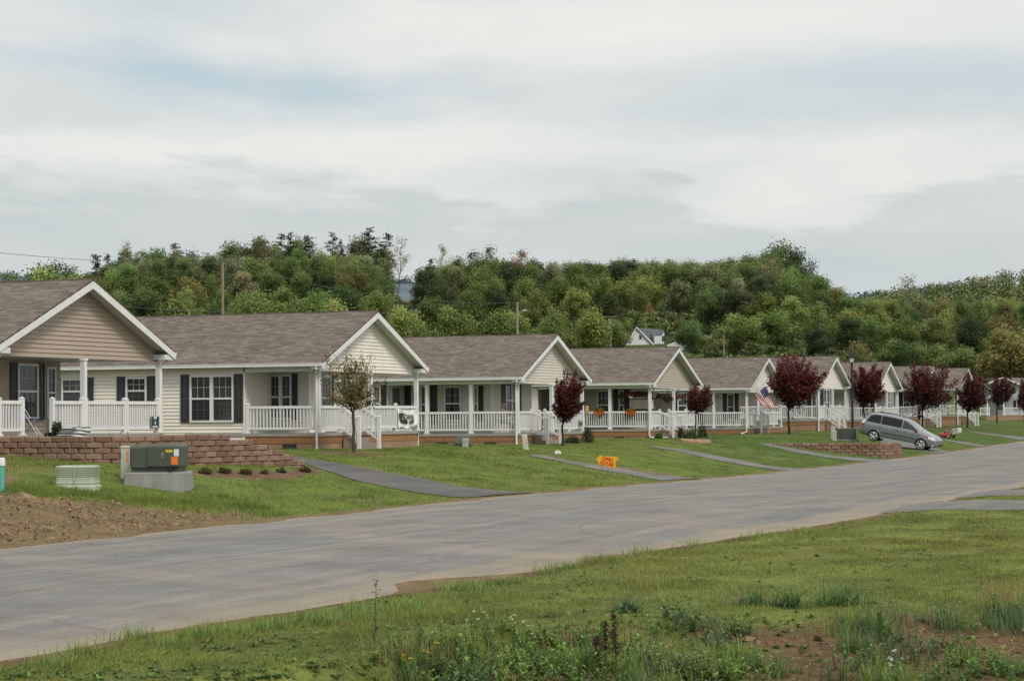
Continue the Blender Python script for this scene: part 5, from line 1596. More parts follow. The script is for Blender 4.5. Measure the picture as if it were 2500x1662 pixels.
    mb = MB(); mb.box(w * .3, w * .8, -.262, -.258, h * .86, h * .93); mb.build('sticker', YELLOW, r5)
    p = ground_at(1136, 1091) ; r6 = empty('cable_pedestal', p + Vector((0, -.6, 0)) * 0, math.radians(15)); tag(r6, 'short pale pedestal in front of the small transformer', 'pedestal')
    mb = MB(); rounded_box(mb, -.11, .11, -.09, .09, -.2, 20 * k5, .035); mb.build('post_body', PALE_GREEN, r6)
    mb = MB(); rounded_box(mb, -.118, .118, -.098, .098, 20 * k5 - .09, 20 * k5 + .008, .03); mb.build('cap', PALE_GREEN, r6)
    p = ground_at(1284, 1097); r7 = empty('marker_post', p, math.radians(10)); k7 = dist_of(p) / FPX; tag(r7, 'pale marker post leaning on the lawn near the greige house steps', 'post')
    r7.rotation_euler = (0, math.radians(-6), .2)
    mb = MB(); h = 37 * k7; rounded_box(mb, -.10, .10, -.05, .05, -.2, h, .03); mb.build('post_body', simple('marker_white', (.58, .57, .52), .6, .08, 4, dirt=.3), r7)
    mb = MB(); mb.box(.07, .104, -.054, -.049, h * .35, h * .48); mb.box(.075, .104, -.054, -.049, h * .62, h * .68); mb.build('sticker', ORANGE, r7)
    # transformer behind the lamp, with its pedestals
    t = ground_at(2066, 1075); r8 = empty('transformer', t, math.radians(8)); k8 = dist_of(t) / FPX; w = 24 * k8; h = 30 * k8
    tag(r8, 'green transformer standing directly behind the lamp post', 'transformer')
    mb = MB(); mb.box(-w - .06, w + .12, -.5, .5, -.3, .08); mb.build('plinth', CONC, r8)
    mb = MB(); rounded_box(mb, -w, w, -.42, .42, .082, h, .07); mb.build('cabinet', UTIL_GREEN, r8)
    mb = MB(); rounded_box(mb, -w * .55, w + .03, -.46, .38, .12, h + .015, .07); mb.build('hood', UTIL_GREEN, r8)
    mb = MB(); mb.box(w + .032, w + .036, -.30, .1, h * .3, h * .9); mb.build('sticker', PAPER, r8)
    for px, py, ht, lab in ((2037, 1075, 24, 'front one of two beige pedestals left of the lamp post transformer'), (2034, 1072, 32, 'taller rear one of two beige pedestals left of the lamp post transformer')):
        p = ground_at(px, py); r9 = empty('cable_pedestal', p, math.radians(8)); kk = dist_of(p) / FPX; tag(r9, lab, 'pedestal')
        mb = MB(); rounded_box(mb, -.12, .12, -.1, .1, -.2, ht * kk - .06, .03); mb.build('post_body', BEIGE_PED, r9)
        mb = MB(); rounded_box(mb, -.128, .128, -.108, .108, ht * kk - .10, ht * kk, .03); mb.build('cap', BEIGE_PED, r9)
    p = ground_at(2353, 1031); r10 = empty('utility_cabinet', p, math.radians(8)); kk = dist_of(p) / FPX; tag(r10, 'tall pale grey utility cabinet beside a plum tree and flower bed', 'cabinet')
    mb = MB(); rounded_box(mb, -7 * kk, 7 * kk, -.3, .3, -.2, 22 * kk, .05); mb.build('cabinet', PALE_GREEN, r10)
    mb = MB(); mb.box(-6 * kk, 6 * kk, -.306, -.301, .1, 20 * kk); mb.build('door', PALE_GREEN, r10)


def build_lamp():
    p = ground_at(2082, 1077); root = empty('lamp_post', p, math.radians(12)); k = dist_of(p) / FPX
    tag(root, 'black lamp post with a lantern head near the minivan', 'street lamp')
    H = (1077 - 858) * k; z0 = H - 27 * k; r = 7.8 * k
    mb = MB(); mb.lathe([(.11, -.2), (.11, .10), (.085, .14), (.075, .30), (.062, .34), (.058, z0 - .06), (.075, z0 - .05), (.075, z0)], seg=14); mb.build('pole', BLACKM, root, smooth=False)
    g = MB(); a, b = r * .55, r * .98; z1 = z0 + 12.5 * k
    g.add([(x * a, y * a, z0 + .02) for x, y in ((-1, -1), (1, -1), (1, 1), (-1, 1))] + [(x * b, y * b, z1) for x, y in ((-1, -1), (1, -1), (1, 1), (-1, 1))], [(0, 1, 5, 4), (1, 2, 6, 5), (2, 3, 7, 6), (3, 0, 4, 7), (3, 2, 1, 0)])
    g.build('lantern_glass', simple('frosted_glass', (.70, .69, .64), .25, .06), root)
    f = MB()
    for x, y in ((-1, -1), (1, -1), (1, 1), (-1, 1)): f.tube([(x * a, y * a, z0), (x * b * 1.01, y * b * 1.01, z1)], .014, 5)
    f.box(-a - .015, a + .015, -a - .015, a + .015, z0 - .015, z0 + .018); f.build('lantern_frame', BLACKM, root)
    h = MB(); c = b * 1.14; z2 = H - 2.5 * k
    h.loft([[(x * s, y * s, z) for x, y in ((-1, -1), (1, -1), (1, 1), (-1, 1))] for s, z in ((c, z1 - .03), (c, z1 + .02), (c * .93, z1 + 4.5 * k), (c * .80, z2 - .05), (c * .55, z2))]); h.build('lantern_hood', BLACKM, root)
    n = MB(); n.lathe([(.05, z2), (.06, z2 + .03), (.035, z2 + .06), (.015, H)], seg=10); n.build('finial', BLACKM, root)


def build_open_house():
    p = ground_at(1474, 1158); k = dist_of(p) / FPX
    root = empty('arrow_sign', p); tag(root, 'tilted yellow arrow sign reading OPEN HOUSE on two wires', 'sign')
    tl = math.radians(-12.5)
    X = Vector((RT.x * math.cos(tl), RT.y * math.cos(tl), math.sin(tl))); Zv = Vector((-RT.x * math.sin(tl), -RT.y * math.sin(tl), math.cos(tl)))
    c = at_depth(1482, 1126, dist_of(p)) - p
    N = X.cross(Zv) * 1.0
    if N.dot(FW) > 0: N = -N

    def pt(a, b, d=0): return c + X * a * k + Zv * b * k + N * d
    # picture outline (px from centre, y up), before tilt
    raw = [(-26.5, 3.5), (-16, 14.5), (-13.5, 10.5), (25.5, 14.8), (28.3, 12), (22.0, -1.5), (23.5, -17.5), (-19.5, -16), (-20.5, -13)]
    ct, st = math.cos(-tl), math.sin(-tl)
    raw = [(1455.5, 1120), (1466, 1109), (1468, 1112.5), (1508, 1115), (1510, 1118), (1502.5, 1130), (1505, 1145), (1464.5, 1133), (1463, 1135)]
    O = [on for on in [Vector(at_depth(a, b, dist_of(p))) - p for a, b in raw]]
    mb = MB(); n = len(O); mb.add([o + N * .004 for o in O] + [o - N * .004 for o in O], [tuple(range(n)), tuple(range(2 * n - 1, n - 1, -1))] + [(i, n + i, n + (i + 1) % n, (i + 1) % n) for i in range(n)])
    YEL = simple('sign_yellow', (.80, .42, .015), .5, .05); RED = simple('sign_red', (.60, .018, .010), .5, .05); EDGE = simple('sign_edge', (.42, .19, .01), .5)
    bo = mb.build('panel', YEL, root)
    cen = sum(O, Vector()) / n
    b = MB()
    inn = [cen + (o - cen) * .935 for o in O]; inn2 = [cen + (o - cen) * .965 for o in O]
    b.add([o + N * .0055 for o in inn] + [o + N * .0055 for o in inn2], [(i, (i + 1) % n, n + (i + 1) % n, n + i) for i in range(n)]); b.build('border_line', EDGE, bo)
    for txt, cx, cy, tilt in (('OPEN', 1483, 1121.3, -10), ('HOUSE', 1481.5, 1131.6, -12.5)):
        t = math.radians(tilt); Xt = Vector((RT.x * math.cos(t), RT.y * math.cos(t), math.sin(t))); Zt = Vector((-RT.x * math.sin(t), -RT.y * math.sin(t), math.cos(t)))
        q = at_depth(cx, cy, dist_of(p)) - p + N * .008; Nt = Xt.cross(Zt)
        M = Matrix(((Xt.x, Zt.x, Nt.x, q.x), (Xt.y, Zt.y, Nt.y, q.y), (Xt.z, Zt.z, Nt.z, q.z), (0, 0, 0, 1)))
        text_mesh('lettering', txt, 12.0 * k, RED, bo, M, .001, .006, .90 if txt == 'OPEN' else .86)
    for a, b_ in (((1471, 1137), (1465, 1161)), ((1485.5, 1141), (1481, 1166))):
        s = Vector(at_depth(*a, dist_of(p))) - p; e = ground_at(*b_) - p
        m = MB(); m.tube([s - N * .01, (s + e) / 2, e - Vector((0, 0, .1))], .007, 5); m.build('stake', BLACKM, root)


def local_panel(root, O, X, Z, N, outline, mat, name, d=.006):
    mb = MB(); n = len(outline)
    P = [O + X * a + Z * b for a, b in outline]
    mb.add([q + N * d for q in P] + [q - N * d for q in P], [tuple(range(n)), tuple(range(2 * n - 1, n - 1, -1))] + [(i, n + i, n + (i + 1) % n, (i + 1) % n) for i in range(n)])
    return mb.build(name, mat, root)


def number_sign(px0, py0, px1, py1, xplane, number, label):
    """dark green lot sign with a white emblem, hung on a front rail (faces the street)"""
    a, b = on_x(px0, py1, xplane), on_x(px1, py0, xplane); w, h = b.y - a.y, b.z - a.z
    root = empty('lot_sign', a); tag(root, label, 'sign', 'dark green lot signs on the porch rails')
    X, Z, N = Vector((0, 1, 0)), Vector((0, 0, 1)), Vector((1, 0, 0)); O = Vector((0, 0, 0))
    G = simple('sign_green', (.008, .045, .035), .4, .05); Wm = simple('sign_white', (.75, .77, .76), .5, .04); B = simple('sign_blue', (.08, .30, .50), .5, .04)
    ol = [(0, 0), (w, 0), (w, h * .90), (w * .95, h * .955), (w * .72, h * .965), (w * .60, h), (w * .40, h), (w * .28, h * .965), (w * .05, h * .955), (0, h * .90)]
    p = local_panel(root, O, X, Z, N, ol, G, 'panel')
    bd = MB(); n = len(ol); c = (w / 2, h / 2)
    bd.add([(.0085, x, z) for x, z in ol] + [(.0085, c[0] + (x - c[0]) * .94, c[1] + (z - c[1]) * .955) for x, z in ol], [(i, (i + 1) % n, n + (i + 1) % n, n + i) for i in range(n)]); bd.build('border_line', Wm, p)
    e = MB(); e.add([(.009, w * .5 + w * .19 * math.cos(t), h * .84 + h * .12 * math.sin(t) * (1.35 if math.sin(t) < 0 else 1)) for t in [i * math.pi / 8 for i in range(16)]], [tuple(range(16))]); e.build('emblem', Wm, p)
    e = MB(); e.add([(.0105, w * .5 + w * .13 * math.cos(t), h * .78 + h * .10 * math.sin(t)) for t in [i * math.pi / 8 for i in range(16)]], [tuple(range(16))]); e.build('emblem', B, p)
    e = MB(); e.add([(.012, w * .5 + w * .08 * math.cos(t), h * .80 + h * .06 * math.sin(t)) for t in [i * math.pi / 6 for i in range(12)]], [tuple(range(12))]); e.build('emblem', Wm, p)
    if number:
        M = Matrix(((0, 0, 1, .008), (1, 0, 0, w * .5), (0, 1, 0, h * .40), (0, 0, 0, 1)))
        text_mesh('lettering', number, h * .40, Wm, p, M, .001, .006)
    s = MB(); s.box(.008, .0095, w * .18, w * .82, h * .10, h * .19); s.build('lettering_strip', Wm, p)


def build_signs():
    number_sign(368, 1014, 388.5, 1045.5, -31.36 - .34 + .06, '4', 'dark green lot sign with a white number 4 on the tan house rail')
    number_sign(1413.5, 1025, 1422, 1042, -31.2 - .34 + .06, None, 'small green lot sign on the greige house rail behind the first plum tree')
    number_sign(1901, 1022, 1906, 1035, -32.06 - .34 + .06, None, 'small green lot sign on the flag house rail')
    number_sign(2060.5, 1012, 2065.5, 1026, -31.31 - .34 + .06, None, 'small green lot sign on the rail behind the lamp post')
    # the white banner on the cream house rail
    xp = -31.12 - .34 + .075
    a, b = on_x(970.5, 1044, xp), on_x(1019, 996, xp); w, h = b.y - a.y, b.z - a.z
    root = empty('banner', a); tag(root, 'sagging white banner lettered MODEL HOME on the cream house rail', 'banner')
    n, m = 24, 14; V = []

    def surf(u, v):
        sag = -.10 * h * math.sin(math.pi * min(1, max(0, (u - .05) / .9))) ** 1.0 * v ** 2 * (1.0) - .02 * h
        z = v * h + sag * (1 if v > .5 else .4) + (.05 * h * math.sin(u * 9) * (1 - v)) + (.07 * h if u > .62 else 0) * (v < .15)
        d = .022 + .018 * math.sin(u * 8 + v * 5) + .012 * math.sin(u * 17 - v * 7)
        return Vector((d, u * w, z))
    mb = MB()
    V = [surf(i / n, j / m) for j in range(m + 1) for i in range(n + 1)]
    mb.add(V, [(j * (n + 1) + i, j * (n + 1) + i + 1, (j + 1) * (n + 1) + i + 1, (j + 1) * (n + 1) + i) for j in range(m) for i in range(n)])
    cl = mb.build('cloth', simple('banner_cloth', (.80, .80, .78), .7, .05, 3), root, smooth=True)

    def drape(name, u0, v0, u1, v1, mat, off, poly):
        q = MB(); P = [surf(u0 + (u1 - u0) * x, v0 + (v1 - v0) * y) + Vector((off, 0, 0)) for x, y in poly]; q.poly(P); return q.build(name, mat, cl)
    DG = simple('print_dark_green', (.02, .035, .018), .7, .2, 9); OC = simple('print_ochre', (.35, .21, .06), .7, .5, 14); PB = simple('print_pale', (.55, .60, .55), .7, .2, 9)
    drape('emblem', .03, .22, .48, .80, DG, .03, [(0, .95), (.45, 1.0), (.78, .85), (.80, .55), (1.0, .15), (.92, 0), (.15, 0), (.05, .4)])
    drape('emblem', .08, .30, .34, .74, OC, .037, [(.1, .95), (.5, .9), (.75, .55), (.6, .25), (.2, .2), (.1, .5)])
    drape('emblem', .20, .40, .38, .72, PB, .043, [(.1, 1), (.9, .75), (1, .2), (.75, .1), (.55, .6)])

    def word(txt, u, v, size, sx):
        cu = bpy.data.curves.new('t', 'FONT'); cu.body = txt; cu.size = size; cu.align_x = 'LEFT'; cu.align_y = 'CENTER'; cu.extrude = 0.0; cu.offset = .010; cu.space_character = 1.2
        o = bpy.data.objects.new('t', cu); C.objects.link(o); me = bpy.data.meshes.new_from_object(o.evaluated_get(bpy.context.evaluated_depsgraph_get()))
        bpy.data.objects.remove(o); bpy.data.curves.remove(cu)
        for q in me.vertices:
            uu = u + q.co.x * sx / w; vv = v + q.co.y / h
            p = surf(min(1, uu), vv) + Vector((.03, 0, 0)); q.co = p
        me.materials.clear(); me.materials.append(DARKTXT); t = bpy.data.objects.new('lettering', me); C.objects.link(t); t.parent = cl
    word('MODEL', .43, .62, h * .30, .62 * w / (h * 1.0) * .42); word('HOME', .53, .33, h * .29, .62 * w / h * .40)


# ------------------------------------------------------------------ flag
def build_flag():
    yp = 130.9 - 4.13 - .12
    A, B, Cc, Dd = [on_y(1780 + x / 5.4056, 820 + y / 5.4056, yp) for x, y in ((485, 655), (330, 785), (480, 958), (612, 935))]
    p0, p1 = on_y(1780 + 245 / 5.4056, 820 + 852 / 5.4056, yp), on_y(1780 + 492 / 5.4056, 820 + 600 / 5.4056, yp)
    root = empty('flag', p0); tag(root, 'red and white striped flag with a blue star field hanging from a slanted pole', 'flag')
    mb = MB(); mb.tube([Vector((0, 0, 0)), p1 - p0], .014, 8); mb.tube([(p1 - p0) * 1.0, (p1 - p0) * 1.015], .022, 8); mb.build('pole', simple('pole_wood', (.30, .24, .18), .5), root)
    mats = [simple('flag_white', (.72, .70, .70), .7, .04), simple('flag_red', (.40, .012, .020), .7, .06), simple('flag_blue', (.018, .030, .135), .7, .06)]
    nx, ny = 26, 26

    def surf(u, v):          # u along the fly, v from top stripe down
        p = (A * (1 - v) + B * v) * (1 - u) + (Dd * (1 - v) + Cc * v) * u
        f = u * (1 - u * .25)
        return p - p0 + Vector((.0, -.055 * math.sin(u * 7 + v * 3.2) * f - .02 * math.sin(v * 11 + u * 4), -.04 * math.sin(math.pi * v) * u))
    mb = MB(); V = [surf(i / nx, j / ny) for j in range(ny + 1) for i in range(nx + 1)]
    mb.v = [tuple(q) for q in V]
    for j in range(ny):
        for i in range(nx):
            mb.f.append((j * (nx + 1) + i, j * (nx + 1) + i + 1, (j + 1) * (nx + 1) + i + 1, (j + 1) * (nx + 1) + i))
            s = j * 13 // ny
            mb.mi.append(2 if (i < nx * .4 and s < 7) else (1 if s % 2 == 0 else 0))
    cl = mb.build('cloth', mats, root, smooth=True)
    st = MB()
    for r_ in range(9):
        for c_ in range(6 if r_ % 2 == 0 else 5):
            u = (.4 / 12) * (1 + 2 * c_ + (r_ % 2)); v = (7 / 13) / 10 * (r_ + 1)
            c0 = surf(u, v); du = (surf(u + .01, v) - c0).normalized(); dv = (surf(u, v + .01) - c0).normalized(); n_ = du.cross(dv)
            if n_.dot(FW) > 0: n_ = -n_
            st.add([c0 + n_ * .004 + (du * math.cos(t) + dv * math.sin(t)) * (.017 if q % 2 == 0 else .008) for q, t in enumerate([k * math.pi / 5 - math.pi / 2 for k in range(10)])], [tuple(range(10))])
    st.build('star_print', mats[0], cl)


# ------------------------------------------------------------------ minivan
def build_car():
    L, Wd, Ht = 4.83, 1.86, 1.74
    rw = ground_at(1990 + 1775 / 6.94, 980 + 826 / 6.94)          # front wheel contact
    k = dist_of(rw) / FPX
    GREY = None
    m, nt, b = new_mat('grey_car_paint'); f = noise(nt, coords(nt, 'Object'), 1.2, 4)
    link(nt, ramp(nt, f, [(.3, (.24, .25, .275)), (.7, (.28, .29, .315))]), b.inputs['Base Color']); b.inputs['Metallic'].default_value = .55; b.inputs['Roughness'].default_value = .33; b.inputs['Coat Weight'].default_value = .6; b.inputs['Coat Roughness'].default_value = .08
    PAINT = m
    CG = simple('car_glass', (.008, .009, .010), .05, .1, spec=.35); CG2 = simple('car_side_glass', (.035, .042, .044), .06, .2, spec=.45); WIND = simple('windscreen_glass', (.22, .25, .25), .08, .15, 2, spec=.7)
    TY = simple('tyre', (.018, .018, .019), .9, .2); RIM = simple('alloy_rim', (.62, .63, .64), .3, .06, metal=.7); TRIM = simple('grey_plastic', (.05, .05, .053), .6); SILVER = simple('silver_trim', (.55, .56, .58), .35, metal=.5)
    RED = simple('tail_lamp', (.38, .012, .012), .2); CLR = simple('lamp_glass', (.72, .74, .74), .12, .06); AMB = simple('amber_lamp', (.55, .12, .02), .2)
    root = empty('minivan'); tag(root, 'grey minivan parked nose down on a sloping drive', 'car')
    # profile stations: x (front +), z bottom, z belt, z top, half width at belt, half width at top
    stn = [(2.41, .38, .60, .66, .55, .50), (2.36, .30, .66, .76, .72, .66), (2.22, .24, .76, .88, .84, .76), (1.95, .22, .86, .98, .90, .80), (1.55, .22, .95, 1.08, .925, .82), (1.28, .22, .99, 1.17, .93, .80),
           (.95, .22, 1.01, 1.36, .93, .76), (.55, .22, 1.02, 1.57, .93, .71), (.15, .22, 1.03, 1.67, .93, .68), (-.4, .22, 1.05, 1.715, .93, .68), (-1.1, .22, 1.06, 1.715, .93, .67), (-1.65, .23, 1.07, 1.685, .925, .66), (-2.02, .26, 1.08, 1.58, .91, .63), (-2.24, .30, 1.04, 1.28, .87, .72), (-2.36, .34, .96, 1.10, .82, .74), (-2.42, .40, .72, .84, .74, .66)]

    def ring(x, zb, zl, zt, wb, wt):
        half = [(0.0, zb), (wb * .80, zb), (wb * .97, zb + .08), (wb * 1.0, (zb + zl) / 2), (wb * .995, zl - .06), (wb * .965, zl + .015), ((wb * .965 + wt) / 2 + .012, (zl + zt) / 2), (wt, zt - .055), (wt * .86, zt - .012), (0.0, zt + .012)]
        pts = [(x, -y, z) for y, z in half] + [(x, y, z) for y, z in reversed(half[1:-1])]
        return pts
    mb = MB(); mb.loft([ring(*s) for s in stn][::-1]); body = mb.build('body', PAINT, root, smooth=True)
    bmx = bmesh.new(); bmx.from_mesh(body.data); bmesh.ops.recalc_face_normals(bmx, faces=bmx.faces); bmx.to_mesh(body.data); bmx.free()
    sb = body.modifiers.new('smooth', 'SUBSURF'); sb.levels = 2; sb.render_levels = 2
    A_ = np.array(stn)

    def side(x, z, side_s, d=.012):
        zb, zl, zt, wb, wt = [float(np.interp(x, A_[::-1, 0], A_[::-1, i])) for i in range(1, 6)]
        ys = [wb * .97, wb, wb * .995, wb * .965, (wb * .965 + wt) / 2 + .012, wt]; zs = [zb + .08, (zb + zl) / 2, zl - .06, zl + .015, (zl + zt) / 2, zt - .055]
        return (x, side_s * (float(np.interp(z, zs, ys)) + d), z)

    def panel(name, pts, mat, s, d=.012, parent=root, sub=5):
        """panel wrapped on the body side"""
        mbp = MB(); n = len(pts) // 2; lo = pts[:n]; hi = pts[n:][::-1]
        rows = []
        for j in range(sub + 1):
            t = j / sub; rows.append([side(a[0] + (b_[0] - a[0]) * t, a[1] + (b_[1] - a[1]) * t, s, d) for a, b_ in zip(lo, hi)])
        vs = [p for r in rows for p in r]; fs = [(j * n + i, j * n + i + 1, (j + 1) * n + i + 1, (j + 1) * n + i) for j in range(sub) for i in range(n - 1)]
        if s > 0: fs = [f[::-1] for f in fs]
        mbp.add(vs, fs); return mbp.build(name, mat, parent, smooth=True)
    for s in (-1, 1):
        # rear, middle and front side windows
        panel('side_window', [(-2.02, 1.13), (-1.6, 1.12), (-1.16, 1.11), (-1.16, 1.60), (-1.6, 1.59), (-1.83, 1.50)], CG, s)
        panel('side_window', [(-1.12, 1.11), (-.5, 1.10), (.12, 1.09), (.12, 1.56), (-.5, 1.60), (-1.12, 1.60)], CG, s)
        panel('side_window', [(.18, 1.09), (.6, 1.08), (1.08, 1.07), (.78, 1.33), (.46, 1.48), (.18, 1.55)], CG2, s)
        panel('rub_strip', [(-1.05, .60), (0, .59), (1.15, .57), (1.15, .61), (0, .64), (-1.05, .65)], TRIM, s, .012, sub=1)
        panel('sill', [(-1.0, .25), (0, .25), (1.05, .25), (1.05, .33), (0, .33), (-1.0, .33)], SILVER, s, .014, sub=1)
        for x in (-1.14, .15): panel('door_seam', [(x - .006, .40), (x + .006, .40), (x + .006, 1.05), (x - .006, 1.05)], TRIM, s, .009, sub=4)
        panel('door_seam', [(1.20, .45), (1.212, .45), (1.212, .98), (1.20, .98)], TRIM, s, .009, sub=3)
        for x in (-.10, .42):
            h = MB(); c = Vector(side(x, .93, s, .03)); h.obox(c, (.10, 0, 0), (0, .018, 0), (0, 0, .022)); h.build('door_handle', PAINT, root, bevel=.01)
        mr = MB(); c = Vector(side(1.02, 1.10, s, .13)); mr.obox(c, (.07, 0, 0), (0, .11, 0), (0, 0, .075)); mr.obox(c - Vector((0, s * .11, .05)), (.03, 0, 0), (0, .06, 0), (0, 0, .02)); mr.build('mirror', TRIM, root, bevel=.03)
        panel('headlight', [(1.80, .73), (2.02, .69), (2.24, .66), (2.24, .75), (2.05, .83), (1.80, .87)], CLR, s, .014)
        panel('indicator', [(1.66, .78), (1.73, .77), (1.79, .75), (1.79, .865), (1.73, .88), (1.66, .90)], AMB, s, .014, sub=2)
        panel('tail_light', [(-2.27, .84), (-2.2, .84), (-2.13, .84), (-2.13, .97), (-2.2, .97), (-2.27, .97)], RED, s, .016, sub=2)
        panel('tail_light', [(-2.27, .98), (-2.2, .98), (-2.13, .98), (-2.08, 1.18), (-2.13, 1.20), (-2.2, 1.18)], CLR, s, .016, sub=3)
        rr = MB(); rr.tube([(-1.75, s * .585, 1.70), (-1.55, s * .60, 1.755), (-.6, s * .615, 1.775), (.1, s * .61, 1.735), (.22, s * .60, 1.69)], .02, 6); rr.build('roof_rail', TRIM, root)
        fl = MB(); c = Vector(side(2.12, .36, s, .012)); fl.tube([c - Vector((0, s * .02, 0)), c + Vector((.01, s * .012, 0))], .045, 10); fl.build('fog_light', CLR, root)
        # wheels with dark arches
        for x in (1.43, -1.45):
            yb = abs(side(x, .40, 1, .0)[1])
            ar = MB(); n = 24; R1 = .405
            cpt = [(x + R1 * math.cos(math.pi * i / n), s * (abs(side(x + R1 * math.cos(math.pi * i / n), .34 + R1 * math.sin(math.pi * i / n), 1, .004)[1])), .33 + R1 * math.sin(math.pi * i / n)) for i in range(n + 1)]
            ar.poly((cpt if s < 0 else cpt[::-1])[::-1]); ar.build('wheel_arch', BLACKM, root)
            lip = MB(); lip.tube([(p[0], p[1] + s * .004, p[2]) for p in cpt], .022, 6); lip.build('arch_lip', PAINT, root, smooth=True)
            wh = empty('wheel'); wh.parent = root; wh.location = (x, s * (yb - .085), .325)
            ty = MB(); prof = [(.20, -.10), (.29, -.10), (.322, -.075), (.328, 0), (.322, .075), (.29, .10), (.20, .10)]
            rings = [[(r_ * math.cos(2 * math.pi * q / 28), s * yy, r_ * math.sin(2 * math.pi * q / 28)) for q in range(28)] for r_, yy in prof]
            ty.loft(rings, True, True); ty.build('tyre', TY, wh, smooth=True)
            rm = MB()
            for q in range(5):
                a = 2 * math.pi * q / 5 + .3
                for da in (-.13, .13):
                    p0 = Vector((.05 * math.cos(a + da * 3), s * .108, .05 * math.sin(a + da * 3))); p1 = Vector((.225 * math.cos(a + da), s * .102, .225 * math.sin(a + da))); rm.tube([p0, p1], [.026, .022], 5)
            rm.lathe([(.055, 0), (.055, .02), (.03, .03)], (0, 0, 0), 12)
            o_ = len(rm.v) - 36
            rm.v[o_:] = [(p[0], s * (.095 + p[2]), p[1]) for p in rm.v[o_:]]
            ring_ = [(.235 * math.cos(2 * math.pi * q / 28), s * .10, .235 * math.sin(2 * math.pi * q / 28)) for q in range(29)]; rm.tube(ring_, .018, 6)
            rm.build('rim', RIM, wh, smooth=True)
    # windscreen, rear glass, grille, bumper insert, plate, bonnet edge
    ws = MB(); n = 9; rows = []
    for t in np.linspace(0, 1, 7):
        x = 1.27 - .75 * t; zt = float(np.interp(x, A_[::-1, 0], A_[::-1, 3])); wt = float(np.interp(x, A_[::-1, 0], A_[::-1, 5]))
        rows.append([(x + .02 - .10 * abs(q) ** 2, q * wt * .93, zt + .022 - .05 * abs(q) ** 3) for q in np.linspace(-1, 1, n)])
    ws.add([p for r in rows for p in r], [(j * n + i, j * n + i + 1, (j + 1) * n + i + 1, (j + 1) * n + i) for j in range(6) for i in range(n - 1)]); ws.build('windscreen', WIND, root, smooth=True)
    rg = MB(); rg.add([(-2.02, -.58, 1.52), (-2.02, .58, 1.52), (-2.235, .66, 1.22), (-2.235, -.66, 1.22)], [(0, 1, 2, 3)]); rg.v = [(x - .035, y, z) for x, y, z in rg.v]; rg.build('rear_window', CG, root)
    gr = MB(); gr.add([(2.425, -.42, .60), (2.425, .42, .60), (2.40, .40, .72), (2.40, -.40, .72)], [(0, 1, 2, 3)]); gr.build('grille', TRIM, root)
    gr = MB(); gr.box(2.40, 2.435, -.44, .44, .655, .675); gr.build('grille_bar', SILVER, root)
    em = MB(); em.lathe([(.05, 0), (.05, .012)], (0, 0, 0), 12); em.v = [(2.43 + z, x, .668 + y) for x, y, z in em.v]; em.build('emblem', SILVER, root)
    bm = MB(); bm.add([(2.405, -.48, .36), (2.405, .48, .36), (2.44, .46, .50), (2.44, -.46, .50)], [(0, 1, 2, 3)]); bm.build('bumper_intake', BLACKM, root)
    sp = MB(); sp.obox((-2.08, 0, 1.60), (.13, 0, .03), (0, .58, 0), (-.004, 0, .014)); sp.build('spoiler', PAINT, root, bevel=.012)
    bp = MB(); bp.obox((-2.41, 0, .58), (.04, 0, 0), (0, .74, 0), (0, 0, .10)); bp.build('bumper', PAINT, root, bevel=.03)
    wp = MB(); wp.tube([(1.33, -.55, 1.13), (1.20, -.1, 1.20)], .012, 5); wp.tube([(1.33, .0, 1.15), (1.20, .42, 1.21)], .012, 5); wp.build('wiper', BLACKM, root)
    # stand it on the drive: nose towards the street (+x), pitched with the slope
    pitch = math.radians(10.6)
    R = Matrix.Rotation(math.radians(-2.0), 4, 'Z') @ Matrix.Rotation(pitch, 4, 'Y') @ Matrix.Scale(.915, 4)
    off = R @ Vector((1.43, -.85, 0.0))
    root.matrix_world = Matrix.Translation(Vector((rw.x, rw.y, rw.z + .02)) - off) @ R


build_transformers(); build_lamp(); build_open_house(); build_signs(); build_flag(); build_car()
# ------------------------------------------------------------------ people
SKIN = simple('skin', (.52, .30, .22), .6, .08, 9)


def skin_obj(name, verts, edges, radii, mat, parent, root=0, levels=1):
    me = bpy.data.meshes.new(name); me.from_pydata([tuple(v) for v in verts], edges, []); me.materials.append(mat)
    o = bpy.data.objects.new(name, me); C.objects.link(o); o.parent = parent
    md = o.modifiers.new('skin', 'SKIN'); md.use_smooth_shade = True
    for i, r_ in enumerate(radii):
        sv = me.skin_vertices[0].data[i]; sv.radius = (r_, r_) if not isinstance(r_, tuple) else r_; sv.use_root = (i == root)
    ss = o.modifiers.new('sub', 'SUBSURF'); ss.levels = levels; ss.render_levels = levels
    return o


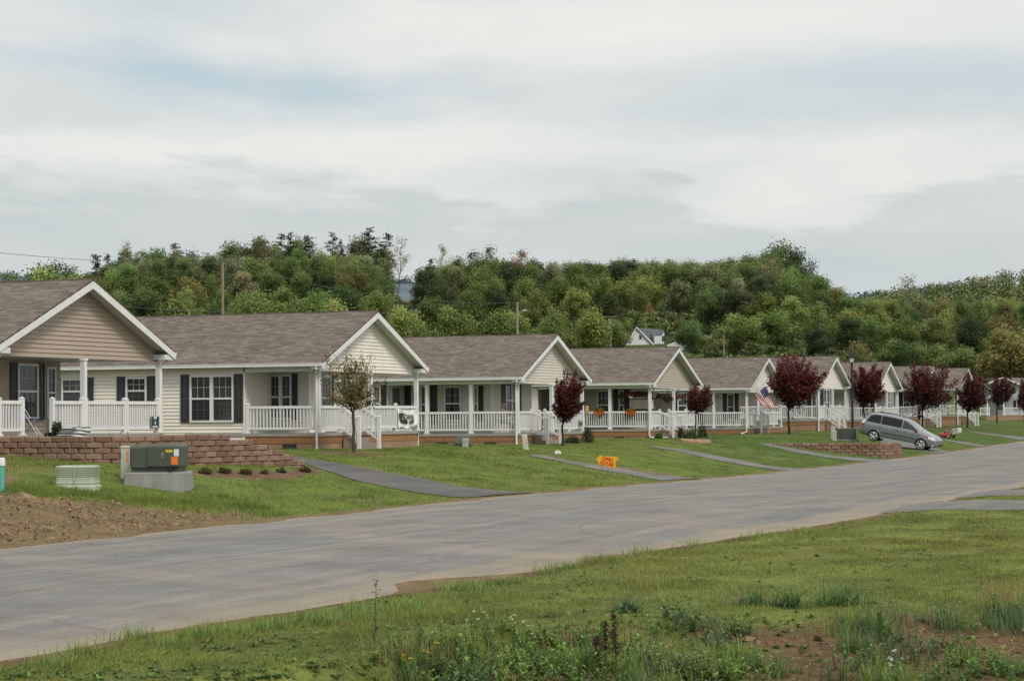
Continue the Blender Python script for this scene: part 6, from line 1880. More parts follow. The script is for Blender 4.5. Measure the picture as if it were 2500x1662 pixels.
def figure(root, J, shirt, lower, hair, shoe=None, cap=False, long_trousers=False):
    """J: joint positions in the root's frame; one continuous skinned body with fingers, then clothing over it"""
    V = []; R_ = []; E_ = []; ix = {}

    def add(n, r_, prev=None, pos=None):
        ix[n] = len(V); V.append(Vector(pos if pos is not None else J[n])); R_.append(r_)
        if prev is not None: E_.append((ix[prev], ix[n]))
    add('pelvis', (.125, .10)); add('spine', (.125, .095), 'pelvis'); add('chest', (.14, .105), 'spine'); add('neck', .052, 'chest'); add('jaw', .066, 'neck'); add('head', .083, 'jaw'); add('crown', .062, 'head')
    fwd = Vector(J['face']).normalized()
    add('nose', .016, 'head', Vector(J['head']) * .55 + Vector(J['jaw']) * .45 + fwd * .105)
    side = fwd.cross(Vector((0, 0, 1))).normalized()
    for s in ('a', 'b'):
        sg = 1 if s == 'a' else -1
        add('ear' + s, .014, 'head', Vector(J['head']) * .6 + Vector(J['jaw']) * .4 + side * sg * .088)
        add('sh' + s, .058, 'chest'); add('el' + s, .041, 'sh' + s); add('wr' + s, .029, 'el' + s)
        d = (V[ix['wr' + s]] - V[ix['el' + s]]).normalized(); pl = V[ix['wr' + s]] + d * .075
        add('palm' + s, (.036, .018), 'wr' + s, pl)
        w = d.cross(fwd); w = w.normalized() if w.length > .1 else d.cross(side).normalized()
        nn = d.cross(w).normalized()
        for q, (off, ln) in enumerate(((-.030, .060), (-.010, .072), (.010, .068), (.029, .052))):
            k1 = pl + d * (.03 + ln * .35) + w * off; add(f'f{q}{s}', .0095, 'palm' + s, k1); add(f'g{q}{s}', .0085, f'f{q}{s}', k1 + d * ln * .5 + nn * .022)
        t1 = pl - d * .02 + w * -.045; add('t0' + s, .011, 'palm' + s, t1); add('t1' + s, .0095, 't0' + s, t1 + d * .035 + w * -.012 + nn * .01)
        add('hip' + s, .088, 'pelvis'); add('kn' + s, .058, 'hip' + s); add('an' + s, .037, 'kn' + s); add('toe' + s, (.042, .03), 'an' + s)
    skin_obj('body', V, E_, R_, SKIN, root, 0, 2)
    up = lambda n: Vector(J[n])
    # shirt: torso and short sleeves; lower garment: hips and thighs
    vs = [up('pelvis') + Vector((0, 0, .02)), up('spine'), up('chest'), up('neck') - Vector((0, 0, .03)), up('sha'), up('sha').lerp(up('ela'), .6), up('shb'), up('shb').lerp(up('elb'), .6)]
    skin_obj('shirt', vs, [(0, 1), (1, 2), (2, 3), (2, 4), (4, 5), (2, 6), (6, 7)], [(.15, .125), (.15, .12), (.16, .125), .062, .074, .066, .074, .066], shirt, root)
    f = .97 if long_trousers else .80
    vs = [up('pelvis') + Vector((0, 0, .03)), up('hipa'), up('hipa').lerp(up('kna'), f), up('hipb'), up('hipb').lerp(up('knb'), f)]; es = [(0, 1), (1, 2), (0, 3), (3, 4)]; rs = [(.145, .12), .108, .085, .108, .085]
    if long_trousers: vs += [up('ana'), up('anb')]; es += [(2, 5), (4, 6)]; rs += [.06, .06]
    skin_obj('trousers' if long_trousers else 'shorts', vs, es, rs, lower, root)
    h = MB(); c = up('head') + Vector((0, 0, .02)) - fwd * .014; n = 14
    for k in range(1): pass
    prof = [(.0, .105), (.05, .095), (.082, .06), (.094, .0), (.09, -.045), (.06, -.06)]
    rings = [[c + Vector((r_ * math.cos(2 * math.pi * q / n), r_ * math.sin(2 * math.pi * q / n), z)) - fwd * (.02 if z < 0 else 0) for q in range(n)] for r_, z in prof]
    h.loft(rings); h.build('hair', hair, root, smooth=True)
    e = MB()
    for sg in (1, -1):
        p = up('head') * .72 + up('jaw') * .28 + fwd * .079 + side * sg * .031; e.obox(p, side * .012, fwd * .006, (0, 0, .007))
    p = up('jaw') + fwd * .064 + Vector((0, 0, .0)); e.obox(p, side * .022, fwd * .004, (0, 0, .005)); e.build('face_features', simple('dark_feature', (.07, .03, .025), .6), root)
    if shoe:
        for s in ('a', 'b'):
            a, t = up('an' + s), up('toe' + s)
            skin_obj('shoe', [a - Vector((0, 0, .035)), (a + t) / 2 - Vector((0, 0, .025)), t], [(0, 1), (1, 2)], [(.05, .045), (.052, .04), (.05, .032)], shoe, root)


def build_people():
    p = ground_at(2245, 1043); root = empty('person', p); tag(root, 'standing person in a blue shirt and dark blue shorts under the broad plum tree', 'person')
    x, y = RT, FW
    def P(a, b, c): return x * a + y * b + Vector((0, 0, c))
    J = dict(pelvis=P(0, 0, .90), spine=P(.01, 0, 1.08), chest=P(-.01, 0, 1.27), neck=P(-.03, 0, 1.42), jaw=P(-.055, 0, 1.485), head=P(-.06, 0, 1.555), crown=P(-.055, 0, 1.61), face=P(-1, -.25, -.15),
             sha=P(-.01, -.19, 1.33), ela=P(-.17, -.23, 1.10), wra=P(-.40, -.17, 1.06), shb=P(0, .19, 1.33), elb=P(-.10, .24, 1.08), wrb=P(-.30, .20, 1.02),
             hipa=P(0, -.095, .86), kna=P(-.03, -.11, .48), ana=P(.02, -.12, .085), toea=P(-.13, -.14, .035), hipb=P(0, .095, .86), knb=P(.05, .11, .48), anb=P(.10, .12, .085), toeb=P(-.04, .15, .035))
    figure(root, J, simple('blue_shirt', (.020, .035, .115), .85, .15, 9), simple('navy_shorts', (.016, .026, .085), .85, .15, 9), simple('dark_hair', (.03, .022, .018), .8), simple('white_shoe', (.6, .6, .58), .6))
    rg = empty('rag', p + P(-.47, -.17, 1.04)); tag(rg, 'cream cloth held out by the person in blue', 'cloth')
    mb = MB(); V = [P(.02 - .16 * u, .05 * math.sin(v * 5), -.04 - .16 * v + .05 * math.sin(u * 6)) for v in np.linspace(0, 1, 6) for u in np.linspace(0, 1, 6)]
    mb.add(V, [(j * 6 + i, j * 6 + i + 1, j * 6 + i + 7, j * 6 + i + 6) for j in range(5) for i in range(5)]); mb.build('cloth', simple('cream_cloth', (.62, .52, .36), .9, .1), rg, smooth=True)
    # seated on the greige house porch
    fz = 5.49 - RIDGE
    h = on_y(1231, 996, 86.9); base = Vector((h.x - .06, h.y, fz)); sc = 1.0
    root = empty('person', base); tag(root, 'grey-haired person in a beige shirt sitting behind the greige house rail', 'person')
    J = dict(pelvis=(0, 0, .50), spine=(-.03, 0, .68), chest=(-.02, 0, .87), neck=(.0, 0, 1.01), jaw=(.03, 0, 1.075), head=(.035, 0, 1.145), crown=(.03, 0, 1.20), face=(1, -.35, -.05),
             sha=(-.01, -.18, .93), ela=(.06, -.22, .68), wra=(.28, -.17, .66), shb=(-.01, .18, .93), elb=(.06, .22, .68), wrb=(.28, .18, .66),
             hipa=(.05, -.09, .47), kna=(.43, -.11, .48), ana=(.42, -.12, .085), toea=(.56, -.13, .035), hipb=(.05, .09, .47), knb=(.44, .12, .48), anb=(.40, .13, .085), toeb=(.54, .15, .035))
    figure(root, {k: Vector(v) for k, v in J.items()}, simple('beige_shirt', (.48, .36, .28), .85, .15, 9), simple('grey_trousers', (.20, .20, .21), .85, .1), simple('grey_hair', (.28, .255, .235), .8, .2, 20), simple('white_shoe', (.6, .6, .58), .6), long_trousers=True)
    chair(base + Vector((-.02, 0, 0)), 0.0, 'white porch chair under the seated person', RAILW)


def chair(p, rz, label, mat, seat=None):
    root = empty('porch_chair', p, rz); tag(root, label, 'chair')
    mb = MB(); mb.box(-.24, .26, -.25, .25, .36, .39); mb.build('seat', seat or mat, root, bevel=.01)
    for x, y in ((-.21, -.22), (-.21, .22), (.23, -.22), (.23, .22)):
        m = MB(); m.tube([(x * 1.08, y * 1.05, 0), (x, y, .36)], .018, 6); m.build('leg', mat, root)
    b = MB()
    for k in range(5): b.box(-.27, -.25, -.22 + k * .095, -.16 + k * .095, .40, .86)
    b.box(-.28, -.24, -.25, .25, .84, .90); b.build('backrest', mat, root)
    for s in (-1, 1):
        a = MB(); a.box(-.25, .24, s * .25 - .025, s * .25 + .025, .57, .60); a.box(.19, .22, s * .25 - .015, s * .25 + .015, .37, .57); a.build('armrest', mat, root)


# ------------------------------------------------------------------ flowers, shrubs, porch things
FLEAF = attr_mat('flower_leaf', .6, .25, .25, False)


def tuft(name, n, ext, size, cols, parent, seed, zpow=1.0, loc=(0, 0, 0), flat=.2, hollow=.3):
    """rounded mass of small leaves; cols: list of (colour, share)"""
    g = np.random.default_rng(seed)
    d = g.normal(0, 1, (n, 3)); d /= np.linalg.norm(d, axis=1)[:, None]; d[:, 2] = np.abs(d[:, 2])
    lump = 1 + .22 * np.sin(d[:, 0] * 5 + seed) * np.cos(d[:, 1] * 4 + d[:, 2] * 3)
    P = d * (g.uniform(hollow, 1, n) ** .5 * lump)[:, None] * np.array(ext) + np.array(loc)
    V, F = leaf_quads(P, size * g.uniform(.6, 1.4, n), g, flat)
    pick = g.uniform(0, 1, n); c = np.zeros((n, 3)); acc = 0
    for col, sh in cols:
        m = (pick >= acc) & (pick < acc + sh); c[m] = col; acc += sh
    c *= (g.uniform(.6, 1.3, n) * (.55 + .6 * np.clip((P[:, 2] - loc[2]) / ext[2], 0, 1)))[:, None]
    return fast_mesh(name, V, F, FLEAF, np.repeat(c, 4, 0), parent)


DKG = (.050, .082, .034); MDG = (.090, .150, .045); LTG = (.18, .24, .055); YEG = (.20, .19, .035); REDF = (.50, .03, .03); PINKF = (.52, .06, .12); ORF = (.65, .20, .02); YEF = (.70, .50, .03); RUST = (.14, .045, .025)


def shrub(px0, py0, px1, py1, label, cols, seed, kind='shrub', n=1500, depth=None, conical=False, group='foundation shrubs along the porches'):
    b = ground_at((px0 + px1) / 2, py1) if depth is None else at_depth((px0 + px1) / 2, py1, depth)
    k = dist_of(b) / FPX; w = (px1 - px0) * k / 2; h = (py1 - py0) * k
    root = empty(kind, b); tag(root, label, 'shrub', group)
    m = MB()
    for q in range(4):
        a = q * 1.57 + seed; m.tube([(0, 0, -.1), (math.cos(a) * w * .25, math.sin(a) * w * .25, h * .35), (math.cos(a) * w * .5, math.sin(a) * w * .5, h * .75)], [.02, .014, .006], 5)
    m.build('stem', BARK, root)
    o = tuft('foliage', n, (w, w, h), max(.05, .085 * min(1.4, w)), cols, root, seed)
    return root


def build_shrubs():
    S_ = [(1289, 1063, 1308, 1081, 'small dense shrub left of the greige house steps', [(DKG, .5), (MDG, .5)]), (1350, 1044, 1371, 1079, 'tall dark shrub right beside the greige house steps', [(DKG, .8), (MDG, .2)]),
          (1377, 1063, 1420, 1081, 'low spreading green shrub behind the first plum trunk', [(DKG, .4), (MDG, .6)]), (1419, 1039, 1450, 1080, 'pointed dark shrub at the corner of the greige house porch', [(DKG, .9), (MDG, .1)]),
          (1598, 1056, 1617, 1070, 'small round shrub by the long downspout', [(MDG, .7), (LTG, .3)]), (1653, 1040, 1672, 1068, 'dark shrub right of the flower-box house steps', [(DKG, .8), (MDG, .2)]),
          (1667, 1049, 1706, 1070, 'broad low green shrub behind the stone ring', [(MDG, .6), (DKG, .4)]), (1701, 1033, 1728, 1068, 'tall ragged dark shrub right of the small plum tree', [(DKG, .8), (MDG, .2)]),
          (1954, 1034, 1976, 1050, 'low green shrub right of the largest plum tree', [(MDG, .6), (DKG, .4)]), (2000, 1024, 2022, 1049, 'loose green shrub left of the topiary', [(MDG, .6), (LTG, .4)]),
          (2056, 1025, 2071, 1044, 'round dark shrub between topiary and lamp post', [(DKG, .7), (MDG, .3)]), (2066, 1022, 2094, 1046, 'yellow-green shrub behind the lamp post', [(YEG, .6), (LTG, .4)]),
          (2221, 1021, 2241, 1034, 'low green shrub left of the person in blue', [(MDG, .7), (DKG, .3)]), (2280, 1010, 2300, 1032, 'dark shrub right of the leaning plum trunk', [(DKG, .7), (MDG, .3)]),
          (2312, 1010, 2338, 1031, 'grey-green shrub left of the utility cabinet', [(MDG, .5), (DKG, .5)]), (2376, 1008, 2394, 1024, 'yellow flowering shrub right of the utility cabinet', [(MDG, .6), (YEF, .2), (YEG, .2)]),
          (2464, 1008, 2487, 1024, 'rusty brown shrub before the frontal house rail', [(RUST, .7), (MDG, .3)])]
    for i, (a, b, c, d, lab, cols) in enumerate(S_):
        shrub(a, b, c, d, lab, cols, 500 + i)
    shrub(2190, 1016, 2202, 1034, 'bushy yellow flowering plant behind the minivan roof', [(YEG, .5), (MDG, .4), (YEF, .1)], 530)
    # low plants in the mulch bed at the foot of the curved wall
    for i, (a, b, c, d, cols) in enumerate(((482, 1140, 520, 1156, [(MDG, .6), (RUST, .2), (LTG, .2)]), (530, 1140, 565, 1155, [(RUST, .4), (MDG, .6)]), (582, 1143, 615, 1157, [(MDG, .4), (RUST, .6)]), (633, 1147, 655, 1156, [(RUST, .7), (MDG, .3)]), (672, 1142, 700, 1153, [(MDG, .7), (RUST, .3)]), (730, 1138, 762, 1152, [(MDG, .4), (RUST, .6)]))):
        shrub(a, b, c, d, ['bright leafy low plant first in the mulch bed under the wall', 'second reddish low plant in the wall mulch bed', 'third brown-leaved low plant in the wall mulch bed', 'smallest brownish plant in the wall mulch bed', 'green low plant fifth along the wall mulch bed', 'last low plant in the mulch bed at the wall end'][i], cols, 540 + i, 'low_plant', 420, group='low plants in the mulch bed')
    # topiary
    b = ground_at(2043, 1044); k = dist_of(b) / FPX; root = empty('topiary', b); tag(root, 'cloud-pruned topiary of dark green balls left of the lamp post', 'topiary')
    st = MB(); st.tube([(0, 0, -.1), RT * .02 + Vector((0, 0, .4)), RT * .10 + Vector((0, 0, .75)), RT * .06 + Vector((0, 0, 1.0))], [.03, .025, .02, .015], 6); st.build('stem', BARK, root)
    for i, (dx, py, r_) in enumerate(((2, 1017, 7.5), (-7, 1020, 4), (4, 1026, 5), (-11, 1034, 4.5), (-3, 1033, 5), (6, 1034, 4.5))):
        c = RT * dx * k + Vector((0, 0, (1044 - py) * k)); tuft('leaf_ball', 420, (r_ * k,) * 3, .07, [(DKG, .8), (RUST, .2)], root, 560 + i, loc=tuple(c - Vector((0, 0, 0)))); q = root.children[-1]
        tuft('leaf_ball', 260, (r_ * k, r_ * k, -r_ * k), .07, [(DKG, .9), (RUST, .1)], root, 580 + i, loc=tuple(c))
    # stone ring round the second plum
    c = ground_at(1699, 1079); root = empty('stone_ring', c); tag(root, 'ring of small pinkish stones round the small plum tree', 'edging')
    mb = MB(); r_ = random.Random(3)
    for q in range(26):
        a = 2 * math.pi * q / 26; x, y = .62 * math.cos(a), .9 * math.sin(a); z = gz(c.x + x, c.y + y) - c.z
        mb.obox((x, y, z + .05), (.07 * r_.uniform(.7, 1.1), .02, 0), (-.02, .07, .01), (0, .01, .06))
    mb.build('stones', simple('pink_stone', (.42, .25, .19), .9, .3, 8), root)
    # white boulder on the lawn
    c = ground_at(1362, 1110); root = empty('boulder', c); tag(root, 'small white boulder on the lawn edge by the second drive', 'rock')
    bmx = bmesh.new(); bmesh.ops.create_icosphere(bmx, subdivisions=3, radius=.13)
    for v in bmx.verts: v.co *= 1 + .18 * math.sin(v.co.x * 30) * math.cos(v.co.y * 25 + v.co.z * 20); v.co.z *= .75
    me = bpy.data.meshes.new('rock'); bmx.to_mesh(me); bmx.free(); me.materials.append(simple('white_stone', (.66, .64, .60), .8, .12, 12)); o = bpy.data.objects.new('rock', me); C.objects.link(o); o.parent = root; o.location = (0, 0, .06)


def hanging_basket(px, py, w, label, cols, seed, yplane, pot=WHITE):
    c = on_y(px, py, yplane); k = dist_of(c) / FPX; r_ = w * k / 2
    top = 5.48 - RIDGE + 2.05
    root = empty('hanging_basket', c); tag(root, label, 'flower basket', 'hanging flower baskets on the taupe porch')
    p = MB(); p.lathe([(r_ * .35, -r_ * .75), (r_ * .55, -r_ * .3), (r_ * .62, -.02), (r_ * .55, -.01)], seg=12); p.build('pot', pot, root)
    tuft('flowers', 420, (r_, r_, r_ * .95), .075, cols, root, seed, loc=(0, 0, -.06))
    h = MB()
    for q in range(3):
        a = q * 2.09; h.tube([(r_ * .55 * math.cos(a), r_ * .55 * math.sin(a), 0), (0, 0, min(.5, top - c.z))], .006, 4)
    if top - c.z > .5: h.tube([(0, 0, .5), (0, 0, top - c.z)], .008, 4)
    h.build('hanger', BLACKM, root)


def build_porch_things():
    yl4 = 110.6 - 4.13
    # two terracotta flower boxes on the taupe house rail
    for i, (x0, x1, lab) in enumerate(((1450.5, 1475, 'orange flower box on the taupe porch rail nearer the wall'), (1528, 1551.5, 'orange flower box on the taupe porch rail nearer the steps'))):
        a, b = on_y(x0, 1012, yl4 - .10), on_y(x1, 1003, yl4 - .10); w = b.x - a.x; h = b.z - a.z
        root = empty('flower_box', a); tag(root, lab, 'flower box', 'orange flower boxes on the taupe porch rail')
        m = MB(); m.loft([[(x, y, z) for x, y in ((e, -.11 + e * .4), (w - e, -.11 + e * .4), (w - e, .10 - e * .4), (e, .10 - e * .4))] for e, z in ((.05, 0), (.0, h * .92), (-.012, h * .93), (-.012, h))]); m.build('box', simple('terracotta_plastic', (.46, .105, .030), .6, .1), root)
        tuft('flowers', 380, (w * .52, .16, .19), .06, [(ORF, .32), (YEF, .18), (MDG, .5)], root, 600 + i, loc=(w / 2, 0, h - .03), flat=.1)
    hanging_basket(1596, 970, 17, 'hanging pot of deep pink flowers right of the taupe corner post', [(PINKF, .45), (MDG, .55)], 611, yl4 + 1.6)
    hanging_basket(1657, 970, 22, 'wide hanging pot of pink flowers left of the small plum crown', [(PINKF, .4), (MDG, .6)], 612, yl4 + 5.5)
    hanging_basket(1630, 974, 27, 'dry brownish hanging basket in the middle of the taupe gable', [(RUST, .5), (DKG, .5)], 613, yl4 + 4.0, simple('moss_liner', (.07, .055, .03), .95, .3, 20))
    hanging_basket(1540, 964, 22, 'hanging basket of coral red flowers over the swing', [(REDF, .35), (PINKF, .2), (MDG, .45)], 614, yl4 + .3)
    # canopy swing on the taupe porch
    c = on_y(1562, 1044, yl4 + 1.2); c.z = 5.48 - RIDGE; root = empty('porch_swing', c); tag(root, 'porch swing with an arched brown canopy on the taupe porch', 'swing')
    FR = simple('brown_metal', (.05, .035, .028), .5); CV = simple('brown_canvas', (.085, .055, .040), .85, .15)
    for s in (-1, 1):
        f = MB(); f.tube([(s * .85, -.5, 0), (s * .82, -.02, 1.5), (s * .85, .5, 0)], .022, 6); f.build('frame', FR, root)
    f = MB(); f.tube([(-.85, 0, 1.5), (.85, 0, 1.5)], .022, 6); f.build('crossbar', FR, root)
    cv = MB(); n = 10; V = [(x * 1.0, -.62 + 1.24 * j / n, 1.52 + .28 * math.sin(math.pi * j / n) + .10 * (1 - abs(x))) for x in (-1, -.5, 0, .5, 1) for j in range(n + 1)]
    cv.add(V, [(i * (n + 1) + j, (i + 1) * (n + 1) + j, (i + 1) * (n + 1) + j + 1, i * (n + 1) + j + 1) for i in range(4) for j in range(n)]); cv.build('canopy', CV, root, smooth=True)
    s = MB(); s.box(-.7, .7, -.25, .25, .42, .50); s.build('seat', CV, root, bevel=.03); s = MB(); s.obox((0, .28, .75), (.7, 0, 0), (0, .03, .01), (0, .06, .26)); s.build('backrest', CV, root, bevel=.03)
    # yellow feeder by the taupe porch end
    c = on_y(1433, 998, yl4 - .15); root = empty('bird_feeder', c); tag(root, 'yellow bird feeder hanging at the left end of the taupe porch', 'feeder')
    m = MB(); m.lathe([(.06, -.14), (.10, -.12), (.085, .06), (.11, .07), (.02, .17)], seg=10); m.build('feeder', simple('yellow_plastic', (.55, .36, .04), .5), root)
    m = MB(); m.tube([(0, 0, .16), (0, 0, .75), (0, .12, .78)], .008, 5); m.build('hanger', BLACKM, root)
    # red lantern on the greige steps newel
    c = on_x(1318, 1041, -30.3); root = empty('red_flag', c); tag(root, 'small bright red bow tied to the greige house stair post', 'bow')
    m = MB(); m.add([(0.1, -.07, 0), (0.1, .07, 0), (.1, .045, .06), (.1, .05, .18), (.1, -.05, .18), (.1, -.03, .06)], [(0, 1, 2, 5), (5, 2, 3, 4)]); m.build('ribbon', simple('red_ribbon', (.62, .02, .01), .6), root)
    # bags, pots and a folding chair at the tan house
    c = ground_at(150, 1100); c = Vector((-30.15, 49.9, 1.60)); a = on_y(146, 1061, 50.2); c = Vector((a.x, a.y, 1.60)); k = dist_of(c) / FPX
    BAG = simple('bag_white', (.55, .57, .56), .5, .14, 7); BAGP = simple('bag_green_print', (.035, .13, .09), .5, .2, 12); BAGK = simple('bag_dark_print', (.05, .06, .055), .5, .3, 16)
    for i in range(3):
        w = 72 * k; z0 = i * .085
        root = empty('mulch_bag', c + Vector((.03 * i, .05 * i, z0))); tag(root, ['bottom white bag of the stack on the curved wall', 'middle white bag of the stack on the curved wall', 'top green and white bag of the stack on the curved wall'][i], 'bag', 'stacked bags on the curved wall')
        m = MB(); rings = []
        for t in np.linspace(0, 1, 9):
            e = .35 + .65 * math.sin(math.pi * min(.5, max(.0, min(t, 1 - t) * 3 + .06))); x = w * t; hh = .048 * e
            rings.append([(x, .30 * e * sx * (.9 + .1 * math.sin(i + t * 8)), hh + hh * sz + .008 * math.sin(t * 13 + i * 2)) for sx, sz in ((-1, -.6), (-1.06, 0), (-1, .6), (-.5, 1), (0, 1.1), (.5, 1), (1, .6), (1.06, 0), (1, -.6), (.5, -1), (-.5, -1))])
        m.loft(rings); m.build('sack', BAG, root, smooth=True)
        q = MB(); q.quad((w * .05, -.325, .035), (w * .72, -.33, .035), (w * .72, -.32, .07), (w * .05, -.315, .07)); q.build('print', BAGK, root)
        if i == 2: q = MB(); q.quad((w * .45, -.22, .112), (w * .95, -.25, .095), (w * .95, .2, .10), (w * .45, .2, .115)); q.build('print', BAGP, root)
    POT = simple('black_pot', (.012, .013, .017), .6)
    for i, (px, py, w, h) in enumerate(((112, 1062, 9, 8), (121, 1062, 9, 9), (129, 1061, 9, 9), (138, 1061, 9, 10), (126, 1054, 10, 5))):
        a = on_y(px, 1062.5, 50.1 + .1 * (i % 2)); kk = dist_of(a) / FPX; root = empty('plant_pot', Vector((a.x, a.y + (.25 if i == 4 else 0), 1.60))); tag(root, ['leftmost black nursery pot lying by the bags', 'black nursery pot second from left by the bags', 'middle black nursery pot by the bags', 'black nursery pot nearest the white bags', 'rear black pot with a grassy plant near the bags'][i], 'pot', 'black nursery pots beside the bags')
        m = MB(); m.lathe([(w * kk * .36, 0), (w * kk * .5, h * kk * 1.3), (w * kk * .54, h * kk * 1.3), (w * kk * .52, h * kk * 1.5)], seg=12); m.build('pot', POT, root)
        if i in (3, 4): tuft('foliage', 160, (.14, .14, .28), .10, [(DKG, .6), (MDG, .4)], root, 640 + i, loc=(0, 0, h * kk * 1.4))
    a = on_x(72, 1063, -32.2); root = empty('folding_chair', Vector((a.x, a.y, 5.81 - RIDGE)), .4); tag(root, 'blue folding chair on the tan house porch', 'chair')
    BL = simple('blue_canvas', (.02, .05, .20), .8)
    m = MB(); m.box(-.22, .22, -.22, .22, .42, .45); m.build('seat', BL, root, bevel=.01); m = MB(); m.obox((-.24, 0, .68), (.012, 0, 0), (0, .22, 0), (-.03, 0, .17)); m.build('backrest', BL, root)
    for s in (-1, 1):
        m = MB(); m.tube([(-.28, s * .23, .88), (.26, s * .23, 0)], .012, 6); m.build('leg', SILVER_, root); m = MB(); m.tube([(.22, s * .21, .44), (-.24, s * .21, 0)], .012, 6); m.build('leg', SILVER_, root)
    # porch table and small chair glimpses on other porches
    chair(Vector((-32.06 - 1.6, 130.9 - 3.3, 5.40 - RIDGE)), 0.3, 'dark wooden chair on the flag house porch', simple('dark_wood', (.10, .045, .025), .6))
    chair(Vector((-31.31 - 1.2, 146.5 + .5, 5.77 - RIDGE)), 0.0, 'white chair on the porch behind the lamp post', RAILW)


SILVER_ = simple('tube_metal', (.5, .5, .5), .35, metal=.6)


def build_mower():
    c = ground_at(2311, 1069); k = dist_of(c) / FPX; root = empty('lawn_mower', c, math.radians(160)); tag(root, 'red push mower with a white grass bag standing on the lawn', 'lawn mower')
    RED = simple('mower_red', (.50, .022, .020), .4, .08); WB = simple('grass_bag', (.55, .55, .50), .8, .1); GRY = simple('engine_grey', (.12, .12, .12), .5)
    m = MB(); m.loft([[(x * s, y * s, z) for x, y in ((.42, .12), (.36, .26), (-.40, .27), (-.40, -.27), (.36, -.26), (.42, -.12))] for s, z in ((1.0, .10), (1.0, .20), (.92, .26), (.7, .30))]); m.build('deck', RED, root, bevel=.015)
    m = MB(); m.lathe([(.15, .30), (.16, .42), (.13, .46), (.06, .50)], seg=12); m.build('engine', GRY, root); m = MB(); m.box(-.10, .12, -.12, .12, .44, .52); m.build('engine_cover', RED, root, bevel=.03)
    for x, y, r_ in ((.33, .30, .11), (.33, -.30, .11), (-.33, .31, .13), (-.33, -.31, .13)):
        w = empty('wheel'); w.parent = root; w.location = (x, y, r_)
        m = MB(); m.tube([(0, -.03, 0), (0, .03, 0)], r_, 16); m.build('tyre', TYRE_, w); m = MB(); m.tube([(0, -.036, 0), (0, .036, 0)], r_ * .55, 12); m.build('hub', WB, w)
    m = MB()
    for s in (-1, 1): m.tube([(-.38, s * .22, .22), (-.85, s * .22, .70), (-1.15, s * .22, .98)], .014, 6)
    m.tube([(-1.15, -.22, .98), (-1.15, .22, .98)], .016, 6); m.build('push_bar', BLACKM, root)
    m = MB(); m.loft([[(x, y * w, z) for y, z in ((-.22, z0), (.22, z0), (.22, z1), (-.22, z1))] for x, w, z0, z1 in ((-.38, .7, .24, .46), (-.55, 1, .20, .60), (-.92, 1, .26, .66), (-1.0, .8, .36, .60))]); m.build('grass_bag', WB, root, bevel=.03)


TYRE_ = simple('small_tyre', (.02, .02, .02), .9)


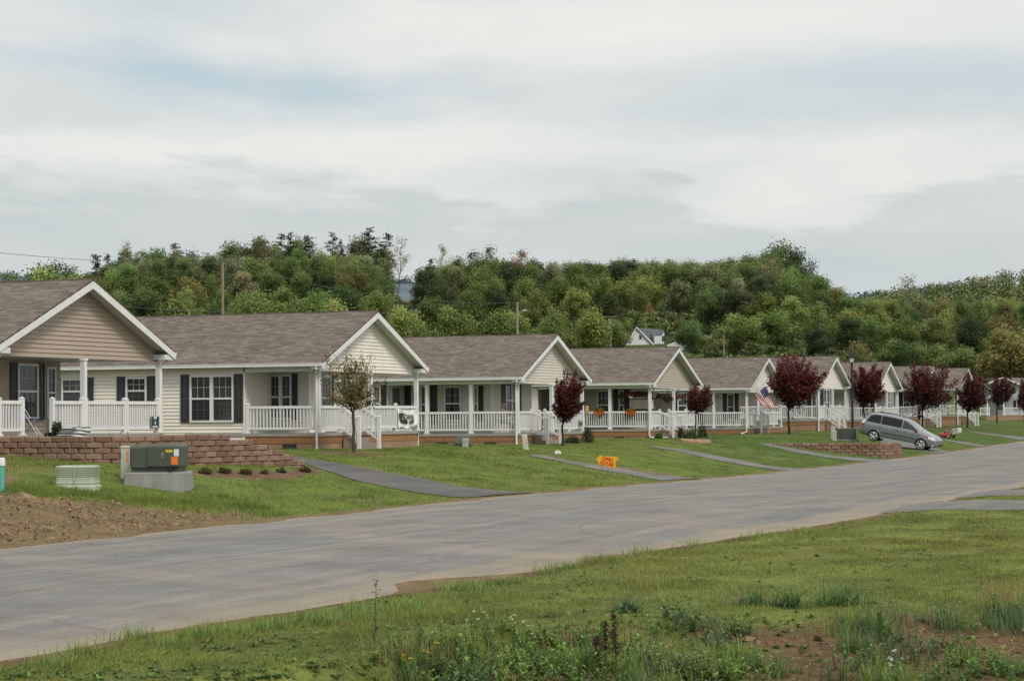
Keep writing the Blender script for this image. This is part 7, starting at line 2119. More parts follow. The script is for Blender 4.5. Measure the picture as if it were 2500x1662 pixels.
def build_far_things():
    # wooden poles and their wires
    WOOD = simple('pole_wood_grey', (.26, .205, .155), .9, .2, 4); GP = simple('pole_wood_pale', (.30, .27, .235), .9, .2, 4); WIRE = simple('wire', (.10, .105, .11), .6)
    tops = []
    for px, ty, D, r_, lab, mat in ((543.5, 643, 200, .14, 'tall wooden utility pole above the cream house roof', WOOD), (1263, 738, 285, .15, 'grey wooden pole with a street light arm above the greige roof', GP), (1767, 817, 330, .13, 'bare wooden pole above the flag house roof', WOOD), (2179, 860, 420, .13, 'short thin pole behind the house beyond the minivan', GP)):
        top = at_depth(px, ty, D); g0 = gz(top.x, top.y); root = empty('utility_pole', (top.x, top.y, g0)); tag(root, lab, 'pole')
        m = MB(); h = top.z - g0; m.tube([(0, 0, -1), (0, 0, h * .5), (0, 0, h)], [r_, r_ * .92, r_ * .78], 10); m.build('pole', mat, root)
        m = MB(); m.tube([(0, 0, h * .985), (0, 0, h * 1.006)], r_ * .5, 8); m.build('cap', GP, root)
        if px == 1263:
            m = MB(); m.tube([RT * .1 + Vector((0, 0, h - 1.2)), RT * .75 + Vector((0, 0, h - 1.0))], .05, 6); m.build('lamp_arm', GP, root)
            m = MB(); m.loft([[RT * x + FW * (y * w) + Vector((0, 0, h - 1.02 + z * w)) for y, z in ((-1, -.4), (1, -.4), (1, .6), (-1, .6))] for x, w in ((.6, .12), (.85, .2), (1.15, .16), (1.25, .05))]); m.build('lamp_head', simple('lamp_grey', (.45, .46, .47), .4), root)
        else:
            m = MB(); m.tube([Vector((0, 0, h * .60)) - RT * .1, Vector((0, 0, h * .60)) - RT * .45 - Vector((0, 0, .15))], .02, 5); m.build('bracket', GP, root)
        tops.append((top, h))
    def wire(a, b, sag, label, r_=.018):
        n = 24; P = [a.lerp(b, i / n) - Vector((0, 0, sag * 4 * (i / n) * (1 - i / n))) for i in range(n + 1)]
        root_ = MB(); root_.tube([p - a for p in P], r_, 4); o = root_.build('overhead_wire', WIRE, None); o.location = a; tag(o, label, 'wire', 'overhead wires strung between the poles')
    up = Vector((0, 0, 1)); t0, h0 = tops[0]; t1, h1 = tops[1]; t2, h2 = tops[2]; t3, h3 = tops[3]
    wire(at_depth(-300, 582, 150), t0, .5, 'upper wire running off past the tan roof to the first pole'); wire(at_depth(-300, 640, 150), t0 - up * 4.3, .8, 'lower wire from the picture edge to the first pole')
    wire(t0, t1, 1.2, 'upper wire from the first pole to the street-light pole'); wire(t0 - up * 4.3, t1 - up * 4.2, 1.4, 'lower wire from the first pole to the street-light pole')
    wire(t1, t2, 1.2, 'wire from the street-light pole to the bare pole'); wire(t2, t3, 1.4, 'wire from the bare pole to the thin far pole')
    # aerial mast
    a = at_depth(1490, 772, 330); g0 = gz(a.x, a.y); root = empty('aerial_mast', (a.x, a.y, g0)); tag(root, 'lattice mast with a spread television aerial left of the white hill house', 'aerial'); h = a.z - g0
    m = MB()
    for q in range(3): m.tube([(.16 * math.cos(q * 2.09), .16 * math.sin(q * 2.09), 0), (.1 * math.cos(q * 2.09), .1 * math.sin(q * 2.09), h - .4)], .025, 4)
    for j in range(int(h / .5)):
        z = j * .5
        for q in range(3): m.tube([(.15 * math.cos(q * 2.09), .15 * math.sin(q * 2.09), z), (.15 * math.cos(q * 2.09 + 2.09), .15 * math.sin(q * 2.09 + 2.09), z + .4)], .016, 4)
    m.build('mast', SILVER_, root)
    m = MB(); m.tube([RT * -1.1 + up * (h - .2), RT * 1.1 + up * h], .02, 4)
    for q in range(9): c_ = RT * (-1.0 + .25 * q) + up * (h - .1); d = .55 - .04 * q; m.tube([c_ - (FW + RT * .5).normalized() * d + up * .12, c_, c_ + (FW - RT * .5).normalized() * d + up * .12], .012, 4)
    m.build('aerial', SILVER_, root)
    # white house on the hill with a dormer
    c = at_depth(1555, 832, 362); g0 = gz(c.x, c.y) - 1; root = empty('hill_house', (c.x, c.y, g0), TH + math.radians(8)); tag(root, 'white hillside house with grey roof and dormer above the taupe roof', 'house')
    k = 362 / FPX; WS = simple('white_siding_far', (.62, .63, .62), .7, .06, .6); GRY = simple('grey_roof', (.13, .14, .165), .9, .2, .8)
    def X(px): return (px - 1555) * k * 1.1
    def Z(py): return EYE - (py - 1012) * k - g0
    zr = Z(804); ze = Z(851); xl, xm, xr = X(1524), X(1544), X(1628)
    m = MB(); m.box(xl, xr - .6, -3.4, 3.4, 0, ze)
    m.build('wall', WS, root)
    gb = MB(); gb.add([(xl, -3.4, ze), (X(1587), -3.42, ze), (xm, -3.41, zr - .25)], [(0, 1, 2)]); gb.add([(xl - .0, -3.4, 0), (X(1587), -3.42, 0), (X(1587), -3.42, ze), (xl, -3.4, ze)], [(0, 1, 2, 3)]); gb.build('gable', WS, root)
    rf = MB()
    rf.add([(xm, -3.6, zr), (X(1590), -3.6, ze - .3), (xr + .2, 3.0, ze - .3), (X(1612), 3.0, zr - .1)], [(0, 1, 2, 3)]); rf.add([(xm, -3.6, zr), (xl - .3, -3.6, ze - .1), (xl - .3, 3.0, ze - .1), (X(1612), 3.0, zr - .1)], [(3, 2, 1, 0)])
    rf.add([(X(1590), -3.6, ze - .3), (xr + .2, 3.0, ze - .3), (xr + .2, 3.0, ze - .45), (X(1590), -3.6, ze - .45)], [(0, 1, 2, 3)]); rf.build('roof', GRY, root)
    fs = MB(); fs.tube([(xl - .3, -3.66, ze - .1), (xm, -3.66, zr), (X(1590), -3.66, ze - .3)], .14, 4); fs.build('fascia', WHITE, root)
    dm = MB(); x0, x1 = X(1584), X(1611.5); zt, zb = Z(815), Z(845)
    dm.box(x0 + .3, x1 - .1, -2.2, 1.0, zb - 1.2, Z(822)); dm.add([(X(1605), -2.22, Z(822)), (x1, -2.22, Z(822)), (X(1609), -2.22, zt + .3)], [(0, 1, 2)]); d_ = dm.build('dormer', WS, root)
    dr = MB(); dr.add([(x0, -2.3, Z(822.5)), (X(1605), -2.3, Z(822)), (X(1610), -2.2, Z(810)), (X(1590), .5, Z(811))], [(0, 1, 2, 3)]); dr.add([(X(1605), -2.35, Z(822)), (X(1610), -2.3, Z(809)), (X(1617), -2.3, Z(822)), (X(1610), -2.25, Z(812))], [(0, 1, 3), (1, 2, 3)]); dr.build('dormer_roof', GRY, d_)
    for i, (a0, b0, a1, b1) in enumerate(((1605.6, 824, 1608.2, 837), (1609, 824, 1611.3, 837))):
        w = MB(); w.box(X(a0), X(a1), -2.26, -2.23, Z(b1), Z(b0)); w.build('window', GLASS_DIM, d_)
    w = MB(); w.box(X(1551), X(1556), -3.48, -3.44, Z(832), Z(823)); w.build('window', GLASS_DIM, root)
    # white shed next to it
    c = at_depth(1652, 850, 350); g0 = gz(c.x, c.y) - 1; k = 350 / FPX; root = empty('shed', (c.x, c.y, g0), TH + math.radians(-6)); tag(root, 'low white shed with a shallow roof right of the hill house', 'shed')
    def X2(px): return (px - 1652) * k
    def Z2(py): return EYE - (py - 1012) * k - g0
    m = MB(); m.box(X2(1630), X2(1676), -2, 2, 0, Z2(845)); m.add([(X2(1630), -2.01, Z2(845)), (X2(1676), -2.01, Z2(845)), (X2(1652), -2.01, Z2(836))], [(0, 1, 2)]); m.build('wall', WS, root)
    m = MB(); m.add([(X2(1627), -2.2, Z2(843)), (X2(1652), -2.2, Z2(833)), (X2(1652), 2.2, Z2(833)), (X2(1627), 2.2, Z2(843)), (X2(1679), -2.2, Z2(843)), (X2(1679), 2.2, Z2(843))], [(0, 1, 2, 3), (1, 4, 5, 2)]); m.build('roof', simple('pale_roof', (.55, .56, .56), .6), root)
    # the house round the bend, gable towards us
    D = 262; c = at_depth(2448, 1024, D); g0 = gz(c.x, c.y); k = D / FPX; root = empty('ranch_house', (c.x, c.y, g0), TH + math.radians(-8)); tag(root, 'grey sided house round the bend with its porch gable facing the street', 'house', 'white porched houses in a row along the street')
    def X3(px): return (px - 2448) * k
    def Z3(py): return EYE - (py - 1004) * k - g0
    GS = vinyl('grey_siding', (.40, .41, .43)); m = MB(); siding_run(m, (X3(2415), 2.2), (X3(2560), 2.2), (0, -1), 0, Z3(948)); m.box(X3(2415), X3(2560), 2.25, 8, 0, Z3(946)); m.build('wall', GS, root)
    zt, ze = Z3(923), Z3(941)
    m = MB()
    def lim(z):
        hw = max(.02, 1.9 * (zt - .1 - z) / (zt - ze)); hw = min(hw, 1.85); return (.5 - hw / 3.8, .5 + hw / 3.8)
    siding_run(m, (-1.9, 0), (1.9, 0), (0, -1), Z3(972) , zt - .15, row=.15, top_f=lim); m.build('gable', GS, root)
    m = MB()
    for s in (-1, 1): m.add([(0, -.3, zt), (s * 2.15, -.3, ze), (s * 2.15, 5, ze), (0, 5, zt), (0, -.3, zt - .1), (s * 2.15, -.3, ze - .1)], [(0, 1, 2, 3), (0, 1, 5, 4)])
    m.add([(-.1, 4.4, zt + .02), (6, 4.4, zt + .02), (6.5, 1.4, ze), (1.2, 1.4, ze)], [(0, 1, 2, 3)]); m.build('roof', SHINGLE, root, uvf=lambda q: (q.x, q.y))
    m = MB(); m.tube([(-2.15, -.32, ze - .06), (0, -.32, zt - .06), (2.15, -.32, ze - .06)], .09, 4); m.build('fascia', WHITE, root)
    zd = Z3(1015); m = MB(); m.box(X3(2408), X3(2560), -.2, 2.2, 0, zd - .02); m.build('porch_deck', SKIRT_LOW, root)
    for px in (2412, 2451, 2500): porch_post(root, X3(px), 0, zd, Z3(972), .07)
    for a, b in ((2395, 2416), (2452, 2499), (2501, 2540)): railing(root, (X3(a), -.05), (X3(b), -.05), zd, newel=(True, True))
    window(root, (X3(2436), 2.19, zd + .5), (1, 0, 0), (0, -1, 0), .9, 1.2, shutter=None); window(root, (X3(2485), 2.19, zd + .5), (1, 0, 0), (0, -1, 0), .9, 1.2, shutter=BLACK)
    # green bin and small lawn ornaments by the flower beds
    c = ground_at(2305, 1031); k = dist_of(c) / FPX; root = empty('bin', c); tag(root, 'dark green bin with red flowers on top between two shrubs', 'bin'); m = MB(); m.lathe([(.16, 0), (.20, .38), (.215, .385), (.215, .42)], seg=12); m.build('barrel', simple('bin_green', (.010, .06, .05), .5), root)
    tuft('flowers', 150, (.22, .22, .2), .07, [(REDF, .6), (MDG, .4)], root, 700, loc=(0, 0, .42))
    c = ground_at(2090, 1046); root = empty('garden_flag', c, .3); tag(root, 'small orange and white garden flag behind the minivan tail', 'garden flag'); m = MB(); m.tube([(0, 0, 0), (0, 0, .95)], .01, 5); m.build('pole', BLACKM, root); m = MB(); m.quad((0, 0, .4), (.26, .05, .35), (.28, .02, .85), (0, 0, .92)); m.build('cloth', simple('garden_flag_cloth', (.62, .30, .16), .8, .5, 5), root)


build_people(); build_shrubs(); build_porch_things(); build_mower(); build_far_things()
# ------------------------------------------------------------------ weeds on the near bank
WEED = attr_mat('weed_leaf', .55, .3, .3, False)


class LeafBag:
    def __init__(s): s.V = []; s.F = []; s.C = []; s.n = 0

    def leaf(s, base, d, L, w, side, col, droop=.2):
        """pointed leaf: folded along the midrib and drooping at the tip"""
        base = np.asarray(base, float); d = np.asarray(d, float); side = np.asarray(side, float)
        up = np.array([0, 0, 1.0])
        m1 = base + d * L * .35; m2 = base + d * L * .72 - up * droop * L * .3; tip = base + d * L - up * droop * L
        fold = up * w * .18
        V = [base, m1 + side * w * .5 + fold, m1, m1 - side * w * .5 + fold, m2 + side * w * .38 + fold, m2, m2 - side * w * .38 + fold, tip]
        F = [(0, 1, 2, 2), (0, 2, 3, 3), (1, 4, 5, 2), (2, 5, 6, 3), (4, 7, 5, 5), (5, 7, 6, 6)]
        s.V.extend(V); s.F.extend([tuple(i + s.n for i in f) for f in F]); s.n += 8
        c = np.asarray(col); s.C.extend([c * .75, c, c * .9, c, c, c * .95, c, c * 1.1])

    def blade(s, base, d, L, w, side, col, arc=.6, seg=4):
        base = np.asarray(base, float); d = np.asarray(d, float); side = np.asarray(side, float); up = np.array([0, 0, 1.0]); c = np.asarray(col)
        hd = np.array([d[0], d[1], 0]); p = base.copy(); v = d.copy(); k0 = s.n
        for i in range(seg + 1):
            t = i / seg; ww = w * (1 - t ** 1.5) * .5 + .0008
            s.V.extend([p + side * ww, p - side * ww]); s.C.extend([c * (.62 + .6 * t)] * 2); s.n += 2
            p = p + v * L / seg; v = v - up * arc / seg * 1.2 + hd * arc / seg * .5; v /= np.linalg.norm(v)
        for i in range(seg): s.F.append((k0 + 2 * i, k0 + 2 * i + 1, k0 + 2 * i + 3, k0 + 2 * i + 2))

    def build(s, name, parent=None, mat=None, origin=None):
        me = bpy.data.meshes.new(name); V = np.array(s.V)
        if origin is not None: V = V - np.array(origin)
        F = [tuple(dict.fromkeys(f)) for f in s.F]
        me.from_pydata(V.tolist(), [], F); a = me.attributes.new('Col', 'FLOAT_COLOR', 'POINT'); c4 = np.ones((len(V), 4), dtype=np.float32); c4[:, :3] = np.array(s.C); a.data.foreach_set('color', c4.ravel())
        me.materials.append(mat or WEED); o = bpy.data.objects.new(name, me); C.objects.link(o)
        if parent: o.parent = parent
        return o


def rdir(r, el0, el1, az=None):
    a = r.uniform(0, 6.283) if az is None else az; e = math.radians(r.uniform(el0, el1))
    return np.array([math.cos(a) * math.cos(e), math.sin(a) * math.cos(e), math.sin(e)]), np.array([-math.sin(a), math.cos(a), 0])


def grass_tuft(bag, p, n, L, r, col, spread=.1, w=.007, arc=.8, el=(55, 88)):
    for _ in range(n):
        d, s = rdir(r, *el); q = np.array(p) + np.array([r.gauss(0, spread), r.gauss(0, spread), 0]); q[2] = gz(q[0], q[1]) - .01
        c = np.array(col) * r.uniform(.8, 1.6)
        if r.random() < .07: c = np.array([.22, .17, .075])
        bag.blade(q, d, L * r.uniform(.55, 1.15), w * r.uniform(.7, 1.3), s, c, arc * r.uniform(.5, 1.3))


def leafy_stem(bag, p, h, r, col, n=16, L=.085, w=.022, lean=.25):
    d, _ = rdir(r, 90 - 60 * lean, 90); p = np.array(p); p[2] = gz(p[0], p[1]) - .01
    s = np.cross(d, [0.3, .9, .1]); s /= np.linalg.norm(s)
    bag.blade(p, d, h, .006, s, np.array(col) * .8, .15, 3)
    for i in range(n):
        t = (i + .5) / n; q = p + d * h * t; e, sd = rdir(r, 5, 60)
        bag.leaf(q, e, L * (1.15 - .6 * t) * r.uniform(.7, 1.25), w * r.uniform(.7, 1.2), sd, np.array(col) * (.75 + .6 * t) * r.uniform(.8, 1.35), r.uniform(.05, .5))


def build_weeds():
    r = random.Random(77); bag = LeafBag(); dry = LeafBag(); fl = LeafBag()
    GR = [(.150, .245, .052), (.115, .205, .058), (.180, .265, .062), (.115, .180, .075)]
    def bank(px, py): g = ground_at(px, py, 0.0, True); return (g.x, g.y, g.z)
    # masses of leafy stems, in clumps, and finer grassy weeds between them
    clumps = []
    for _ in range(96):
        px = r.uniform(980, 2560); lo = float(np.interp(px, [900, 1000, 1350, 1700, 2000, 2300, 2560], [1625, 1600, 1545, 1525, 1520, 1500, 1495]))
        clumps.append((px, lo + (1690 - lo) * r.random() ** .75))
    clumps += [(1330, 1570), (1360, 1600), (1420, 1560), (1470, 1590), (1520, 1570), (1590, 1540), (1640, 1520), (1690, 1530), (1700, 1550), (1730, 1560), (1400, 1640), (1500, 1640), (1560, 1650), (1620, 1620), (1670, 1640), (1300, 1650), (1260, 1610)]
    for px, py in clumps:
        if 1740 < px < 2420 and py < 1610 and r.random() < .2: continue
        p = bank(px, py); col = r.choice(GR); kind = r.random()
        for _ in range(r.randint(6, 15)):
            q = (p[0] + r.gauss(0, .16), p[1] + r.gauss(0, .13), 0)
            if kind < .55: leafy_stem(bag, q, r.uniform(.09, .27), r, col, r.randint(9, 17), r.uniform(.06, .11), r.uniform(.020, .036), .5)
            elif kind < .8: grass_tuft(bag, q, 22, r.uniform(.12, .28), r, col, .04, .006)
            else: leafy_stem(bag, q, r.uniform(.15, .30), r, (.15, .185, .105), 12, .05, .010)
    # low rosettes and turf weeds across the verge
    for _ in range(900):
        px = r.uniform(0, 2560); py = r.uniform(float(np.interp(px, [0, 600, 1100, 1600, 2560], [1640, 1520, 1440, 1350, 1260])), 1660)
        p = np.array(bank(px, py)); col = np.array(r.choice([(.16, .25, .06), (.13, .22, .075), (.115, .185, .05)])); n = r.randint(5, 11); L = r.uniform(.03, .075)
        for _ in range(n): d, s = rdir(r, 8, 50); bag.leaf(p, d, L * r.uniform(.7, 1.3), L * .38, s, col * r.uniform(.7, 1.25), .25)
    # taller clumps along the road edge
    for px, py in ((330, 1560), (395, 1575), (900, 1490), (860, 1505), (960, 1490), (1010, 1480), (820, 1520), (1100, 1440), (1130, 1438), (1160, 1436), (1190, 1430), (1240, 1418), (1330, 1395), (1380, 1385), (1440, 1370), (1480, 1360), (1560, 1348), (1700, 1330), (1850, 1312), (560, 1545), (640, 1535), (700, 1525), (760, 1515), (480, 1552), (200, 1600), (120, 1625)):
        for _ in range(3):
            p = bank(px + r.uniform(-22, 22), py + r.uniform(-3, 9)); grass_tuft(bag, p, 38, r.uniform(.10, .2), r, r.choice([(.17, .26, .065), (.20, .27, .075), (.14, .225, .055)]), .10, .006, .7)
    for px, py in ((1745, 1400), (1500, 1440), (1600, 1465), (1900, 1390), (2050, 1370), (2200, 1350), (2330, 1420), (2200, 1440), (1180, 1520), (1480, 1420), (720, 1600), (560, 1625), (880, 1580), (1000, 1560)):
        for _ in range(2): p = bank(px + r.uniform(-25, 25), py + r.uniform(-6, 6)); grass_tuft(bag, p, 46, r.uniform(.06, .12), r, (.105, .175, .05), .14, .006, .8)
    # bleached straw lying about and standing wisps
    for _ in range(900):
        px = r.uniform(1000, 2540); py = r.uniform(float(np.interp(px, [1000, 1400, 1800, 2540], [1610, 1560, 1530, 1505])), 1662)
        p = np.array(bank(px, py)); d, s = rdir(r, -2, 22); dry.blade(p + np.array([0, 0, .012]), d, r.uniform(.08, .26), r.uniform(.003, .007), s, np.array((.34, .25, .15)) * r.uniform(.5, 1.15), r.uniform(-.1, .5), 3)
    for _ in range(70):
        px = 1640 + r.gauss(0, 60); py = r.uniform(1630, 1665); p = np.array(bank(px, py)); d, s = rdir(r, 25, 70); dry.blade(p, d, r.uniform(.2, .45), .005, s, np.array((.36, .28, .19)) * r.uniform(.7, 1.1), .3)
    for cx, cy, n, sp in ((2445, 1470, 160, 38), (1020, 1620, 150, 70), (1340, 1600, 30, 40), (1560, 1440, 60, 30)):
        for _ in range(n):
            p = np.array(bank(cx + r.gauss(0, sp), cy + r.gauss(0, 9))); d, s = rdir(r, 60, 88); dry.blade(p, d, r.uniform(.16, .32), .0045, s, np.array((.30, .24, .085)) * r.uniform(.6, 1.2), .5)
    for _ in range(150):
        p = np.array(bank(2170 + r.gauss(0, 45), 1585 + r.gauss(0, 22))); d, s = rdir(r, 55, 88); bag.blade(p, d, r.uniform(.2, .42), .004, s, np.array((.14, .19, .095)) * r.uniform(.6, 1.2), .6)
    o = bag.build('weeds'); tag(o, kind='stuff'); o = dry.build('dry_straw'); tag(o, kind='stuff')
    # flowers
    for px, py, n, col, sp in ((1275, 1545, 7, (.78, .77, .70), 26), (1190, 1540, 7, (.76, .75, .70), 30), (2200, 1630, 9, (.78, .78, .74), 26), (2160, 1655, 5, (.78, .78, .74), 20), (1040, 1640, 10, (.75, .55, .03), 26), (1010, 1655, 7, (.75, .55, .03), 20), (2440, 1575, 3, (.7, .7, .65), 60), (1960, 1330, 2, (.7, .5, .03), 8), (1300, 1580, 5, (.75, .74, .68), 30)):
        for _ in range((n + 1) // 2):
            p = np.array(bank(px + r.gauss(0, sp), py + r.gauss(0, 6))); h = r.uniform(.08, .22); d, s = rdir(r, 75, 90); fl.blade(p, d, h, .004, s, (.08, .13, .04), .05, 2); q = p + d * h
            for j in range(6): e, sd = rdir(r, 5, 50, j * 1.05); fl.leaf(q, e, .026, .018, sd, np.array(col) * r.uniform(.85, 1.05), .1)
    o = fl.build('wildflowers'); tag(o, kind='stuff')
    # stones and clods on the bare soil
    mb = MB()
    for _ in range(420):
        px = r.uniform(1000, 2540); py = r.uniform(float(np.interp(px, [1000, 1400, 1800, 2540], [1600, 1555, 1520, 1500])), 1662)
        p = bank(px, py); s = r.uniform(.006, .022) * (2.0 if r.random() < .06 else 1)
        a, b, c = (Vector((r.gauss(0, 1), r.gauss(0, 1), r.gauss(0, 1))).normalized() * s * r.uniform(.6, 1.2) for _ in range(3)); mb.obox((p[0], p[1], p[2] + s * .3), a, b, c)
    for _ in range(900):
        g = ground_at(r.uniform(0, 620), r.uniform(1215, 1330))
        if not pip(np.array([g.x]), np.array([g.y]), DIRT_POLY)[0]: continue
        s = r.uniform(.008, .028); a, b, c = (Vector((r.gauss(0, 1), r.gauss(0, 1), r.gauss(0, 1))).normalized() * s * r.uniform(.6, 1.2) for _ in range(3)); mb.obox((g.x, g.y, g.z + s * .5 + .05), a, b, c)
    o = mb.build('gravel', simple('soil_stone', (.27, .185, .115), .95, .35, 20)); tag(o, kind='stuff')
    # single plants one can tell apart
    def dock(px, py, h, label):
        p = ground_at(px, py); root = empty('dried_weed', p); tag(root, label, 'weed', 'dried brown seed stalks')
        m = MB(); tip = Vector((r.uniform(-.03, .03), r.uniform(-.03, .03), h)); m.tube([(0, 0, -.05), tip * .5, tip], [.007, .005, .003], 5); m.build('stem', simple('dry_stem', (.075, .042, .028), .9, .2), root)
        b = LeafBag()
        for _ in range(230):
            t = r.uniform(.45, 1.0); q = np.array(tip) * t + np.array([r.gauss(0, .016), r.gauss(0, .016), 0]); d, s = rdir(r, -30, 70); b.leaf(q, d, .022, .016, s, np.array((.085, .045, .030)) * r.uniform(.6, 1.4), .1)
        for _ in range(5):
            t = r.uniform(.3, .6); d, s = rdir(r, 30, 60); q = np.array(tip) * t
            for j in range(22): u = r.uniform(.02, .14); e, s2 = rdir(r, -30, 60); b.leaf(q + d * u, e, .02, .013, s2, np.array((.10, .06, .04)) * r.uniform(.6, 1.3), .1)
        b.build('seed_head', root)  # the dried seed head, made of many small loose pieces
    dock(1505, 1660, .60, 'tallest dried brown seed stalk at the bottom edge of the bank'); dock(1478, 1640, .46, 'dried seed stalk just left of the tallest one'); dock(1455, 1655, .38, 'shortest dried seed stalk among the bank weeds')
    def clump(px, py, h, w, label, col):
        p = ground_at(px, py); root = empty('grass_clump', p); tag(root, label, 'grass clump', 'tall dark grass clumps on the verge'); b = LeafBag()
        grass_tuft(b, (p.x, p.y, p.z), 200, h, r, col, w * .62, .0075, 1.9, (38, 86)); o = b.build('blades', root, None, tuple(p))
    clump(1842, 1478, .36, .17, 'broad blue-green grass clump left of two darker clumps', (.13, .215, .085)); clump(1928, 1482, .34, .10, 'narrow dark grass clump in the middle of three', (.085, .16, .045)); clump(2055, 1476, .42, .19, 'largest dark arching grass clump on the verge crest', (.095, .18, .05)); clump(1532, 1494, .26, .10, 'small dark grass clump at the crest near the dried stalks', (.075, .135, .06))
    p = ground_at(2150, 1580); root = empty('broadleaf_weed', p); tag(root, 'upright broad-leaved green weed on the bare bank', 'weed'); b = LeafBag()
    for j in range(16): d, s = rdir(r, 35, 80, j * 2.4); b.leaf((0, 0, .02 + .012 * j), d, r.uniform(.14, .27), .055, s, np.array((.115, .19, .055)) * r.uniform(.8, 1.2), .25)
    b.build('leaves', root)
    p = ground_at(915, 1572); root = empty('thistle_weed', p); tag(root, 'tall leafy stalk standing alone at the road verge', 'weed'); b = LeafBag()
    b.blade((0, 0, 0), (0.03, 0, 1), .62, .010, (1, 0, 0), (.10, .14, .07), .05, 4)
    for j in range(26): d, s = rdir(r, 10, 55, j * 2.4); t = j / 26; b.leaf((.02 * t, 0, .60 * t), d, .10 * (1.2 - .8 * t), .028, s, np.array((.10, .15, .06)) * r.uniform(.8, 1.2), .3)
    b.build('leaves', root)


build_weeds()
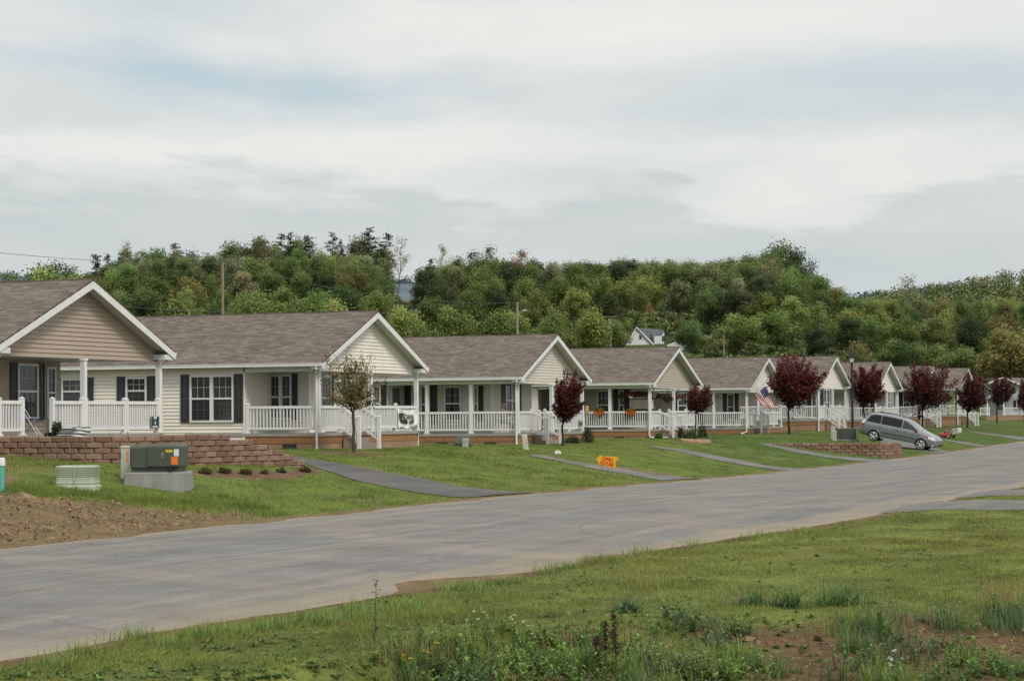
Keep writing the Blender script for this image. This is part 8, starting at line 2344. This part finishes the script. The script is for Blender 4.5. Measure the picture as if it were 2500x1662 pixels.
# ------------------------------------------------------------------ daylight
def build_world():
    w = bpy.data.worlds.new('World'); S.world = w; w.use_nodes = True
    nt = w.node_tree; bg = nt.nodes['Background']
    sky = nd(nt, 'ShaderNodeTexSky'); sky.sky_type = 'NISHITA'; sky.sun_disc = False
    sky.sun_elevation = SUN_EL; sky.sun_rotation = SUN_ROT; sky.air_density = 1.2; sky.dust_density = 2.0
    g = nd(nt, 'ShaderNodeTexCoord').outputs['Generated']

    def dot(vec):
        n = nd(nt, 'ShaderNodeVectorMath', operation='DOT_PRODUCT'); link(nt, g, n.inputs[0]); n.inputs[1].default_value = vec
        return n.outputs['Value']

    def mth(op, a, b=None, c=None):
        n = nd(nt, 'ShaderNodeMath', operation=op)
        for i, v in enumerate((a, b, c)):
            if v is None: continue
            if hasattr(v, 'is_linked'): link(nt, v, n.inputs[i])
            else: n.inputs[i].default_value = v
        return n.outputs[0]
    a = dot((math.cos(TH), math.sin(TH), 0)); z = dot((0, 0, 1))
    cmb = nd(nt, 'ShaderNodeCombineXYZ'); link(nt, mth('MULTIPLY', a, 7.0), cmb.inputs[0]); link(nt, mth('MULTIPLY', z, 26.0), cmb.inputs[1]); link(nt, mth('MULTIPLY', dot((-math.sin(TH), math.cos(TH), 0)), 3.0), cmb.inputs[2])
    n1 = noise(nt, cmb.outputs[0], 1.0, 7, 0.58)
    cmb2 = nd(nt, 'ShaderNodeCombineXYZ'); link(nt, mth('ADD', mth('MULTIPLY', a, 16.0), mth('MULTIPLY', z, 14.0)), cmb2.inputs[0]); link(nt, mth('MULTIPLY', z, 60.0), cmb2.inputs[1])
    n2 = noise(nt, cmb2.outputs[0], 1.0, 8, 0.6)
    aw = mth('ADD', a, mth('MULTIPLY', mth('SUBTRACT', n1, 0.5), 0.10))
    zw = mth('ADD', z, mth('MULTIPLY', mth('SUBTRACT', n2, 0.5), 0.024))

    def gauss(px, py, rx, ry):
        # patch of thinner cloud, placed by azimuth and elevation
        a0 = (px - 1250) / 5500; z0 = (1012 - py) / 5500
        u = mth('DIVIDE', mth('SUBTRACT', aw, a0), rx / 5500); v = mth('DIVIDE', mth('SUBTRACT', zw, z0), ry / 5500)
        return mth('POWER', 2.718, mth('MULTIPLY', mth('ADD', mth('MULTIPLY', u, u), mth('MULTIPLY', v, v)), -1.0))

    def add(L):
        s = L[0]
        for q in L[1:]: s = mth('ADD', s, q)
        return s
    base = ramp(nt, n1, [(0.30, (0.66, 0.70, 0.705)), (0.52, (0.765, 0.785, 0.775)), (0.70, (0.86, 0.855, 0.825))])
    blue = add([mth('MULTIPLY', gauss(*q[:4]), q[4]) for q in ((420, 190, 190, 80, .95), (800, 225, 280, 50, .95), (100, 150, 260, 45, .5), (330, 30, 300, 45, .45), (2060, 195, 420, 90, .62), (1000, 300, 120, 30, .4), (1550, 300, 400, 40, .25), (2420, 250, 150, 90, .3))])
    c = mixc(nt, mth('MINIMUM', blue, 1.0), base, (0.545, 0.645, 0.71))
    lite = add([mth('MULTIPLY', gauss(*q[:4]), q[4]) for q in ((1900, 60, 700, 90, .8), (250, 375, 500, 45, .75), (1150, 360, 600, 50, .55), (1500, 120, 300, 60, .5), (2150, 400, 400, 70, .6), (100, 60, 150, 60, .3), (1150, 480, 200, 40, .3))])
    c = mixc(nt, mth('MINIMUM', lite, 1.0), c, (0.88, 0.875, 0.845))
    # the low grey bank with a soft lumpy top
    topn = mth('ADD', 0.107, mth('MULTIPLY', mth('SUBTRACT', n2, 0.5), 0.085))
    dip = mth('MULTIPLY', gauss(1960, 500, 260, 500), 0.03)
    topn = mth('SUBTRACT', topn, dip)
    topn = mth('SUBTRACT', topn, mth('MULTIPLY', gauss(1180, 450, 160, 300), 0.016))
    bank = mth('DIVIDE', mth('SUBTRACT', topn, z), 0.013)
    bank = mth('MINIMUM', mth('MAXIMUM', bank, 0.0), 1.0)
    bcol = ramp(nt, n1, [(0.3, (0.545, 0.605, 0.625)), (0.7, (0.66, 0.695, 0.695))])
    c = mixc(nt, mth('MULTIPLY', bank, 0.82), c, bcol)
    low = nd(nt, 'ShaderNodeMapRange'); link(nt, z, low.inputs['Value']); low.inputs['From Min'].default_value = 0.075; low.inputs['From Max'].default_value = 0.045
    low.inputs['To Min'].default_value = 0.0; low.inputs['To Max'].default_value = 0.55
    c = mixc(nt, low.outputs[0], c, (0.62, 0.685, 0.70))
    c = mixc(nt, 1.0, c, (0.995, 1.0, 0.99), 'MULTIPLY')
    # overcast brightens towards the zenith
    up = nd(nt, 'ShaderNodeMapRange'); link(nt, z, up.inputs['Value']); up.inputs['From Min'].default_value = 0.2; up.inputs['From Max'].default_value = 0.9
    up.inputs['To Min'].default_value = 10.0; up.inputs['To Max'].default_value = 13.0
    vm = nd(nt, 'ShaderNodeVectorMath', operation='SCALE'); link(nt, c, vm.inputs[0]); link(nt, up.outputs[0], vm.inputs['Scale'])
    out = mixc(nt, 0.94, sky.outputs[0], vm.outputs[0])
    link(nt, out, bg.inputs['Color']); bg.inputs['Strength'].default_value = 0.1


SUN_EL = math.radians(46); SUN_ROT = math.radians(124)
build_world()
sl = bpy.data.lights.new('sun', 'SUN'); sl.energy = 2.0; sl.angle = math.radians(14); sl.color = (1.0, 0.93, 0.82)
so = bpy.data.objects.new('sun', sl); C.objects.link(so)
# sun stands behind the camera to the right, between the two wall directions
sd = Vector((math.sin(SUN_ROT) * math.cos(SUN_EL), math.cos(SUN_ROT) * math.cos(SUN_EL), math.sin(SUN_EL)))
so.rotation_euler = sd.to_track_quat('Z', 'Y').to_euler()
S.view_settings.view_transform = 'Standard'; S.view_settings.look = 'None'; S.view_settings.exposure = 0.0
S.cycles.max_bounces = 5; S.cycles.transparent_max_bounces = 4; S.cycles.diffuse_bounces = 2; S.cycles.caustics_reflective = False; S.cycles.caustics_refractive = False
S.cycles.use_denoising = True
